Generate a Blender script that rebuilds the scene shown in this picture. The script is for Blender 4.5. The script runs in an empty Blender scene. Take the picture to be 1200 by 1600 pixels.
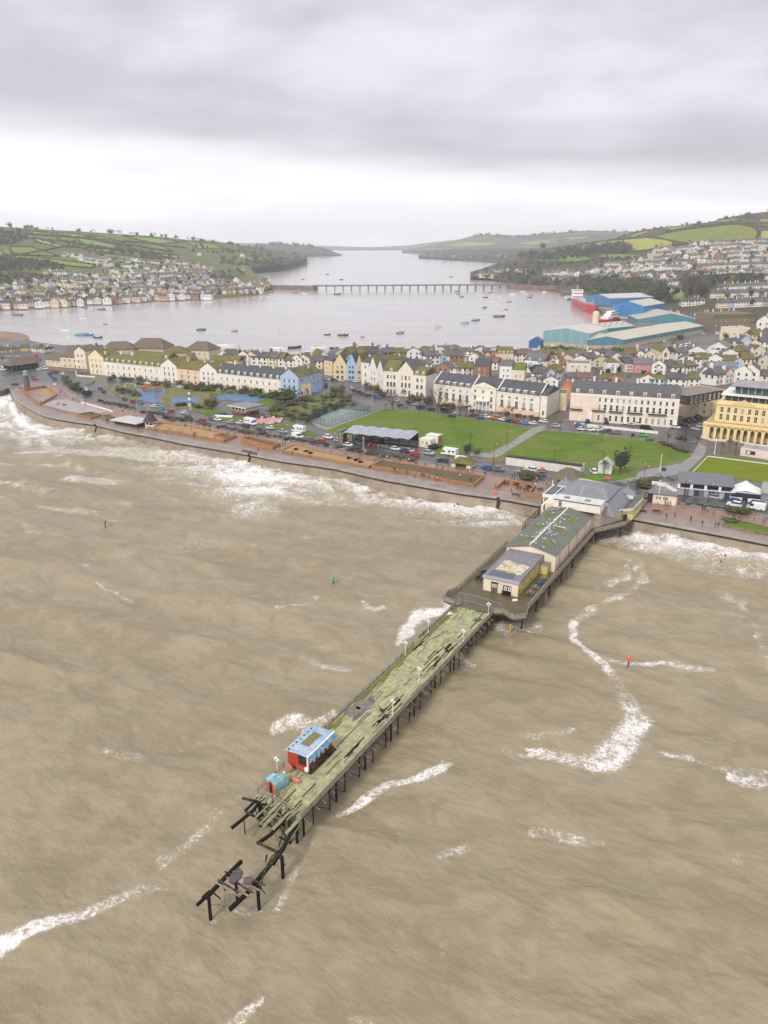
import bpy,bmesh,math,random
import numpy as np
from mathutils import Vector,Matrix
from mathutils.bvhtree import BVHTree
R=math.radians
rnd=random.Random(7)
SC=bpy.context.scene
COL=SC.collection
# -- camera
FPX=1230.0;PITCH=math.degrees(math.atan(422/FPX));CAMH=82.0
cam_d=bpy.data.cameras.new('camera');cam=bpy.data.objects.new('camera',cam_d);COL.objects.link(cam)
cam_d.sensor_fit='VERTICAL';cam_d.sensor_height=24;cam_d.lens=24*FPX/1600
cam_d.clip_start=1;cam_d.clip_end=60000
cam.location=(0,0,CAMH);cam.rotation_euler=(R(90-PITCH),0,0)
SC.camera=cam
# -- world
W=bpy.data.worlds.new('World');SC.world=W;W.use_nodes=True
nt=W.node_tree;nt.nodes.clear()
def N(t,typ,**k):
 n=t.nodes.new(typ)
 for a,b in k.items():setattr(n,a,b)
 return n
def mth(t,op,a,b=None,c=None,clamp=False):
 n=N(t,'ShaderNodeMath',operation=op,use_clamp=clamp)
 for i,x in enumerate((a,b,c)):
  if x is None:continue
  if isinstance(x,(int,float)):n.inputs[i].default_value=x
  else:t.links.new(x,n.inputs[i])
 return n.outputs[0]
def smooth(t,x,a,b,lo=0.,hi=1.):
 n=N(t,'ShaderNodeMapRange',interpolation_type='SMOOTHSTEP')
 t.links.new(x,n.inputs[0])
 for i,v in enumerate((a,b,lo,hi)):n.inputs[i+1].default_value=v
 return n.outputs[0]
def mixc(t,f,a,b,mode='MIX'):
 n=N(t,'ShaderNodeMix',data_type='RGBA',blend_type=mode)
 for i,x in((0,f),(6,a),(7,b)):
  if isinstance(x,(int,float)):n.inputs[i].default_value=x
  elif isinstance(x,tuple):n.inputs[i].default_value=(*x[:3],1)
  else:t.links.new(x,n.inputs[i])
 return n.outputs[2]
def noise(t,vec,scale,detail=4.,rough=.55,dist=0.,out=0,dim='3D'):
 n=N(t,'ShaderNodeTexNoise',noise_dimensions=dim)
 n.inputs['Scale'].default_value=scale;n.inputs['Detail'].default_value=detail
 n.inputs['Roughness'].default_value=rough;n.inputs['Distortion'].default_value=dist
 if vec is not None:t.links.new(vec,n.inputs['Vector'])
 return n.outputs[out]
def rmap(t,vec,scale,rz):return mapping(t,mapping(t,vec,rot=(0,0,R(rz))),scale)
def mapping(t,vec,scale=(1,1,1),rot=(0,0,0),loc=(0,0,0)):
 n=N(t,'ShaderNodeMapping')
 t.links.new(vec,n.inputs[0]);n.inputs['Scale'].default_value=scale
 n.inputs['Rotation'].default_value=rot;n.inputs['Location'].default_value=loc
 return n.outputs[0]
SUN_EL,SUN_AZ=42.,212.
sky=N(nt,'ShaderNodeTexSky',sky_type='NISHITA',sun_disc=False,sun_elevation=R(SUN_EL),sun_rotation=R(SUN_AZ))
tc=N(nt,'ShaderNodeTexCoord');gen=tc.outputs['Generated']
sx=N(nt,'ShaderNodeSeparateXYZ');nt.links.new(gen,sx.inputs[0])
el=sx.outputs[2]
zz=mth(nt,'ADD',mth(nt,'MAXIMUM',el,0.),.06)
cx=N(nt,'ShaderNodeCombineXYZ')
nt.links.new(mth(nt,'DIVIDE',sx.outputs[0],zz),cx.inputs[0]);nt.links.new(mth(nt,'DIVIDE',sx.outputs[1],zz),cx.inputs[1])
cp=cx.outputs[0]
n1=noise(nt,mapping(nt,cp,(.5,.34,1),loc=(3.1,1.7,0)),1.0,5,.45,.1)
n2=noise(nt,mapping(nt,cp,(.16,.12,1),loc=(0.4,5.2,0)),1.0,4,.5,.2)
nlow=noise(nt,mapping(nt,gen,(3.2,3.2,22),loc=(.3,.9,.1)),1.0,5,.55)
edge=mth(nt,'ADD',el,mth(nt,'MULTIPLY',mth(nt,'SUBTRACT',nlow,.5),.09))
edge=mth(nt,'ADD',edge,mth(nt,'MULTIPLY',sx.outputs[0],.07))
deck=smooth(nt,edge,.060,.118)
n3=noise(nt,mapping(nt,gen,(5,5,14),loc=(.7,.2,.5)),1.0,6,.5,.15)
body=mth(nt,'ADD',mth(nt,'MULTIPLY',n3,.62),mth(nt,'ADD',mth(nt,'MULTIPLY',n2,.30),mth(nt,'MULTIPLY',n1,.14)))
cloud=mixc(nt,smooth(nt,body,.40,.66),(.38,.375,.405),(.54,.535,.575))
bank=mth(nt,'MULTIPLY',mth(nt,'MULTIPLY',smooth(nt,edge,.062,.088),smooth(nt,edge,.165,.10)),smooth(nt,sx.outputs[0],-.25,.12))
cloud=mixc(nt,mth(nt,'MULTIPLY',bank,.75),cloud,(.31,.30,.33))
bright=mixc(nt,smooth(nt,nlow,.35,.7),(.63,.62,.66),(.77,.76,.80))
skyc=mixc(nt,deck,bright,cloud)
zen=mth(nt,'ADD',1.0,mth(nt,'MULTIPLY',smooth(nt,el,.2,1.),.55))
skyc2=N(nt,'ShaderNodeVectorMath',operation='SCALE');nt.links.new(skyc,skyc2.inputs[0]);nt.links.new(zen,skyc2.inputs['Scale'])
b1=N(nt,'ShaderNodeBackground');nt.links.new(sky.outputs[0],b1.inputs[0]);b1.inputs[1].default_value=.07
b2=N(nt,'ShaderNodeBackground');nt.links.new(skyc2.outputs[0],b2.inputs[0]);b2.inputs[1].default_value=1.0
ms=N(nt,'ShaderNodeMixShader');ms.inputs[0].default_value=.93
nt.links.new(b1.outputs[0],ms.inputs[1]);nt.links.new(b2.outputs[0],ms.inputs[2])
wo=N(nt,'ShaderNodeOutputWorld');nt.links.new(ms.outputs[0],wo.inputs[0])
# -- sun through the cloud
sd=bpy.data.lights.new('sun','SUN');sd.energy=1.5;sd.angle=R(10);sd.color=(1,.95,.87)
so=bpy.data.objects.new('sun',sd);COL.objects.link(so)
az=R(SUN_AZ);sv=Vector((math.sin(az)*math.cos(R(SUN_EL)),math.cos(az)*math.cos(R(SUN_EL)),math.sin(R(SUN_EL))))
so.rotation_euler=sv.to_track_quat('Z','Y').to_euler();so.location=(0,-100,400)
# -- exposure
SC.view_settings.view_transform='Standard';SC.view_settings.look='None'
SC.view_settings.exposure=.74;SC.view_settings.gamma=1.0;SC.view_settings.use_curve_mapping=False
SC.cycles.max_bounces=6;SC.cycles.diffuse_bounces=2;SC.cycles.glossy_bounces=2;SC.cycles.transmission_bounces=2
SC.cycles.volume_bounces=1;SC.cycles.transparent_max_bounces=8;SC.cycles.use_denoising=True
# -- pixel of the survey photo -> point on level z
_s,_c=math.sin(R(PITCH)),math.cos(R(PITCH))
def ray(px,py):
 a,b=(px-600)/FPX,-(py-800)/FPX
 return Vector((a,_c+b*_s,-_s+b*_c))
def at(px,py,z=4.2):
 d=ray(px,py);t=(z-CAMH)/d.z
 return Vector((d.x*t,d.y*t,z))
def at_np(px,py,z=0.):
 a,b=(px-600)/FPX,-(py-800)/FPX
 dx,dy,dz=a,_c+b*_s,-_s+b*_c
 t=(z-CAMH)/dz
 return dx*t,dy*t
 # -- numpy value noise
_rs=np.random.RandomState(11);_T=_rs.rand(256,256)
def vnoise(x,y):
 xi=np.floor(x).astype(int);yi=np.floor(y).astype(int);fx=x-xi;fy=y-yi
 fx=fx*fx*(3-2*fx);fy=fy*fy*(3-2*fy)
 a=_T[xi&255,yi&255];b=_T[(xi+1)&255,yi&255];c=_T[xi&255,(yi+1)&255];d=_T[(xi+1)&255,(yi+1)&255]
 return a+(b-a)*fx+(c-a)*fy+(a-b-c+d)*fx*fy
def fbm(x,y,o=4,g=.5):
 s=0;w=1;t=0
 for k in range(o):
  s=s+w*vnoise(x*2**k+17.3*k,y*2**k+9.1*k);t+=w;w*=g
 return s/t
 # -- mesh builder
class MB:
 def __init__(s):s.v=[];s.f=[];s.m=[]
 def add(s,vs,fs,m=0):
  b=len(s.v);s.v+=[tuple(p)for p in vs]
  for f in fs:s.f.append([b+i for i in f]);s.m.append(m)
  return s
 def box(s,x0,y0,z0,x1,y1,z1,m=0):
  return s.add([(x0,y0,z0),(x1,y0,z0),(x1,y1,z0),(x0,y1,z0),(x0,y0,z1),(x1,y0,z1),(x1,y1,z1),(x0,y1,z1)],[(0,3,2,1),(4,5,6,7),(0,1,5,4),(1,2,6,5),(2,3,7,6),(3,0,4,7)],m)
 def bar(s,p,q,w,h,m=0,up=(0,0,1)):
  p,q=Vector(p),Vector(q);d=(q-p).normalized();u=Vector(up)
  if abs(d.dot(u))>.98:u=Vector((0,1,0))
  sd=d.cross(u).normalized()*(w/2);u=sd.cross(d).normalized()*(h/2)
  vs=[p-sd-u,p+sd-u,p+sd+u,p-sd+u,q-sd-u,q+sd-u,q+sd+u,q-sd+u]
  return s.add(vs,[(0,3,2,1),(4,5,6,7),(0,1,5,4),(1,2,6,5),(2,3,7,6),(3,0,4,7)],m)
 def cyl(s,p,q,r0,r1=None,n=8,m=0,cap=True):
  r1=r0 if r1 is None else r1
  p,q=Vector(p),Vector(q);d=(q-p).normalized();u=Vector((0,0,1))if abs(d.z)<.9 else Vector((1,0,0))
  a=d.cross(u).normalized();b=d.cross(a)
  vs=[]
  for c,r in((p,r0),(q,r1)):
   for k in range(n):
    t=2*math.pi*k/n;vs.append(c+(a*math.cos(t)+b*math.sin(t))*r)
  fs=[(k,(k+1)%n,n+(k+1)%n,n+k)for k in range(n)]
  if cap:fs+=[tuple(range(n))[::-1],tuple(range(n,2*n))]
  return s.add(vs,fs,m)
 def prism(s,pts,z0,z1,m=0,mt=None):
  n=len(pts);mt=m if mt is None else mt
  if sum(pts[i][0]*pts[(i+1)%n][1]-pts[(i+1)%n][0]*pts[i][1]for i in range(n))<0:pts=pts[::-1]
  z0f=z0 if isinstance(z0,(list,tuple))else[z0]*n
  s.add([(p[0],p[1],z0f[i])for i,p in enumerate(pts)]+[(p[0],p[1],z1)for p in pts],[(i,(i+1)%n,n+(i+1)%n,n+i)for i in range(n)],m)
  s.add([(p[0],p[1],z1)for p in pts],[tuple(range(n))],mt)
  return s
 def blob(s,c,r,n=7,k=4,m=0,jit=0.,rg=rnd):
  vs=[(c[0],c[1],c[2]-r[2])];fs=[]
  for i in range(1,k):
   t=math.pi*i/k
   for j in range(n):
    a=2*math.pi*(j+.5*(i%2))/n;q=1+jit*(rg.random()-.5)
    vs.append((c[0]+r[0]*q*math.sin(t)*math.cos(a),c[1]+r[1]*q*math.sin(t)*math.sin(a),c[2]-r[2]*q*math.cos(t)))
  vs.append((c[0],c[1],c[2]+r[2]));e=len(vs)-1
  for j in range(n):
   fs.append((0,1+(j+1)%n,1+j));fs.append((e,e-n+j,e-n+(j+1)%n))
  for i in range(k-2):
   for j in range(n):
    a,b=1+i*n+j,1+i*n+(j+1)%n
    fs.append((a,b,b+n,a+n))
  return s.add(vs,fs,m)
 def data(s,name,mats,smooth_=False):
  me=bpy.data.meshes.new(name);me.from_pydata(s.v,[],s.f)
  for x in(mats if isinstance(mats,(list,tuple))else[mats]):me.materials.append(x)
  me.polygons.foreach_set('material_index',s.m)
  if smooth_:me.polygons.foreach_set('use_smooth',[True]*len(s.f))
  me.update();return me
 def ob(s,name,mats,parent=None,loc=(0,0,0),rz=0.,color=None,smooth_=False):
  return O(name,s.data(name,mats,smooth_),parent,loc,rz,color)
def O(name,data,parent=None,loc=(0,0,0),rz=0.,color=None,sc=None):
 o=bpy.data.objects.new(name,data);COL.objects.link(o)
 o.location=loc;o.rotation_euler=(0,0,rz)
 if parent is not None:o.parent=parent
 if color is not None:o.color=(*color[:3],1)
 if sc is not None:o.scale=sc if isinstance(sc,(tuple,list))else(sc,sc,sc)
 return o
def tag(o,label,cat,group=None):
 o['label']=label;o['category']=cat
 if group:o['group']=group
 return o
def thing(name,label,cat,loc=(0,0,0),rz=0.,group=None):
 return tag(O(name,None,None,loc,rz),label,cat,group)
def kind(o,k='structure'):
 o['kind']=k;return o
def copy_tree(o,parent=None):
 c=o.copy();COL.objects.link(c)
 if parent is not None:c.parent=parent
 for ch in o.children:copy_tree(ch,c)
 return c
ORD=['first','second','third','fourth','fifth','sixth','seventh','eighth','ninth','tenth','eleventh','twelfth','thirteenth','fourteenth','fifteenth','sixteenth','seventeenth','eighteenth','nineteenth','twentieth']
def ordn(i):return ORD[i]if i<20 else '%d%s'%(i+1,{1:'st',2:'nd',3:'rd'}.get((i+1)%10 if(i+1)%100 not in(11,12,13)else 0,'th'))
# -- materials
def mat(name,col=(.5,.5,.5),rough=.7,var=.25,vscale=1.,objcol=False,spec=.5,metal=0.,bump=0.,bscale=8.,dirt=None,dscale=.4,dlo=.5,dhi=.7,space='Object'):
 m=bpy.data.materials.new(name);m.use_nodes=True;t=m.node_tree
 b=t.nodes['Principled BSDF'];b.inputs['Roughness'].default_value=rough;b.inputs['Metallic'].default_value=metal
 b.inputs['Specular IOR Level'].default_value=spec
 co=N(t,'ShaderNodeTexCoord').outputs['Object']
 if space=='World':co=N(t,'ShaderNodeNewGeometry').outputs['Position']
 if objcol:src=N(t,'ShaderNodeObjectInfo').outputs['Color']
 else:src=col
 c=src if not isinstance(src,tuple)else(*src,1)
 if var:
  nz=noise(t,co,vscale,5,.6)
  f=smooth(t,nz,.25,.75,1-var,1+var*.5)
  n=N(t,'ShaderNodeVectorMath',operation='SCALE')
  if isinstance(src,tuple):n.inputs[0].default_value=src
  else:t.links.new(src,n.inputs[0])
  t.links.new(f,n.inputs['Scale']);c=n.outputs[0]
 if dirt is not None:
  c=mixc(t,smooth(t,noise(t,co,dscale,6,.65),dlo,dhi),c,dirt)
 if isinstance(c,tuple):b.inputs['Base Color'].default_value=c
 else:t.links.new(c,b.inputs['Base Color'])
 if bump:
  bp=N(t,'ShaderNodeBump');bp.inputs['Strength'].default_value=bump;bp.inputs['Distance'].default_value=.1
  t.links.new(noise(t,co,bscale,4,.6),bp.inputs['Height']);t.links.new(bp.outputs[0],b.inputs['Normal'])
 return m
M={}
M['render']=mat('painted_render',objcol=True,rough=.75,var=.12,vscale=.35,dirt=(.34,.30,.24),dscale=.5,dlo=.54,dhi=.88)
M['paint']=mat('painted_wood',objcol=True,rough=.5,var=.1,vscale=2.)
M['carpaint']=mat('car_paint',objcol=True,rough=.22,var=0)
M['cloth']=mat('cloth',objcol=True,rough=.9,var=.1,vscale=6)
M['skin']=mat('skin',(.5,.32,.24),.6,0)
M['trim']=mat('white_trim',(.78,.76,.70),.6,.12,.8)
M['slate']=mat('roof_slate',objcol=True,rough=.65,spec=.25,var=.35,vscale=1.2,bump=.4,bscale=3)
M['mossroof']=mat('mossy_slate',objcol=True,rough=.85,spec=.2,var=.35,vscale=1.0,dirt=(.17,.155,.035),dscale=.22,dlo=.40,dhi=.60,bump=.4,bscale=4)
M['glass']=mat('window_glass',(.035,.042,.05),.12,.4,.6,spec=.6)
M['black']=mat('black_rubber',(.02,.02,.02),.7,0)
M['darkmetal']=mat('dark_iron',(.018,.016,.015),.7,.4,2,spec=.2,dirt=(.07,.035,.018),dscale=1.2,dlo=.55,dhi=.8)
M['chrome']=mat('grey_metal',(.42,.43,.45),.4,.1,1,metal=.3)
M['asphalt']=mat('asphalt',(.082,.079,.08),.36,.35,.08,dirt=(.145,.135,.13),dscale=.35,dlo=.45,dhi=.75,bump=.05,bscale=20,space='World')
M['concrete']=mat('concrete',(.37,.33,.29),.7,.3,.3,dirt=(.2,.17,.13),dscale=.18,dlo=.5,dhi=.75,space='World')
M['grass']=mat('grass',(.112,.18,.02),.95,.28,.12,dirt=(.165,.18,.05),dscale=.045,dlo=.42,dhi=.72,bump=.3,bscale=6,space='World',spec=.1)
M['white']=mat('white_paint',(.80,.79,.77),.5,.08,1)
M['red']=mat('red_paint',(.5,.045,.02),.55,.3,1.5)
M['oldwood']=mat('weathered_wood',(.27,.215,.16),.85,.45,1.4,dirt=(.10,.085,.05),dscale=.8,dlo=.5,dhi=.75)
t=M['grass'].node_tree;b=t.nodes['Principled BSDF'];pos=N(t,'ShaderNodeNewGeometry').outputs['Position']
c=mixc(t,mth(t,'MULTIPLY',smooth(t,noise(t,pos,.075,6,.7,.4),.56,.70),.6),b.inputs['Base Color'].links[0].from_socket,(.17,.15,.06))
t.links.new(mixc(t,mth(t,'MULTIPLY',smooth(t,noise(t,rmap(t,pos,(.08,1,1),22),.55,3,.5),.45,.6),.22),c,(.06,.12,.014)),b.inputs['Base Color'])
# == WATER
WALL=[(-60,622),(2,610.5),(13,606),(17.5,614),(30,627),(43,635),(63,646),(80,652),(117,658),(147,662),(200,675),(230,680),(288,692),(330,699),(378,707),(440,719),(520,730),(600,748),(640,755),(720,769),(780,777),(808,782),(840,788),(905,797),(985,808),(1050,820),(1127,834),(1200,848),(1300,868),(1500,915),(2200,1130)]
WX=np.array([p[0]for p in WALL]);WY=np.array([p[1]for p in WALL])
def grid(name,xs,ys,zf,mat_,attr=None):
 PX,PY=np.meshgrid(xs,ys);X,Y=at_np(PX,PY,0.)
 Z=zf(PX,PY,X,Y);ny,nx=PX.shape
 me=bpy.data.meshes.new(name)
 me.vertices.add(nx*ny);me.vertices.foreach_set('co',np.stack([X,Y,Z],-1).astype(np.float32).ravel())
 i=np.arange(ny*nx).reshape(ny,nx)
 q=np.stack([i[1:,:-1],i[1:,1:],i[:-1,1:],i[:-1,:-1]],-1).reshape(-1,4)
 me.loops.add(q.size);me.loops.foreach_set('vertex_index',q.ravel().astype(np.int32))
 me.polygons.add(len(q));me.polygons.foreach_set('loop_start',np.arange(0,q.size,4,dtype=np.int32))
 me.polygons.foreach_set('use_smooth',np.ones(len(q),bool))
 me.materials.append(mat_);me.update(calc_edges=True)
 if attr:
  a=me.attributes.new('foam','FLOAT','POINT');a.data.foreach_set('value',attr(PX,PY,X,Y).astype(np.float32).ravel())
 return kind(O(name,me))
def segd(PX,PY,pts,sy=1.0):
 """pixel distance to a polyline of (x, y, width, density): (distance / width, density)"""
 best=np.full(PX.shape,1e9);den=np.zeros(PX.shape)
 for(x0,y0,w0,d0),(x1,y1,w1,d1)in zip(pts,pts[1:]):
  m=(PX>min(x0,x1)-70)&(PX<max(x0,x1)+70)&(PY>min(y0,y1)-70)&(PY<max(y0,y1)+70)
  if not m.any():continue
  px,py=PX[m],PY[m];dx,dy=x1-x0,(y1-y0)
  t=np.clip(((px-x0)*dx+(py-y0)*dy)/(dx*dx+dy*dy+1e-6),0,1)
  d=np.hypot(px-x0-t*dx,py-y0-t*dy)/(w0+(w1-w0)*t)
  b=best[m];q=d<b;b[q]=d[q];best[m]=b
  e=den[m];e[q]=(d0+(d1-d0)*t)[q];den[m]=e
 return best,den
STREAKS=[[(1003,890,6,.4),(985,925,6,.6),(950,945,5,.45),(915,962,8,.6),(890,982,7,.75),(889,1003,5,.8),(915,1020,5,.9),(940,1032,5,.9),(950,1045,6,.7),(962,1070,11,.52),(975,1090,12,.5),(995,1112,9,.65),(1000,1130,16,.85),(985,1152,20,.85),(955,1178,22,.85),(925,1196,14,.85),(885,1185,13,.65),(840,1176,10,.6),(795,1170,7,.4)],[(945,1034,4,.7),(980,1040,4,.7),(1050,1042,4,.75),(1085,1046,4,.5),(1140,1046,7,.4)],[(1143,1214,8,.9),(1165,1222,9,.9),(1210,1228,8,.6)],[(1000,1155,5,.35),(1040,1180,4,.5),(1090,1190,9,.35),(1150,1205,8,.4),(1200,1212,6,.5)],[(985,893,5,.6),(950,915,5,.5),(930,915,5,.5)],[(1165,940,5,.35),(1180,990,6,.35),(1205,1035,8,.5)],[(1130,930,6,.35),(1170,945,6,.4)],[(745,1140,6,.35),(770,1150,5,.3)],[(820,1145,7,.4),(900,1140,6,.35)],[(830,1300,9,.4),(870,1306,9,.45),(925,1312,6,.3)],[(690,1335,8,.4),(720,1325,9,.5),(755,1305,7,.3)],[(690,1480,8,.3),(695,1510,10,.3)],[(1150,1340,8,.3),(1170,1400,8,.28)],[(-30,1492,13,.9),(0,1482,13,.95),(60,1459,11,.9),(120,1436,9,.8),(180,1402,8,.6),(215,1388,11,.75),(252,1386,8,.5)],[(250,1350,8,.4),(290,1320,9,.42),(318,1290,9,.42),(345,1262,8,.35),(385,1245,6,.3)],[(425,1144,8,.7),(450,1132,11,.78),(485,1140,9,.5),(520,1125,5,.7)],[(340,1606,12,.55),(375,1585,11,.7),(412,1558,6,.55)],[(530,1270,5,.6),(560,1255,6,.8),(600,1232,6,.85),(650,1212,6,.85),(690,1196,10,.85),(705,1192,4,.7)],[(622,1015,5,.6),(634,1000,10,.9),(652,972,10,.95),(690,960,7,.9),(705,945,6,.8)],[(160,919,2,.6),(190,930,2,.55),(212,936,2,.4)],[(565,945,2,.6),(590,951,2.5,.6),(610,950,2,.4)],[(435,962,3,.6),(455,952,4,.5),(500,942,3,.4)],[(478,1034,6,.4),(510,1044,5,.42),(545,1052,4,.35)],[(270,1172,3,.4),(300,1162,3,.4)],[(470,1300,8,.35),(490,1320,8,.35),(455,1370,5,.5),(440,1400,5,.55),(430,1420,5,.5)],[(350,1430,8,.35),(400,1420,10,.33)],[(455,1270,8,.45),(440,1290,8,.4)],[(330,1440,3,.5),(322,1440,3,.4)],[(0,690,5,.5),(40,682,6,.4),(70,705,6,.4),(130,735,8,.4)],[(20,760,4,.4),(90,770,4,.4)],[(120,880,3,.35),(160,892,3,.3)],[(40,830,3,.3),(100,845,3,.3)],[(520,905,4,.2),(560,910,5,.35)],[(650,1085,4,.5),(668,1090,3,.4)],[(705,1030,3,.5),(725,1040,4,.6),(742,1046,3,.5)],[(840,985,6,.5),(780,985,7,.7),(800,990,8,.5)],]
def surfband(PX,PY,X,Y):
 w2=fbm(X*.35,Y*.35+8,4)
 wy=np.interp(PX,WX,WY+11);q=PY-wy
 o1=np.interp(PX,[-100,0,60,130,200,240,300,380,450,520,600,700,800,850,930,1000,1060,1120,1200,1400],[70,80,62,46,48,84,92,98,66,50,50,56,52,44,48,54,56,56,62,70])
 full=np.interp(PX,[-100,0,70,120,180,240,330,370,470,510,600,700,820,850,930,1000,1200],[.86,.86,.74,.50,.42,.50,.60,.90,.80,.58,.60,.70,.72,.5,.55,.74,.68])
 wob=(fbm(X*.03,Y*.03+9,3)-.5)*70+(w2-.5)*18
 band=.5+.5*np.sin((q+wob)*2*math.pi/27.)
 u=q/(o1*1.16);fall=np.clip(1.06-u,0,1)**.75
 return band,np.where(u>-2.,np.clip(fall,0,1),0),full
def foam(PX,PY,X,Y):
 w=fbm(X*.08+3,Y*.08,4);w2=fbm(X*.35,Y*.35+8,4)
 jx,jy=(fbm(X*.12,Y*.12+40,4)-.5),(fbm(X*.12+60,Y*.12,4)-.5)
 QX,QY=PX+jx*34,PY+jy*26
 out=np.zeros(PX.shape)
 for st in STREAKS:
  d,den=segd(QX,QY,st)
  out=np.maximum(out,(den*.80+(w2-.5)*.7)*np.clip(1.7-d,0,1)**1.1)
 band,fall,full=surfband(PX,PY,X,Y)
 surf=fall*(full*.80+.58*band**1.5*full+.6*(w2-.5))
 out=np.maximum(out,np.clip(surf,0,.98))
 cr=fbm(X*.022+.3*fbm(X*.05,Y*.05,2),Y*.085+X*.02,4)
 far=np.clip((1000-PY)/250,0,1)*np.clip((760-PX)/200,.25,1)
 out=np.maximum(out,np.clip((cr-.65)*7,0,.5)*far)
 cr2=fbm(X*.05+31,Y*.11+12+X*.03,4)
 out=np.maximum(out,np.clip((cr2-.76)*5,0,.34))
 return np.clip(out,0,1.2)
def wave_z(PX,PY,X,Y):
 h=0;g=np.random.RandomState(5)
 wob=fbm(X*.03,Y*.03,3)*8
 for k in range(22):
  L=32*.85**k;th=R(-104+g.uniform(-30,30));a=.016*L*g.uniform(.5,1.0)
  kk=2*math.pi/L;ph=kk*(X*math.cos(th)+Y*math.sin(th))+g.uniform(0,6.3)+wob*min(1.6,kk*.9)
  env=np.clip(2.6*fbm(X/(L*1.7)+k*7,Y/(L*1.7)+k*3,2)-.55,0,2)
  cell=np.clip(1.7-(np.hypot(X,Y)/230)*2.2/L,0,1)
  h=h+a*env*(1-np.abs(np.sin(ph/2)))*cell
 for k,(L,am)in enumerate(((27,.035),(19,.04),(13.5,.04),(9.5,.035))):
  th=R(-120+(-7,9,-14,13)[k]);kk=2*math.pi/L;ph=kk*(X*math.cos(th)+Y*math.sin(th))+k*1.7+wob*.55
  env=np.clip(3.2*fbm(X/(L*3)+k*5,Y/(L*2)+k*11,2)-.85,0,1.5)
  h=h+am*L*env*(1-np.abs(np.sin(ph/2)))**1.2*np.clip(1.35-PY/2600.,.5,1)
 wy=np.interp(PX,WX,WY+12);s=np.clip(1-(PY-wy)/70,0,1)
 band,fall,full=surfband(PX,PY,X,Y)
 return h-.75+s*(fbm(X*.3,Y*.3+4,3)-.45)*1.8+fall*full*band**2*1.0
def water(name,deep,light,rough,bump,bscale,streak):
 m=bpy.data.materials.new(name);m.use_nodes=True;t=m.node_tree;b=t.nodes['Principled BSDF']
 pos=N(t,'ShaderNodeNewGeometry').outputs['Position']
 big=noise(t,rmap(t,pos,streak,12),.035,4,.55,.8)
 mid=noise(t,rmap(t,pos,(.8,1.1,1),30),.19,6,.60,.9)
 rip=noise(t,rmap(t,pos,(.5,1.7,1),36),.85,5,.62,.6)
 f=mth(t,'ADD',mth(t,'MULTIPLY',big,.36),mth(t,'ADD',mth(t,'MULTIPLY',mid,.44),mth(t,'MULTIPLY',rip,.20)))
 c=mixc(t,smooth(t,f,.38,.63),deep,light)
 b.inputs['Roughness'].default_value=rough;b.inputs['IOR'].default_value=1.33
 fine=noise(t,rmap(t,pos,(.8,1.35,1),36),bscale,5,.6,.4)
 bp=N(t,'ShaderNodeBump');bp.inputs['Strength'].default_value=bump;bp.inputs['Distance'].default_value=1.
 t.links.new(fine,bp.inputs['Height']);t.links.new(bp.outputs[0],b.inputs['Normal'])
 return m,t,b,c,pos
msea,t,b,c,pos=water('sea_water',(.236,.194,.116),(.318,.268,.172),.20,.40,.58,(.6,1.1,1))
fa=N(t,'ShaderNodeAttribute',attribute_name='foam').outputs['Fac']
lace=noise(t,pos,2.6,7,.74,.9);lace2=noise(t,pos,.45,5,.65,1.6)
vor=N(t,'ShaderNodeTexVoronoi',feature='DISTANCE_TO_EDGE');vor.inputs['Scale'].default_value=1.1
wv=N(t,'ShaderNodeVectorMath',operation='ADD');t.links.new(pos,wv.inputs[0]);t.links.new(mapping(t,noise(t,pos,.8,4,.6,0,1),(2.4,2.4,0)),wv.inputs[1])
t.links.new(wv.outputs[0],vor.inputs['Vector'])
cell=smooth(t,vor.outputs['Distance'],.0,.35,.22,-.06)
dens=mth(t,'ADD',fa,mth(t,'ADD',mth(t,'MULTIPLY',mth(t,'SUBTRACT',lace,.5),1.7),mth(t,'ADD',mth(t,'MULTIPLY',mth(t,'SUBTRACT',lace2,.5),1.0),cell)))
dens=mth(t,'MULTIPLY',dens,smooth(t,fa,.03,.25))
ff=smooth(t,dens,.46,1.05,0.,.92)
milky=smooth(t,fa,.1,.9,0.,.5)
c=mixc(t,milky,c,(.46,.40,.31))
c=mixc(t,ff,c,(.80,.78,.76))
t.links.new(c,b.inputs['Base Color'])
t.links.new(mth(t,'ADD',.30,mth(t,'MULTIPLY',ff,.5)),b.inputs['Roughness'])
xs=np.concatenate([np.linspace(-420,-40,60),np.arange(-36,1237,2.6),np.linspace(1240,2150,90)])
ys=np.concatenate([np.linspace(2300,1640,50),np.arange(1636,800,-2.3),np.arange(800,597,-1.5)])[::-1]
grid('sea',xs,ys,wave_z,msea,foam)
mest,t,b,c,pos=water('estuary_water',(.34,.32,.315),(.43,.41,.40),.15,.05,.5,(.25,.9,1))
t.links.new(c,b.inputs['Base Color'])
xs=np.linspace(-220,1400,120);ys=np.concatenate([np.arange(596.9,400,-3.),np.linspace(400,390.5,20)])[::-1]
grid('estuary_water',xs,ys,lambda PX,PY,X,Y:X*0-.02,mest)
M['sand']=mat('wet_red_sand',(.27,.14,.10),.6,.3,.05,space='World')
M['silt']=mat('silt',(.25,.21,.135),.5,.2,.05,space='World')
kind(MB().add([(-5100,-50,-4),(5100,-50,-4),(5100,11100,-4),(-5100,11100,-4)],[(0,1,2,3)]).ob('seabed',M['silt']))
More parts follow.
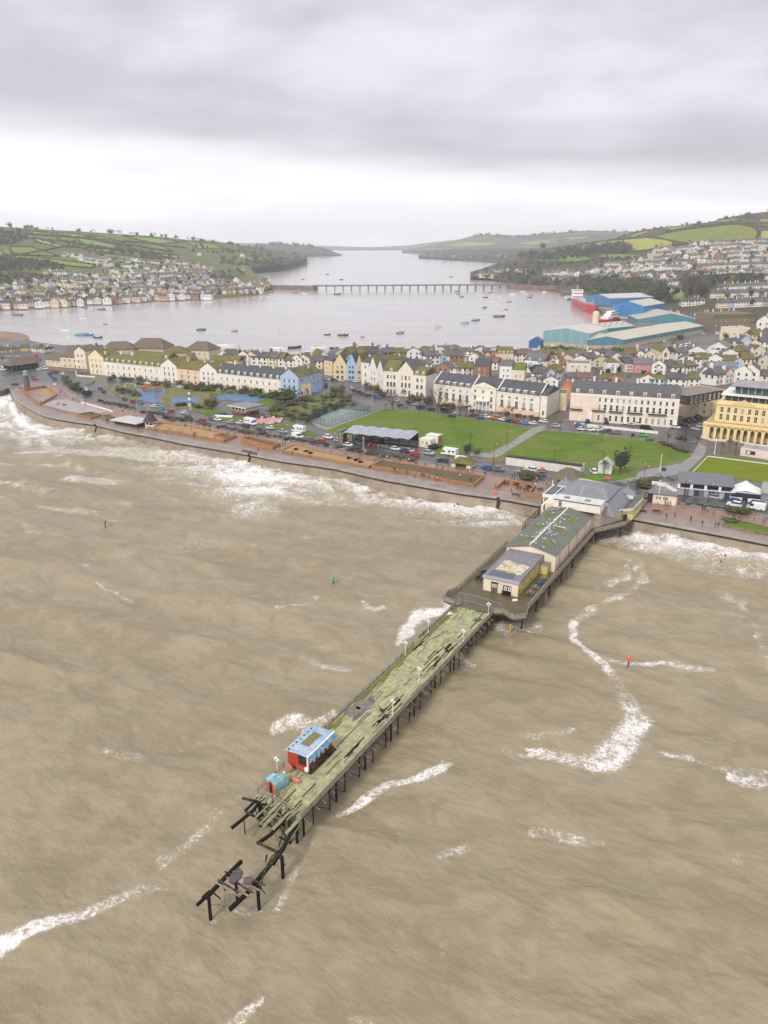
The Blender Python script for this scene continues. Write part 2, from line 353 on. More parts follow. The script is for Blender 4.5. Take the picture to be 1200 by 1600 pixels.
# == FLAT LAND
def pts(l,z):return[tuple(at(x,y,z))[:2]for x,y in l]
BACK=[(2300,700),(2200,500),(1750,470),(1200,462),(1000,455),(880,447),(868,449),(880,456),(906,460),(917,468),(936,485),(968,496),(972,506),(926,512),(846,531),(843,548),(760,543),(700,546),(560,551),(480,554),(330,551),(240,546),(130,543),(60,535),(44,531),(0,529),(-150,527),(-200,545),(-160,600)]
M['townground']=mat('town_ground',(.15,.14,.125),.7,.4,.05,dirt=(.09,.095,.045),dscale=.03,dlo=.5,dhi=.7,space='World')
kind(MB().prism(pts(WALL,4.0)+pts(BACK,4.0),-4,4.0).ob('ground',M['townground']))
kind(MB().prism(pts([(-150,533),(0,530),(30,531),(45,530),(44,524),(30,520),(0,517.5),(-150,512)],1.2),-3,1.2).ob('beach',M['sand']))
SEQ=[0]
def sheet(name,l,m,z=None,thick=None):
 SEQ[0]+=1
 z=4.03+.012*SEQ[0]if z is None else z
 p=pts(l,z);o=MB().prism(p,z-(thick or .03),z).ob(name,m)
 return kind(o)
 # == HILLS
HILLS=[]
def loft(name,cols,mt,nv=46,dx=9.,rough=3.0,back=500.,bump=.02):
 """cols: (px, [(py, Y or None for water level), ...]) from the foot of the slope to its ridge"""
 px0,px1=cols[0][0],cols[-1][0];n=int((px1-px0)/dx)+1
 K=len(cols[0][1]);cp=np.array([c[0]for c in cols]);xs=np.linspace(px0,px1,n)
 P=np.zeros((K,len(cols),2))
 for j,(cx_,kn)in enumerate(cols):
  for k,(py,Y)in enumerate(kn):
   d=ray(cx_,py);P[k,j]=(py,at(cx_,py,1.0).y if Y is None else Y)
 V=np.zeros((nv+4,n,3));QP=np.zeros((nv,n))
 for i,x in enumerate(xs):
  kp=[np.interp(x,cp,P[k,:,0])for k in range(K)];ky=[np.interp(x,cp,P[k,:,1])for k in range(K)]
  ts=np.linspace(0,K-1,nv);py=np.interp(ts,range(K),kp);Y=np.interp(ts,range(K),ky)
  ker=np.array([1,2,3,2,1])/9.
  pys=np.convolve(np.pad(py,2,mode='edge'),ker,'valid');Ys=np.convolve(np.pad(Y,2,mode='edge'),ker,'valid')
  pys[0],Ys[0]=py[0],Y[0];pys[-1],Ys[-1]=py[-1],Y[-1]
  a,b=(x-600)/FPX,-(pys-800)/FPX
  dy=_c+b*_s;dz=-_s+b*_c
  V[:nv,i,0]=a*Ys/dy;V[:nv,i,1]=Ys;V[:nv,i,2]=CAMH+dz*Ys/dy;QP[:,i]=pys
  for q in range(4):
   f=(0,.35,.75,1.)[q]if q else .08
   V[nv+q,i]=(V[nv-1,i,0]*(1+f*back/Ys[-1]),Ys[-1]+f*back,V[nv-1,i,2]*(1-f**1.6)-(6*f))
 ramp=np.clip(np.arange(nv+4)/6.,0,1)[:,None]
 V[...,2]+=ramp*rough*(fbm(V[...,0]*bump,V[...,1]*bump,4)-.5)
 foot=np.array(V[0:1]);foot[...,1]-=2;foot[...,2]=-5
 V=np.concatenate([foot,V]);m=V.shape[0]
 idx=np.arange(m*n).reshape(m,n)
 fs=np.stack([idx[:-1,:-1],idx[:-1,1:],idx[1:,1:],idx[1:,:-1]],-1).reshape(-1,4).tolist()
 me=bpy.data.meshes.new(name);me.from_pydata(V.reshape(-1,3).tolist(),[],fs);me.materials.append(mt)
 me.polygons.foreach_set('use_smooth',[True]*len(fs));me.update()
 o=kind(O(name,me))
 bv=BVHTree.FromPolygons([Vector(p)for p in V.reshape(-1,3)],fs)
 HILLS.append((o,bv));return o,bv
def inpoly(X,Y,poly):
 r=np.zeros(X.shape,bool);n=len(poly)
 for i in range(n):
  (x0,y0),(x1,y1)=poly[i],poly[(i+1)%n]
  if y0==y1:continue
  r^=((y0>Y)!=(y1>Y))&(X<(x1-x0)*(Y-y0)/(y1-y0)+x0)
 return r
def hillmat(name,a,b_,sc_):
 return mat(name,a,.95,.4,sc_,dirt=b_,dscale=sc_*.6,dlo=.4,dhi=.65,space='World',spec=.1)
def hit(px,py,bv=None,z0=4.0):
 """first point of the terrain (hills, else the flat town) behind a survey pixel"""
 d=ray(px,py).normalized();o=Vector((0,0,CAMH));best=None
 for q in([bv]if bv else[h[1]for h in HILLS]):
  h=q.ray_cast(o,d)
  if h[0]is not None and(best is None or h[3]<best[1]):best=(h[0],h[3])
 if bv is None and d.z<0:
  p=at(px,py,z0);r=(p-o).length
  if best is None or r<best[1]:best=(p,r)
 return best[0]if best else None
M['hill']=hillmat('hill_scrub',(.13,.175,.055),(.12,.115,.055),.02)
M['bluff']=hillmat('wooded_slope',(.085,.085,.045),(.095,.08,.055),.02);M['darkwood']=hillmat('dark_wooded_slope',(.038,.045,.032),(.05,.05,.038),.02)
M['hillfar']=hillmat('far_hill',(.055,.065,.04),(.05,.05,.04),.01)
shald,bvS=loft('hill',[(-160,[(497,None),(470,1130),(440,1330),(415,1530),(385,1800),(350,2150)]),(0,[(483,None),(462,1200),(438,1380),(412,1570),(385,1830),(354,2150)]),(60,[(480,None),(460,1210),(436,1390),(412,1570),(386,1850),(358,2200)]),(130,[(476,None),(458,1230),(436,1400),(412,1600),(388,1880),(362,2250)]),(200,[(471,None),(455,1260),(435,1430),(414,1640),(392,1920),(366,2300)]),(270,[(467,None),(452,1290),(434,1470),(416,1680),(395,1980),(372,2350)]),(330,[(465.5,None),(452,1310),(436,1500),(420,1720),(402,2050),(379,2450)]),(372,[(463,None),(453,1320),(442,1480),(430,1750),(410,2150),(384,2550)]),(400,[(460,None),(454,1330),(447,1450),(440,1560),(436,1650),(432,1750)]),(424,[(452,None),(449,1470),(446,1510),(444,1550),(442,1580),(441,1600)])],M['hill'])
head,bvH=loft('hill',[(250,[(438,None),(425,2050),(412,2250),(398,2550),(374,2950)]),(330,[(436,None),(424,2050),(412,2250),(398,2550),(376,2950)]),(385,[(428,None),(418,2180),(408,2400),(398,2650),(384,3000)]),(432,[(421,None),(413,2350),(406,2550),(400,2850),(392,3150)]),(447,[(419,None),(414,2400),(408,2600),(402,2900),(395,3200)]),(480,[(405.5,None),(404,3100),(402,3180),(400.5,3250),(399,3350)])],M['bluff'],nv=30)
tei,bvT=loft('hill',[(735,[(434,None),(432,1860),(430,1920),(428.5,1980),(427,2030),(426,2060)]),(770,[(437,None),(430,1820),(423,1900),(418,2000),(416,2060),(414,2120)]),(800,[(445,None),(434,1690),(424,1830),(416,2000),(411,2100),(407,2230)]),(850,[(453,None),(436,1600),(422,1780),(408,2000),(398,2180),(388,2420)]),(900,[(463,None),(442,1420),(424,1660),(406,1950),(394,2150),(382,2500)]),(960,[(482,None),(452,1210),(428,1500),(405,1850),(390,2100),(373,2500)]),(1007,[(500,None),(460,1090),(430,1380),(402,1760),(382,2080),(358.5,2450)]),(1050,[(507,None),(466,1010),(436,1260),(404,1650),(380,2030),(353.5,2420)]),(1107,[(512,None),(470,950),(438,1180),(402,1560),(375,1930),(347.5,2350)]),(1150,[(515,None),(472,930),(438,1150),(400,1530),(370,1900),(337.5,2300)]),(1200,[(520,None),(475,910),(438,1130),(398,1500),(366,1850),(330.5,2280)]),(1420,[(540,None),(485,860),(440,1080),(395,1400),(355,1780),(300,2200)]),(2000,[(590,None),(510,800),(450,1000),(390,1300),(340,1650),(290,2050)])],M['bluff'])
point,bvC=loft('hill',[(654,[(402,None),(400.5,4350),(399,4450),(398,4550)]),(700,[(406,None),(403,3900),(399,4200),(397,4400)]),(770,[(411,None),(405,3500),(399,3900),(396,4200)]),(850,[(413,None),(404,3400),(396,3800),(391,4200)]),(1000,[(413,None),(402,3300),(390,3700),(381,4200)])],M['darkwood'],nv=20)
M['meadow']=hillmat('far_meadow',(.10,.145,.05),(.055,.06,.04),.004)
far1,bvD=loft('hill',[(628,[(394,None),(392,6600),(391,6800),(390,7000)]),(660,[(396,None),(391,5900),(388,6300),(385,6700)]),(700,[(396,None),(390,5600),(384,6000),(378,6500)]),(740,[(398,None),(388,5400),(378,5900),(368.5,6400)]),(765,[(398,None),(388,5300),(376,5800),(366.5,6300)]),(800,[(398,None),(388,5200),(378,5700),(371,6200)]),(830,[(398,None),(388,5100),(377,5600),(368,6100)]),(870,[(400,None),(386,5000),(374,5500),(362.5,6000)]),(920,[(400,None),(384,4900),(371,5400),(360,5900)]),(990,[(400,None),(384,4800),(372,5300),(362,5800)]),(1120,[(400,None),(384,4700),(372,5200),(360,5700)])],M['meadow'],nv=24,rough=14,bump=.004)
far2,bvE=loft('hill',[(395,[(402,None),(394,4700),(388,4900),(383,5200)]),(440,[(402,None),(393,4700),(387,4900),(380.5,5200)]),(480,[(401,None),(394,4800),(388,5000),(383.5,5200)]),(505,[(400,None),(396,4900),(391,5100),(387,5250)]),(520,[(399.5,None),(398,5000),(395.5,5100),(393.5,5200)]),(534,[(399,None),(398.7,5150),(398.4,5180),(398,5200)])],M['hillfar'],nv=18,rough=8,bump=.006)
far3,_b=loft('hill',[(200,[(391,None),(385,8600),(379,9200),(374,9800)]),(500,[(391,None),(389,8600),(387,9200),(384,9800)]),(560,[(391,None),(389.5,8600),(388,9200),(386,9800)]),(640,[(391,None),(389,8600),(387,9200),(384,9800)]),(760,[(391,None),(384,8600),(374,9200),(368,9800)]),(1000,[(391,None),(384,8600),(374,9200),(364,9800)])],M['hillfar'],nv=16,rough=30,bump=.002)
M['field']=mat('field_grass',objcol=True,rough=.95,var=.18,vscale=.03,space='World',spec=.1)
def fieldmesh(poly,bv,step,lift=.7):
 xs_,ys_=[p[0]for p in poly],[p[1]for p in poly]
 X,Y=np.meshgrid(np.arange(min(xs_),max(xs_)+step,step),np.arange(min(ys_),max(ys_)+step*.4,step*.4))
 ins=inpoly(X+step/2,Y+step*.2,poly);vid={};vs=[];fs=[]
 def vert(i,j):
  if(i,j)not in vid:
   h=hit(X[i,j],Y[i,j],bv)
   vid[(i,j)]=None if h is None else len(vs)
   if h is not None:vs.append(h+Vector((0,-.25,lift)))
  return vid[(i,j)]
 for i in range(X.shape[0]-1):
  for j in range(X.shape[1]-1):
   if not ins[i,j]:continue
   q=[vert(i,j),vert(i,j+1),vert(i+1,j+1),vert(i+1,j)]
   if None in q:continue
   if max((vs[q[a]]-vs[q[a-1]]).length for a in range(4))>260:continue
   fs.append(q)
 return vs,fs
YG,GG,DG,OG=(.30,.31,.055),(.17,.28,.06),(.12,.19,.05),(.25,.24,.07)
FIELDS=[(bvT,p,c)for p,c in[([(900,384),(944,376.5),(956,384),(906,392)],OG),([(946,377.5),(1010,372),(1036,374.5),(1062,381.5),(1010,393),(980,394),(966,385)],YG),([(1018,370),(1060,361.5),(1100,355),(1150,351),(1176,356),(1185,364),(1180,375),(1110,380),(1072,381)],(.17,.20,.035)),([(1189,361),(1290,357),(1290,377),(1186,375)],YG),([(836,404.5),(848,396.5),(900,396),(930,406),(900,410),(846,411)],GG),([(846,394.5),(900,385),(904,392.5)],OG),([(930,397),(990,398),(1000,402),(952,406),(936,403)],GG),([(1120,344),(1150,339),(1156,345),(1122,349)],GG),([(1160,338),(1185,334),(1180,339)],(.15,.12,.05)),([(1186,341),(1290,334),(1290,350),(1188,349)],OG),([(1025,358),(1060,354),(1095,352),(1050,360)],GG),([(980,369),(1010,360.5),(1014,364),(990,371)],OG),([(1042,458),(1072,456),(1070,470),(1050,472)],GG),([(920,452),(955,453),(950,458),(930,459)],GG),([(1200,335),(1290,318),(1290,330),(1210,338)],GG)]]
FIELDS+=[(bvS,p,c)for p,c in[([(15,386),(50,387),(95,402),(60,400),(18,397)],(.17,.21,.04)),([(12,400),(50,401),(100,408),(152,415),(142,420),(105,416),(70,412),(28,405)],(.22,.25,.03)),([(118,372),(150,377),(185,385),(175,389),(130,382)],GG),([(140,367),(195,379),(180,380),(145,372)],GG),([(200,378),(240,380),(272,394),(232,388)],(.15,.20,.04)),([(192,369),(240,372),(282,379),(245,382)],GG),([(40,361),(75,365),(110,369),(55,367)],GG),([(52,372),(100,385),(95,388),(55,378)],YG),([(-80,372),(0,372),(10,380),(-60,384)],GG),([(20,426),(60,431),(88,438),(40,440)],(.12,.14,.05)),([(-60,392),(4,392),(4,402),(-50,404)],GG),([(285,377),(335,382.5),(352,389),(310,389)],GG),([(120,384),(170,391),(180,396),(130,390)],YG),([(150,396),(215,402),(208,408),(165,402)],DG),([(250,397),(280,400),(276,405),(255,402)],GG),([(60,362),(120,366.5),(150,371),(112,370.5)],GG)]]
FIELDS+=[(bvH,p,c)for p,c in[([(362,399),(410,404),(440,406),(408,409),(368,405)],(.15,.21,.04)),([(372,386),(425,394),(400,397)],(.13,.115,.055)),([(320,380),(362,385.5),(380,393),(330,392)],GG),([(300,392),(350,396),(352,402),(306,400)],GG)]]
FIELDS+=[(bvD,p,c)for p,c in[([(680,386),(730,378),(790,379),(760,386)],GG),([(800,380),(850,375),(880,378),(830,384)],GG),([(870,372),(915,369),(930,372),(890,376)],GG),([(640,390),(690,388),(700,391),(660,393)],GG)]]
FP=[]
for bv,p,c in FIELDS:
 v_,f_=fieldmesh(p,bv,1.5)
 if not f_:continue
 me=bpy.data.meshes.new('field');me.from_pydata(v_,[],f_);me.materials.append(M['field']);me.polygons.foreach_set('use_smooth',[True]*len(f_));me.update()
 kind(O('field',me,None,color=c));FP.append((bv,p))
 # == PIER
DZ=4.6
P0=at(470,1278,DZ);P0.z=0
PX_,PY_=.48098,.87673;PRZ=-math.atan2(PX_,PY_)
def PL(u,v,z=DZ):return Vector((P0.x+u*PY_+v*PX_,P0.y-u*PX_+v*PY_,z))
def pl(px,py,z):
 p=at(px,py,z)-P0;return Vector((p.x*PY_-p.y*PX_,p.x*PX_+p.y*PY_,z))
M['plank']=mat('mossy_boards',objcol=True,rough=.9,var=.34,vscale=.9,dirt=(.22,.21,.11),dscale=.30,dlo=.52,dhi=.72,space='World',bump=.5,bscale=5)
t=M['plank'].node_tree
M['platform']=mat('wet_platform',(.115,.09,.04),.45,.3,.5,dirt=(.07,.07,.02),dscale=.2,dlo=.4,dhi=.65,space='World')
pier=thing('pier','long derelict wooden pier covered in green moss, reaching out to sea on dark iron piles','pier',P0,PRZ)
g=random.Random(3)
PLK={}
def plank_data(L):
 k=round(L*2)/2
 if k not in PLK:PLK[k]=MB().box(-.128,0,-.06,.128,k-.02,0).data('plank',M['plank'])
 return PLK[k],k
HOLES=[(-3.8,-.2,-7.4,-5.9,1.),(-4.2,-2.6,-9,1,.7),(-3.8,-.6,-8.5,1,.34),(.5,4,-4.6,-2.2,.2),(2,7,-5.8,-5.0,.4),(16,19,-2.0,-.9,.34),(26,28,-2.6,-1.2,.3),(30,33,-2.6,-.9,.34),(46,49,-3.4,-1.2,.4),(51,57,-4.0,-1.1,.46),(54,58,-8.2,-7.2,.4),(62,65,-2.4,-1.0,.25),(69,71,-2.2,-1.5,.3)]
rest=MB();cols_rest=[]
nparts=0
for r in range(33):
 u=-8.35+r*.262;v=-4.0+g.uniform(0,.8)-(.4 if u<-5 else 0)
 while v<73.4:
  L=g.choice((2.5,3.,3.5,4.,4.5));L=min(L,73.8-v)
  cutp=max([q for a,b,c_,d_,q in HOLES if v<b and v+L>a and c_<u<d_]+[.0])
  if g.random()>cutp and L>.7:
   dm,k=plank_data(L);nz=vnoise(np.array([v*.12]),np.array([u*.5]))[0]
   col=[(.45,.43,.25),(.42,.41,.25),(.47,.45,.30),(.38,.37,.23),(.43,.43,.29),(.33,.33,.17),(.31,.27,.20)][min(6,int(abs(g.gauss(0,1.5))))]if g.random()>.06 else(.17,.155,.10)
   q=.92+.14*g.random();
   if u<-7.4 and v>17:col=(.20,.21,.03)if g.random()<.75 else col
   if 25<v+L/2<33 and-8.2<u<-5.3 and nz>.35:col=(.17,.145,.125)
   col=(col[0]*q*.86,col[1]*q*.87,col[2]*q*.78)
   dz=DZ+g.uniform(-.015,.015);tilt=0.
   if v<.2:col=tuple(x*.72 for x in col);dz-=.02*abs(v);tilt=g.uniform(-.05,.03)
   if v<32.5 and nparts<298:
    o=O('plank',dm,pier,(u,v,dz),g.uniform(-.004,.004),col);o.rotation_euler.x=tilt;nparts+=1
   else:
    rest.box(u-.128,v,dz-.06,u+.125,v+L-.03,dz);cols_rest.append((col,6))
  v+=L
PLANKDATA=rest,cols_rest
def vcolmat(name,rough,var,vscale,dirt,dscale,dlo,dhi,bump=.3,bscale=5):
 m=mat(name,objcol=True,rough=rough,var=var,vscale=vscale,dirt=dirt,dscale=dscale,dlo=dlo,dhi=dhi,space='World',bump=bump,bscale=bscale)
 t_=m.node_tree;oi=[n for n in t_.nodes if n.type=='OBJECT_INFO'][0]
 a=N(t_,'ShaderNodeAttribute',attribute_name='col')
 for l in list(t_.links):
  if l.from_node==oi:
   to=l.to_socket;t_.links.remove(l);t_.links.new(a.outputs['Color'],to)
 t_.nodes.remove(oi);return m
def facecols(me,cols):
 a=me.attributes.new('col','FLOAT_COLOR','FACE');buf=[]
 for c_,n_ in cols:buf+=list((*c_,1.))*n_
 a.data.foreach_set('color',buf)
M['plankmass']=vcolmat('mossy_boards_rest',.9,.34,.9,(.22,.21,.11),.30,.52,.72,.5)
dm=rest.data('deck_boards',M['plankmass']);facecols(dm,cols_rest)
kind(O('deck_boards',dm,pier),'stuff')
pm=mat('moss_mat',(.35,.34,.20),.95,.3,.8,dirt=(.16,.17,.05),dscale=.5,dlo=.5,dhi=.7,space='World',bump=.6,bscale=6)
for(u0,v0,su,sv_,q)in[(-4.2,64.5,2.2,3.0,0),(-5.2,42,1.2,2.8,0)]:
 mb=MB();n=26;ring=[]
 for k in range(n):
  a=2*math.pi*k/n;rr=.8+.4*g.random();ring.append((u0+su*rr*math.cos(a),v0+sv_*rr*math.sin(a)))
 mb.prism(ring,DZ+.02,DZ+.05).ob('moss_patch',pm,pier)
fm=mat('torn_felt',(.21,.175,.15),.9,.3,1.2,space='World')
for c0,n in(((-6.6,29.2),14),((-7.1,26.6),13)):
 ring=[(c0[0]+(1.25+.5*g.random())*math.cos(2*math.pi*k/n),c0[1]+(1.3+.7*g.random())*math.sin(2*math.pi*k/n))for k in range(n)]
 MB().prism(ring,DZ+.03,DZ+.06).ob('felt_patch',fm,pier)
und=MB()
for u in(-8.1,-6.1,-4.1,-2.1,-.25):und.bar((u,-.3 if u>-8 else-2.4,4.32),(u,74,4.32),.22,.38)
und.ob('joist',M['darkmetal'],pier)
def bent(v,us,z=4.1,rail=True):
 b=MB();b.bar((us[0]-.3,v,z),(us[-1]+.3,v,z),.3,.3)
 for a,c_ in zip(us,us[1:]):b.bar((a,v,z-.2),(c_,v,-.6),.1,.1);b.bar((c_,v,z-.2),(a,v,-.6),.1,.1)
 bo=b.ob('cross_beam',M['darkmetal'],pier)
 for u in us:MB().cyl((u,v,-3.5),(u,v,z),.2,.17,8).ob('pile',M['darkmetal'],pier)
 return bo
for k in range(9):bent(1.2+k*8.9,(-7.9,-4.1,-.45))
for k in range(8):bent(78+k*10,(-11.3,-6,0.,5.6))
for v in(147,155):bent(v,(-11,-4,3,11.4))
for k in range(16):
 v=3.5+k*4.45;MB().cyl((-.3,v,-3.5),(-.3,v,4.1),.11,.11,6).ob('pile',M['darkmetal'],pier);MB().bar((-.3,v,3.9),(-.3,v+4.4,.4),.09,.09).ob('brace',M['darkmetal'],pier)
rb=MB()
for k in range(8):rb.bar((6.1,79+k*8,4.4),(6.4,79+k*8,3.2),.12,.12)
rb.ob('bracket',M['darkmetal'],pier)
for k in range(31):
 v=.8+k*2.4+g.uniform(-.3,.3)
 mb=MB();mb.bar((-.1,v,4.35),(.75+g.uniform(0,.4),v-g.uniform(-.1,.4),3.9+g.uniform(-.25,.15)),.09,.09)
 if g.random()<.5:mb.bar((.05,v+.2,4.3),(.5,v+.9,3.8),.07,.07)
 mb.ob('outrigger',M['oldwood'],pier)
M['greywood']=mat('grey_weathered_wood',(.30,.25,.21),.85,.35,1.8,dirt=(.13,.11,.075),dscale=.7,dlo=.5,dhi=.75)
M['paleboard']=mat('pale_board',(.37,.32,.26),.85,.3,1.8,dirt=(.17,.14,.10),dscale=.9,dlo=.5,dhi=.75)
def fence(pts_,h=1.1,step=2.6,panel=(.12,.55),m=None,lean=0.,name='railing',rails=(1.,),pw=.12,miss=0.):
 """a run of railing: posts, rails and boards, each a part of the pier's railing"""
 root=O(name,None,pier);m=m or M['greywood']
 for(a,b_)in zip(pts_,pts_[1:]):
  a,b_=Vector((*a,DZ)),Vector((*b_,DZ));L=(b_-a).length;d=(b_-a)/L;n=max(1,round(L/step));nr=Vector((d.y,-d.x,0))*lean
  for k in range(n+1):
   p=a+d*(L*k/n)
   if g.random()>=miss:MB().bar(p,p+Vector((0,0,h+.05))+nr,pw,pw,up=(0,1,0)).ob('post',m,root)
   if k==n:continue
   q=a+d*(L*(k+1)/n);sag=g.uniform(-.05,.05)
   mb=MB()
   for rh in rails:mb.bar(p+Vector((0,0,rh*h))+nr*rh,q+Vector((0,0,rh*h+sag*.6))+nr*rh,.09,.12)
   if g.random()>=miss:mb.ob('rail',m,root)
   if panel and g.random()>=miss:
    z0,z1=panel;nb=max(1,round((z1-z0)/.24));bh=(z1-z0)/nb
    for j in range(nb):
     zc=z0+bh*(j+.5);off=nr*(zc/h)
     MB().bar(p+Vector((0,0,zc))+off,q+Vector((0,0,zc+sag*.4))+off,.05,bh-.025).ob('board',M['paleboard']if(j+k)%3 else m,root)
 return root
fence([(-8.5,1.2),(-8.6,8)],1.05,2.4,None,rails=(1.,.5))
fence([(-8.55,17),(-8.6,52.5)],1.05,2.6,(.1,.62),M['greywood'],miss=.02)
fence([(-8.6,52.5),(-8.6,60)],1.05,2.5,None,M['darkmetal'],rails=(1.,.6),miss=.1)
fence([(-8.6,60),(-8.7,73.4)],1.05,2.6,(.1,.8),M['greywood'])
fence([(.05,.1),(.0,73.6)],1.0,2.45,(.08,.92),M['greywood'],lean=.22)
fence([(-8.5,1.2),(-5.6,.9),(-2.9,.5),(.05,.0)],1.1,2.2,None,M['greywood'],rails=(1.,.55),pw=.14)
fence([(6.2,80),(6.6,136.2),(12.7,146.4),(12.9,150)],1.15,2.8,(.02,1.12),M['greywood'],rails=(1.03,),pw=.1)
fence([(.2,74.2),(2.2,75.2),(4.0,73.9),(5.4,73.7),(7.2,75.6),(7.0,77.4),(6.2,80)],1.15,1.6,(.05,1.12),M['greywood'],rails=(1.03,))
fence([(-8.7,73.4),(-7.8,75.2),(-9.0,74.2),(-12.1,75),(-12.6,78.4),(-11.6,81.5)],1.15,1.6,(.05,1.0),M['greywood'],rails=(1.03,))
fence([(-11.6,81.5),(-11.9,116)],1.15,2.4,(.08,.45),M['greywood'],rails=(1.,.7))
fence([(-11.9,128),(-12.1,142),(-13.2,150)],2.2,2.4,None,M['darkmetal'],rails=(1.,.75,.5,.25,.05))
bar_=O('mesh_barrier',None,pier)
for(a,b_)in(((-9.4,77),(-5.4,77.2)),((-5.4,77.2),(-1.4,76.6)),((-1.4,76.6),(1.4,76.2))):
 for p in(a,b_):MB().cyl((*p,DZ),(*p,DZ+1.9),.05,.05,6).ob('post',M['chrome'],bar_)
 mb=MB()
 for z in(.1,1.85):mb.bar((*a,DZ+z),(*b_,DZ+z),.05,.05)
 for k in range(1,14):
  x=[a[i]+(b_[i]-a[i])*k/14 for i in(0,1)];mb.bar((*x,DZ+.1),(*x,DZ+1.85),.018,.018)
 mb.ob('panel',M['chrome'],bar_)
plat=[(-7.8,73.6),(-9,74),(-12.2,75),(-12.5,78.5),(-11.6,82),(-11.9,140),(-13.4,152),(-14,176),(14,172),(13.2,150),(12.5,146.2),(6.6,136.4),(6.1,80),(7.1,77),(7.1,75.6),(5.4,73.8),(4,74),(2.2,75.3),(.2,74.3)]
MB().prism(plat,4.22,DZ,0).ob('platform',M['platform'],pier)
wk=MB();
for k in range(26):wk.box(5.15,82+k*2.1,DZ+.01,6.05,83.95+k*2.1,DZ+.05)
wk.ob('walkway_boards',M['oldwood'],pier)
yp=mat('yellow_pile_paint',(.55,.38,.05),.6,.3,2)
MB().cyl((4.3,74.2,-2),(4.3,74.2,3.0),.2,.2,8).ob('pile',yp,pier)['label']='yellow painted pile under the platform corner'
for v in(93,112,136):MB().cyl((6.3,v,-2),(6.3,v,3.4),.16,.16,8).ob('pile',M['paleboard'],pier)
wr=thing('wrecked_pier_end','collapsed black timber frame of the broken pier head, standing in the sea','wreck',P0,PRZ)
M['charwood']=mat('black_rotten_timber',(.011,.010,.008),.85,.4,1.5,spec=.15,dirt=(.05,.05,.02),dscale=.9,dlo=.55,dhi=.75)
M['weedwood']=mat('weedy_timber',(.07,.07,.028),.85,.4,1.5,spec=.2,dirt=(.015,.014,.01),dscale=1.1,dlo=.42,dhi=.62)
def beam(name,pts_,w,h,m=None):
 mb=MB();q=[pl(*p)for p in pts_]
 for a,b_ in zip(q,q[1:]):
  d=(b_-a).normalized()*.06;mb.bar(a-d,b_+d,w,h)
 return mb.ob(name,m or M['charwood'],wr)
beam('main_beam',[(466,1281,4.2),(443,1325,4.1),(438,1332,4.0),(405,1372,3.9),(385,1397,3.8),(359,1421,3.3)],.42,.5)
beam('main_beam',[(449,1276,4.0),(424,1303,3.9),(403,1318,3.8)],.36,.42)
beam('main_beam',[(405,1254,4.1),(396,1266,4.0),(384,1276,3.9),(362,1294,3.0)],.34,.4)
beam('main_beam',[(377,1346,4.5),(350,1373,4.3),(334,1390,4.0),(327,1398,3.9)],.40,.46)
beam('main_beam',[(330,1396,4.0),(318,1405,3.6),(308,1414,3.1)],.26,.4)
beam('cross_beam',[(379,1247,3.9),(410,1255,4.0),(425,1262,4.1),(449,1275,4.1)],.26,.32,M['weedwood'])
beam('cross_beam',[(384,1268,4.3),(405,1280,4.0),(428,1293,3.7)],.26,.3,M['weedwood'])
beam('cross_beam',[(405,1285,3.6),(422,1299,3.6)],.2,.22,M['oldwood'])
beam('cross_beam',[(402,1316,3.9),(418,1324,3.9),(437,1333,3.9)],.28,.32,M['weedwood'])
beam('cross_beam',[(437,1308,3.9),(452,1316,4.0)],.2,.24)
beam('brace',[(425,1262,3.8),(430,1296,3.6)],.14,.14)
beam('brace',[(405,1256,3.9),(408,1272,2.)],.2,.2)
beam('brace',[(381,1279,3.8),(383,1304,1.6)],.2,.18,M['weedwood'])
beam('brace',[(445,1281,3.9),(450,1303,2.9)],.1,.1,M['oldwood'])
beam('brace',[(327,1392,3.9),(316,1402,3.4),(326,1405,3.0)],.18,.18)
beam('brace',[(417,1336,3.9),(415,1346,2.8)],.14,.2,M['weedwood'])
for(px,py,r)in((440.5,1338,.24),(402.5,1384,.22),(326,1401,.22),(452,1284,.2),(405,1260,.2),(463,1284,.2),(368,1373,.17),(379,1390,.0)):
 if not r:continue
 p=pl(px,py,4.0);MB().cyl((p.x,p.y,-3),(p.x,p.y,4.0),r*1.05,r,8).ob('pile',M['charwood'],wr)
slats=[((357,1357),(376,1368)),((352,1362),(386,1378)),((346,1367),(397,1391)),((341,1375),(372,1394)),((336,1378),(371,1399)),((366,1377),(395,1395)),((372,1390),(388,1400)),((390,1373),(414,1383)),((384,1380),(405,1391))]
for i,(a,b_)in enumerate(slats):beam('slat',[(*a,4.45),(*b_,4.35)],.22,.12,M['weedwood']if i%2 else M['oldwood'])
for a,b_,w,z0,z1 in[((432,1284),(447,1308),.12,3.9,3.2),((446,1288),(436,1322),.12,3.9,3.4),((420,1270),(437,1276),.16,4.1,4.1),((411,1262),(433,1272),.14,4.2,4.2),((418,1278),(428,1302),.12,3.6,2.8),((455,1284),(444,1312),.14,3.8,3.2),((460,1290),(452,1320),.1,3.6,2.2),((398,1262),(408,1290),.12,3.4,2.4),((440,1332),(428,1352),.16,3.6,3.0),((434,1338),(446,1352),.12,3.2,1.4),((405,1374),(392,1394),.14,3.4,2.6),((402,1380),(414,1396),.1,3.0,1.0),((345,1378),(352,1392),.12,3.8,2.6),((357,1366),(372,1388),.12,4.1,4.0),((330,1392),(344,1404),.14,3.8,3.2),((422,1262),(440,1270),.12,4.4,4.4),((394,1252),(412,1258),.14,4.3,4.3),((428,1268),(418,1292),.1,4.0,2.6),((449,1276),(456,1300),.12,3.9,1.6)]:beam('brace',[(*a,z0),(*b_,z1)],w,w)
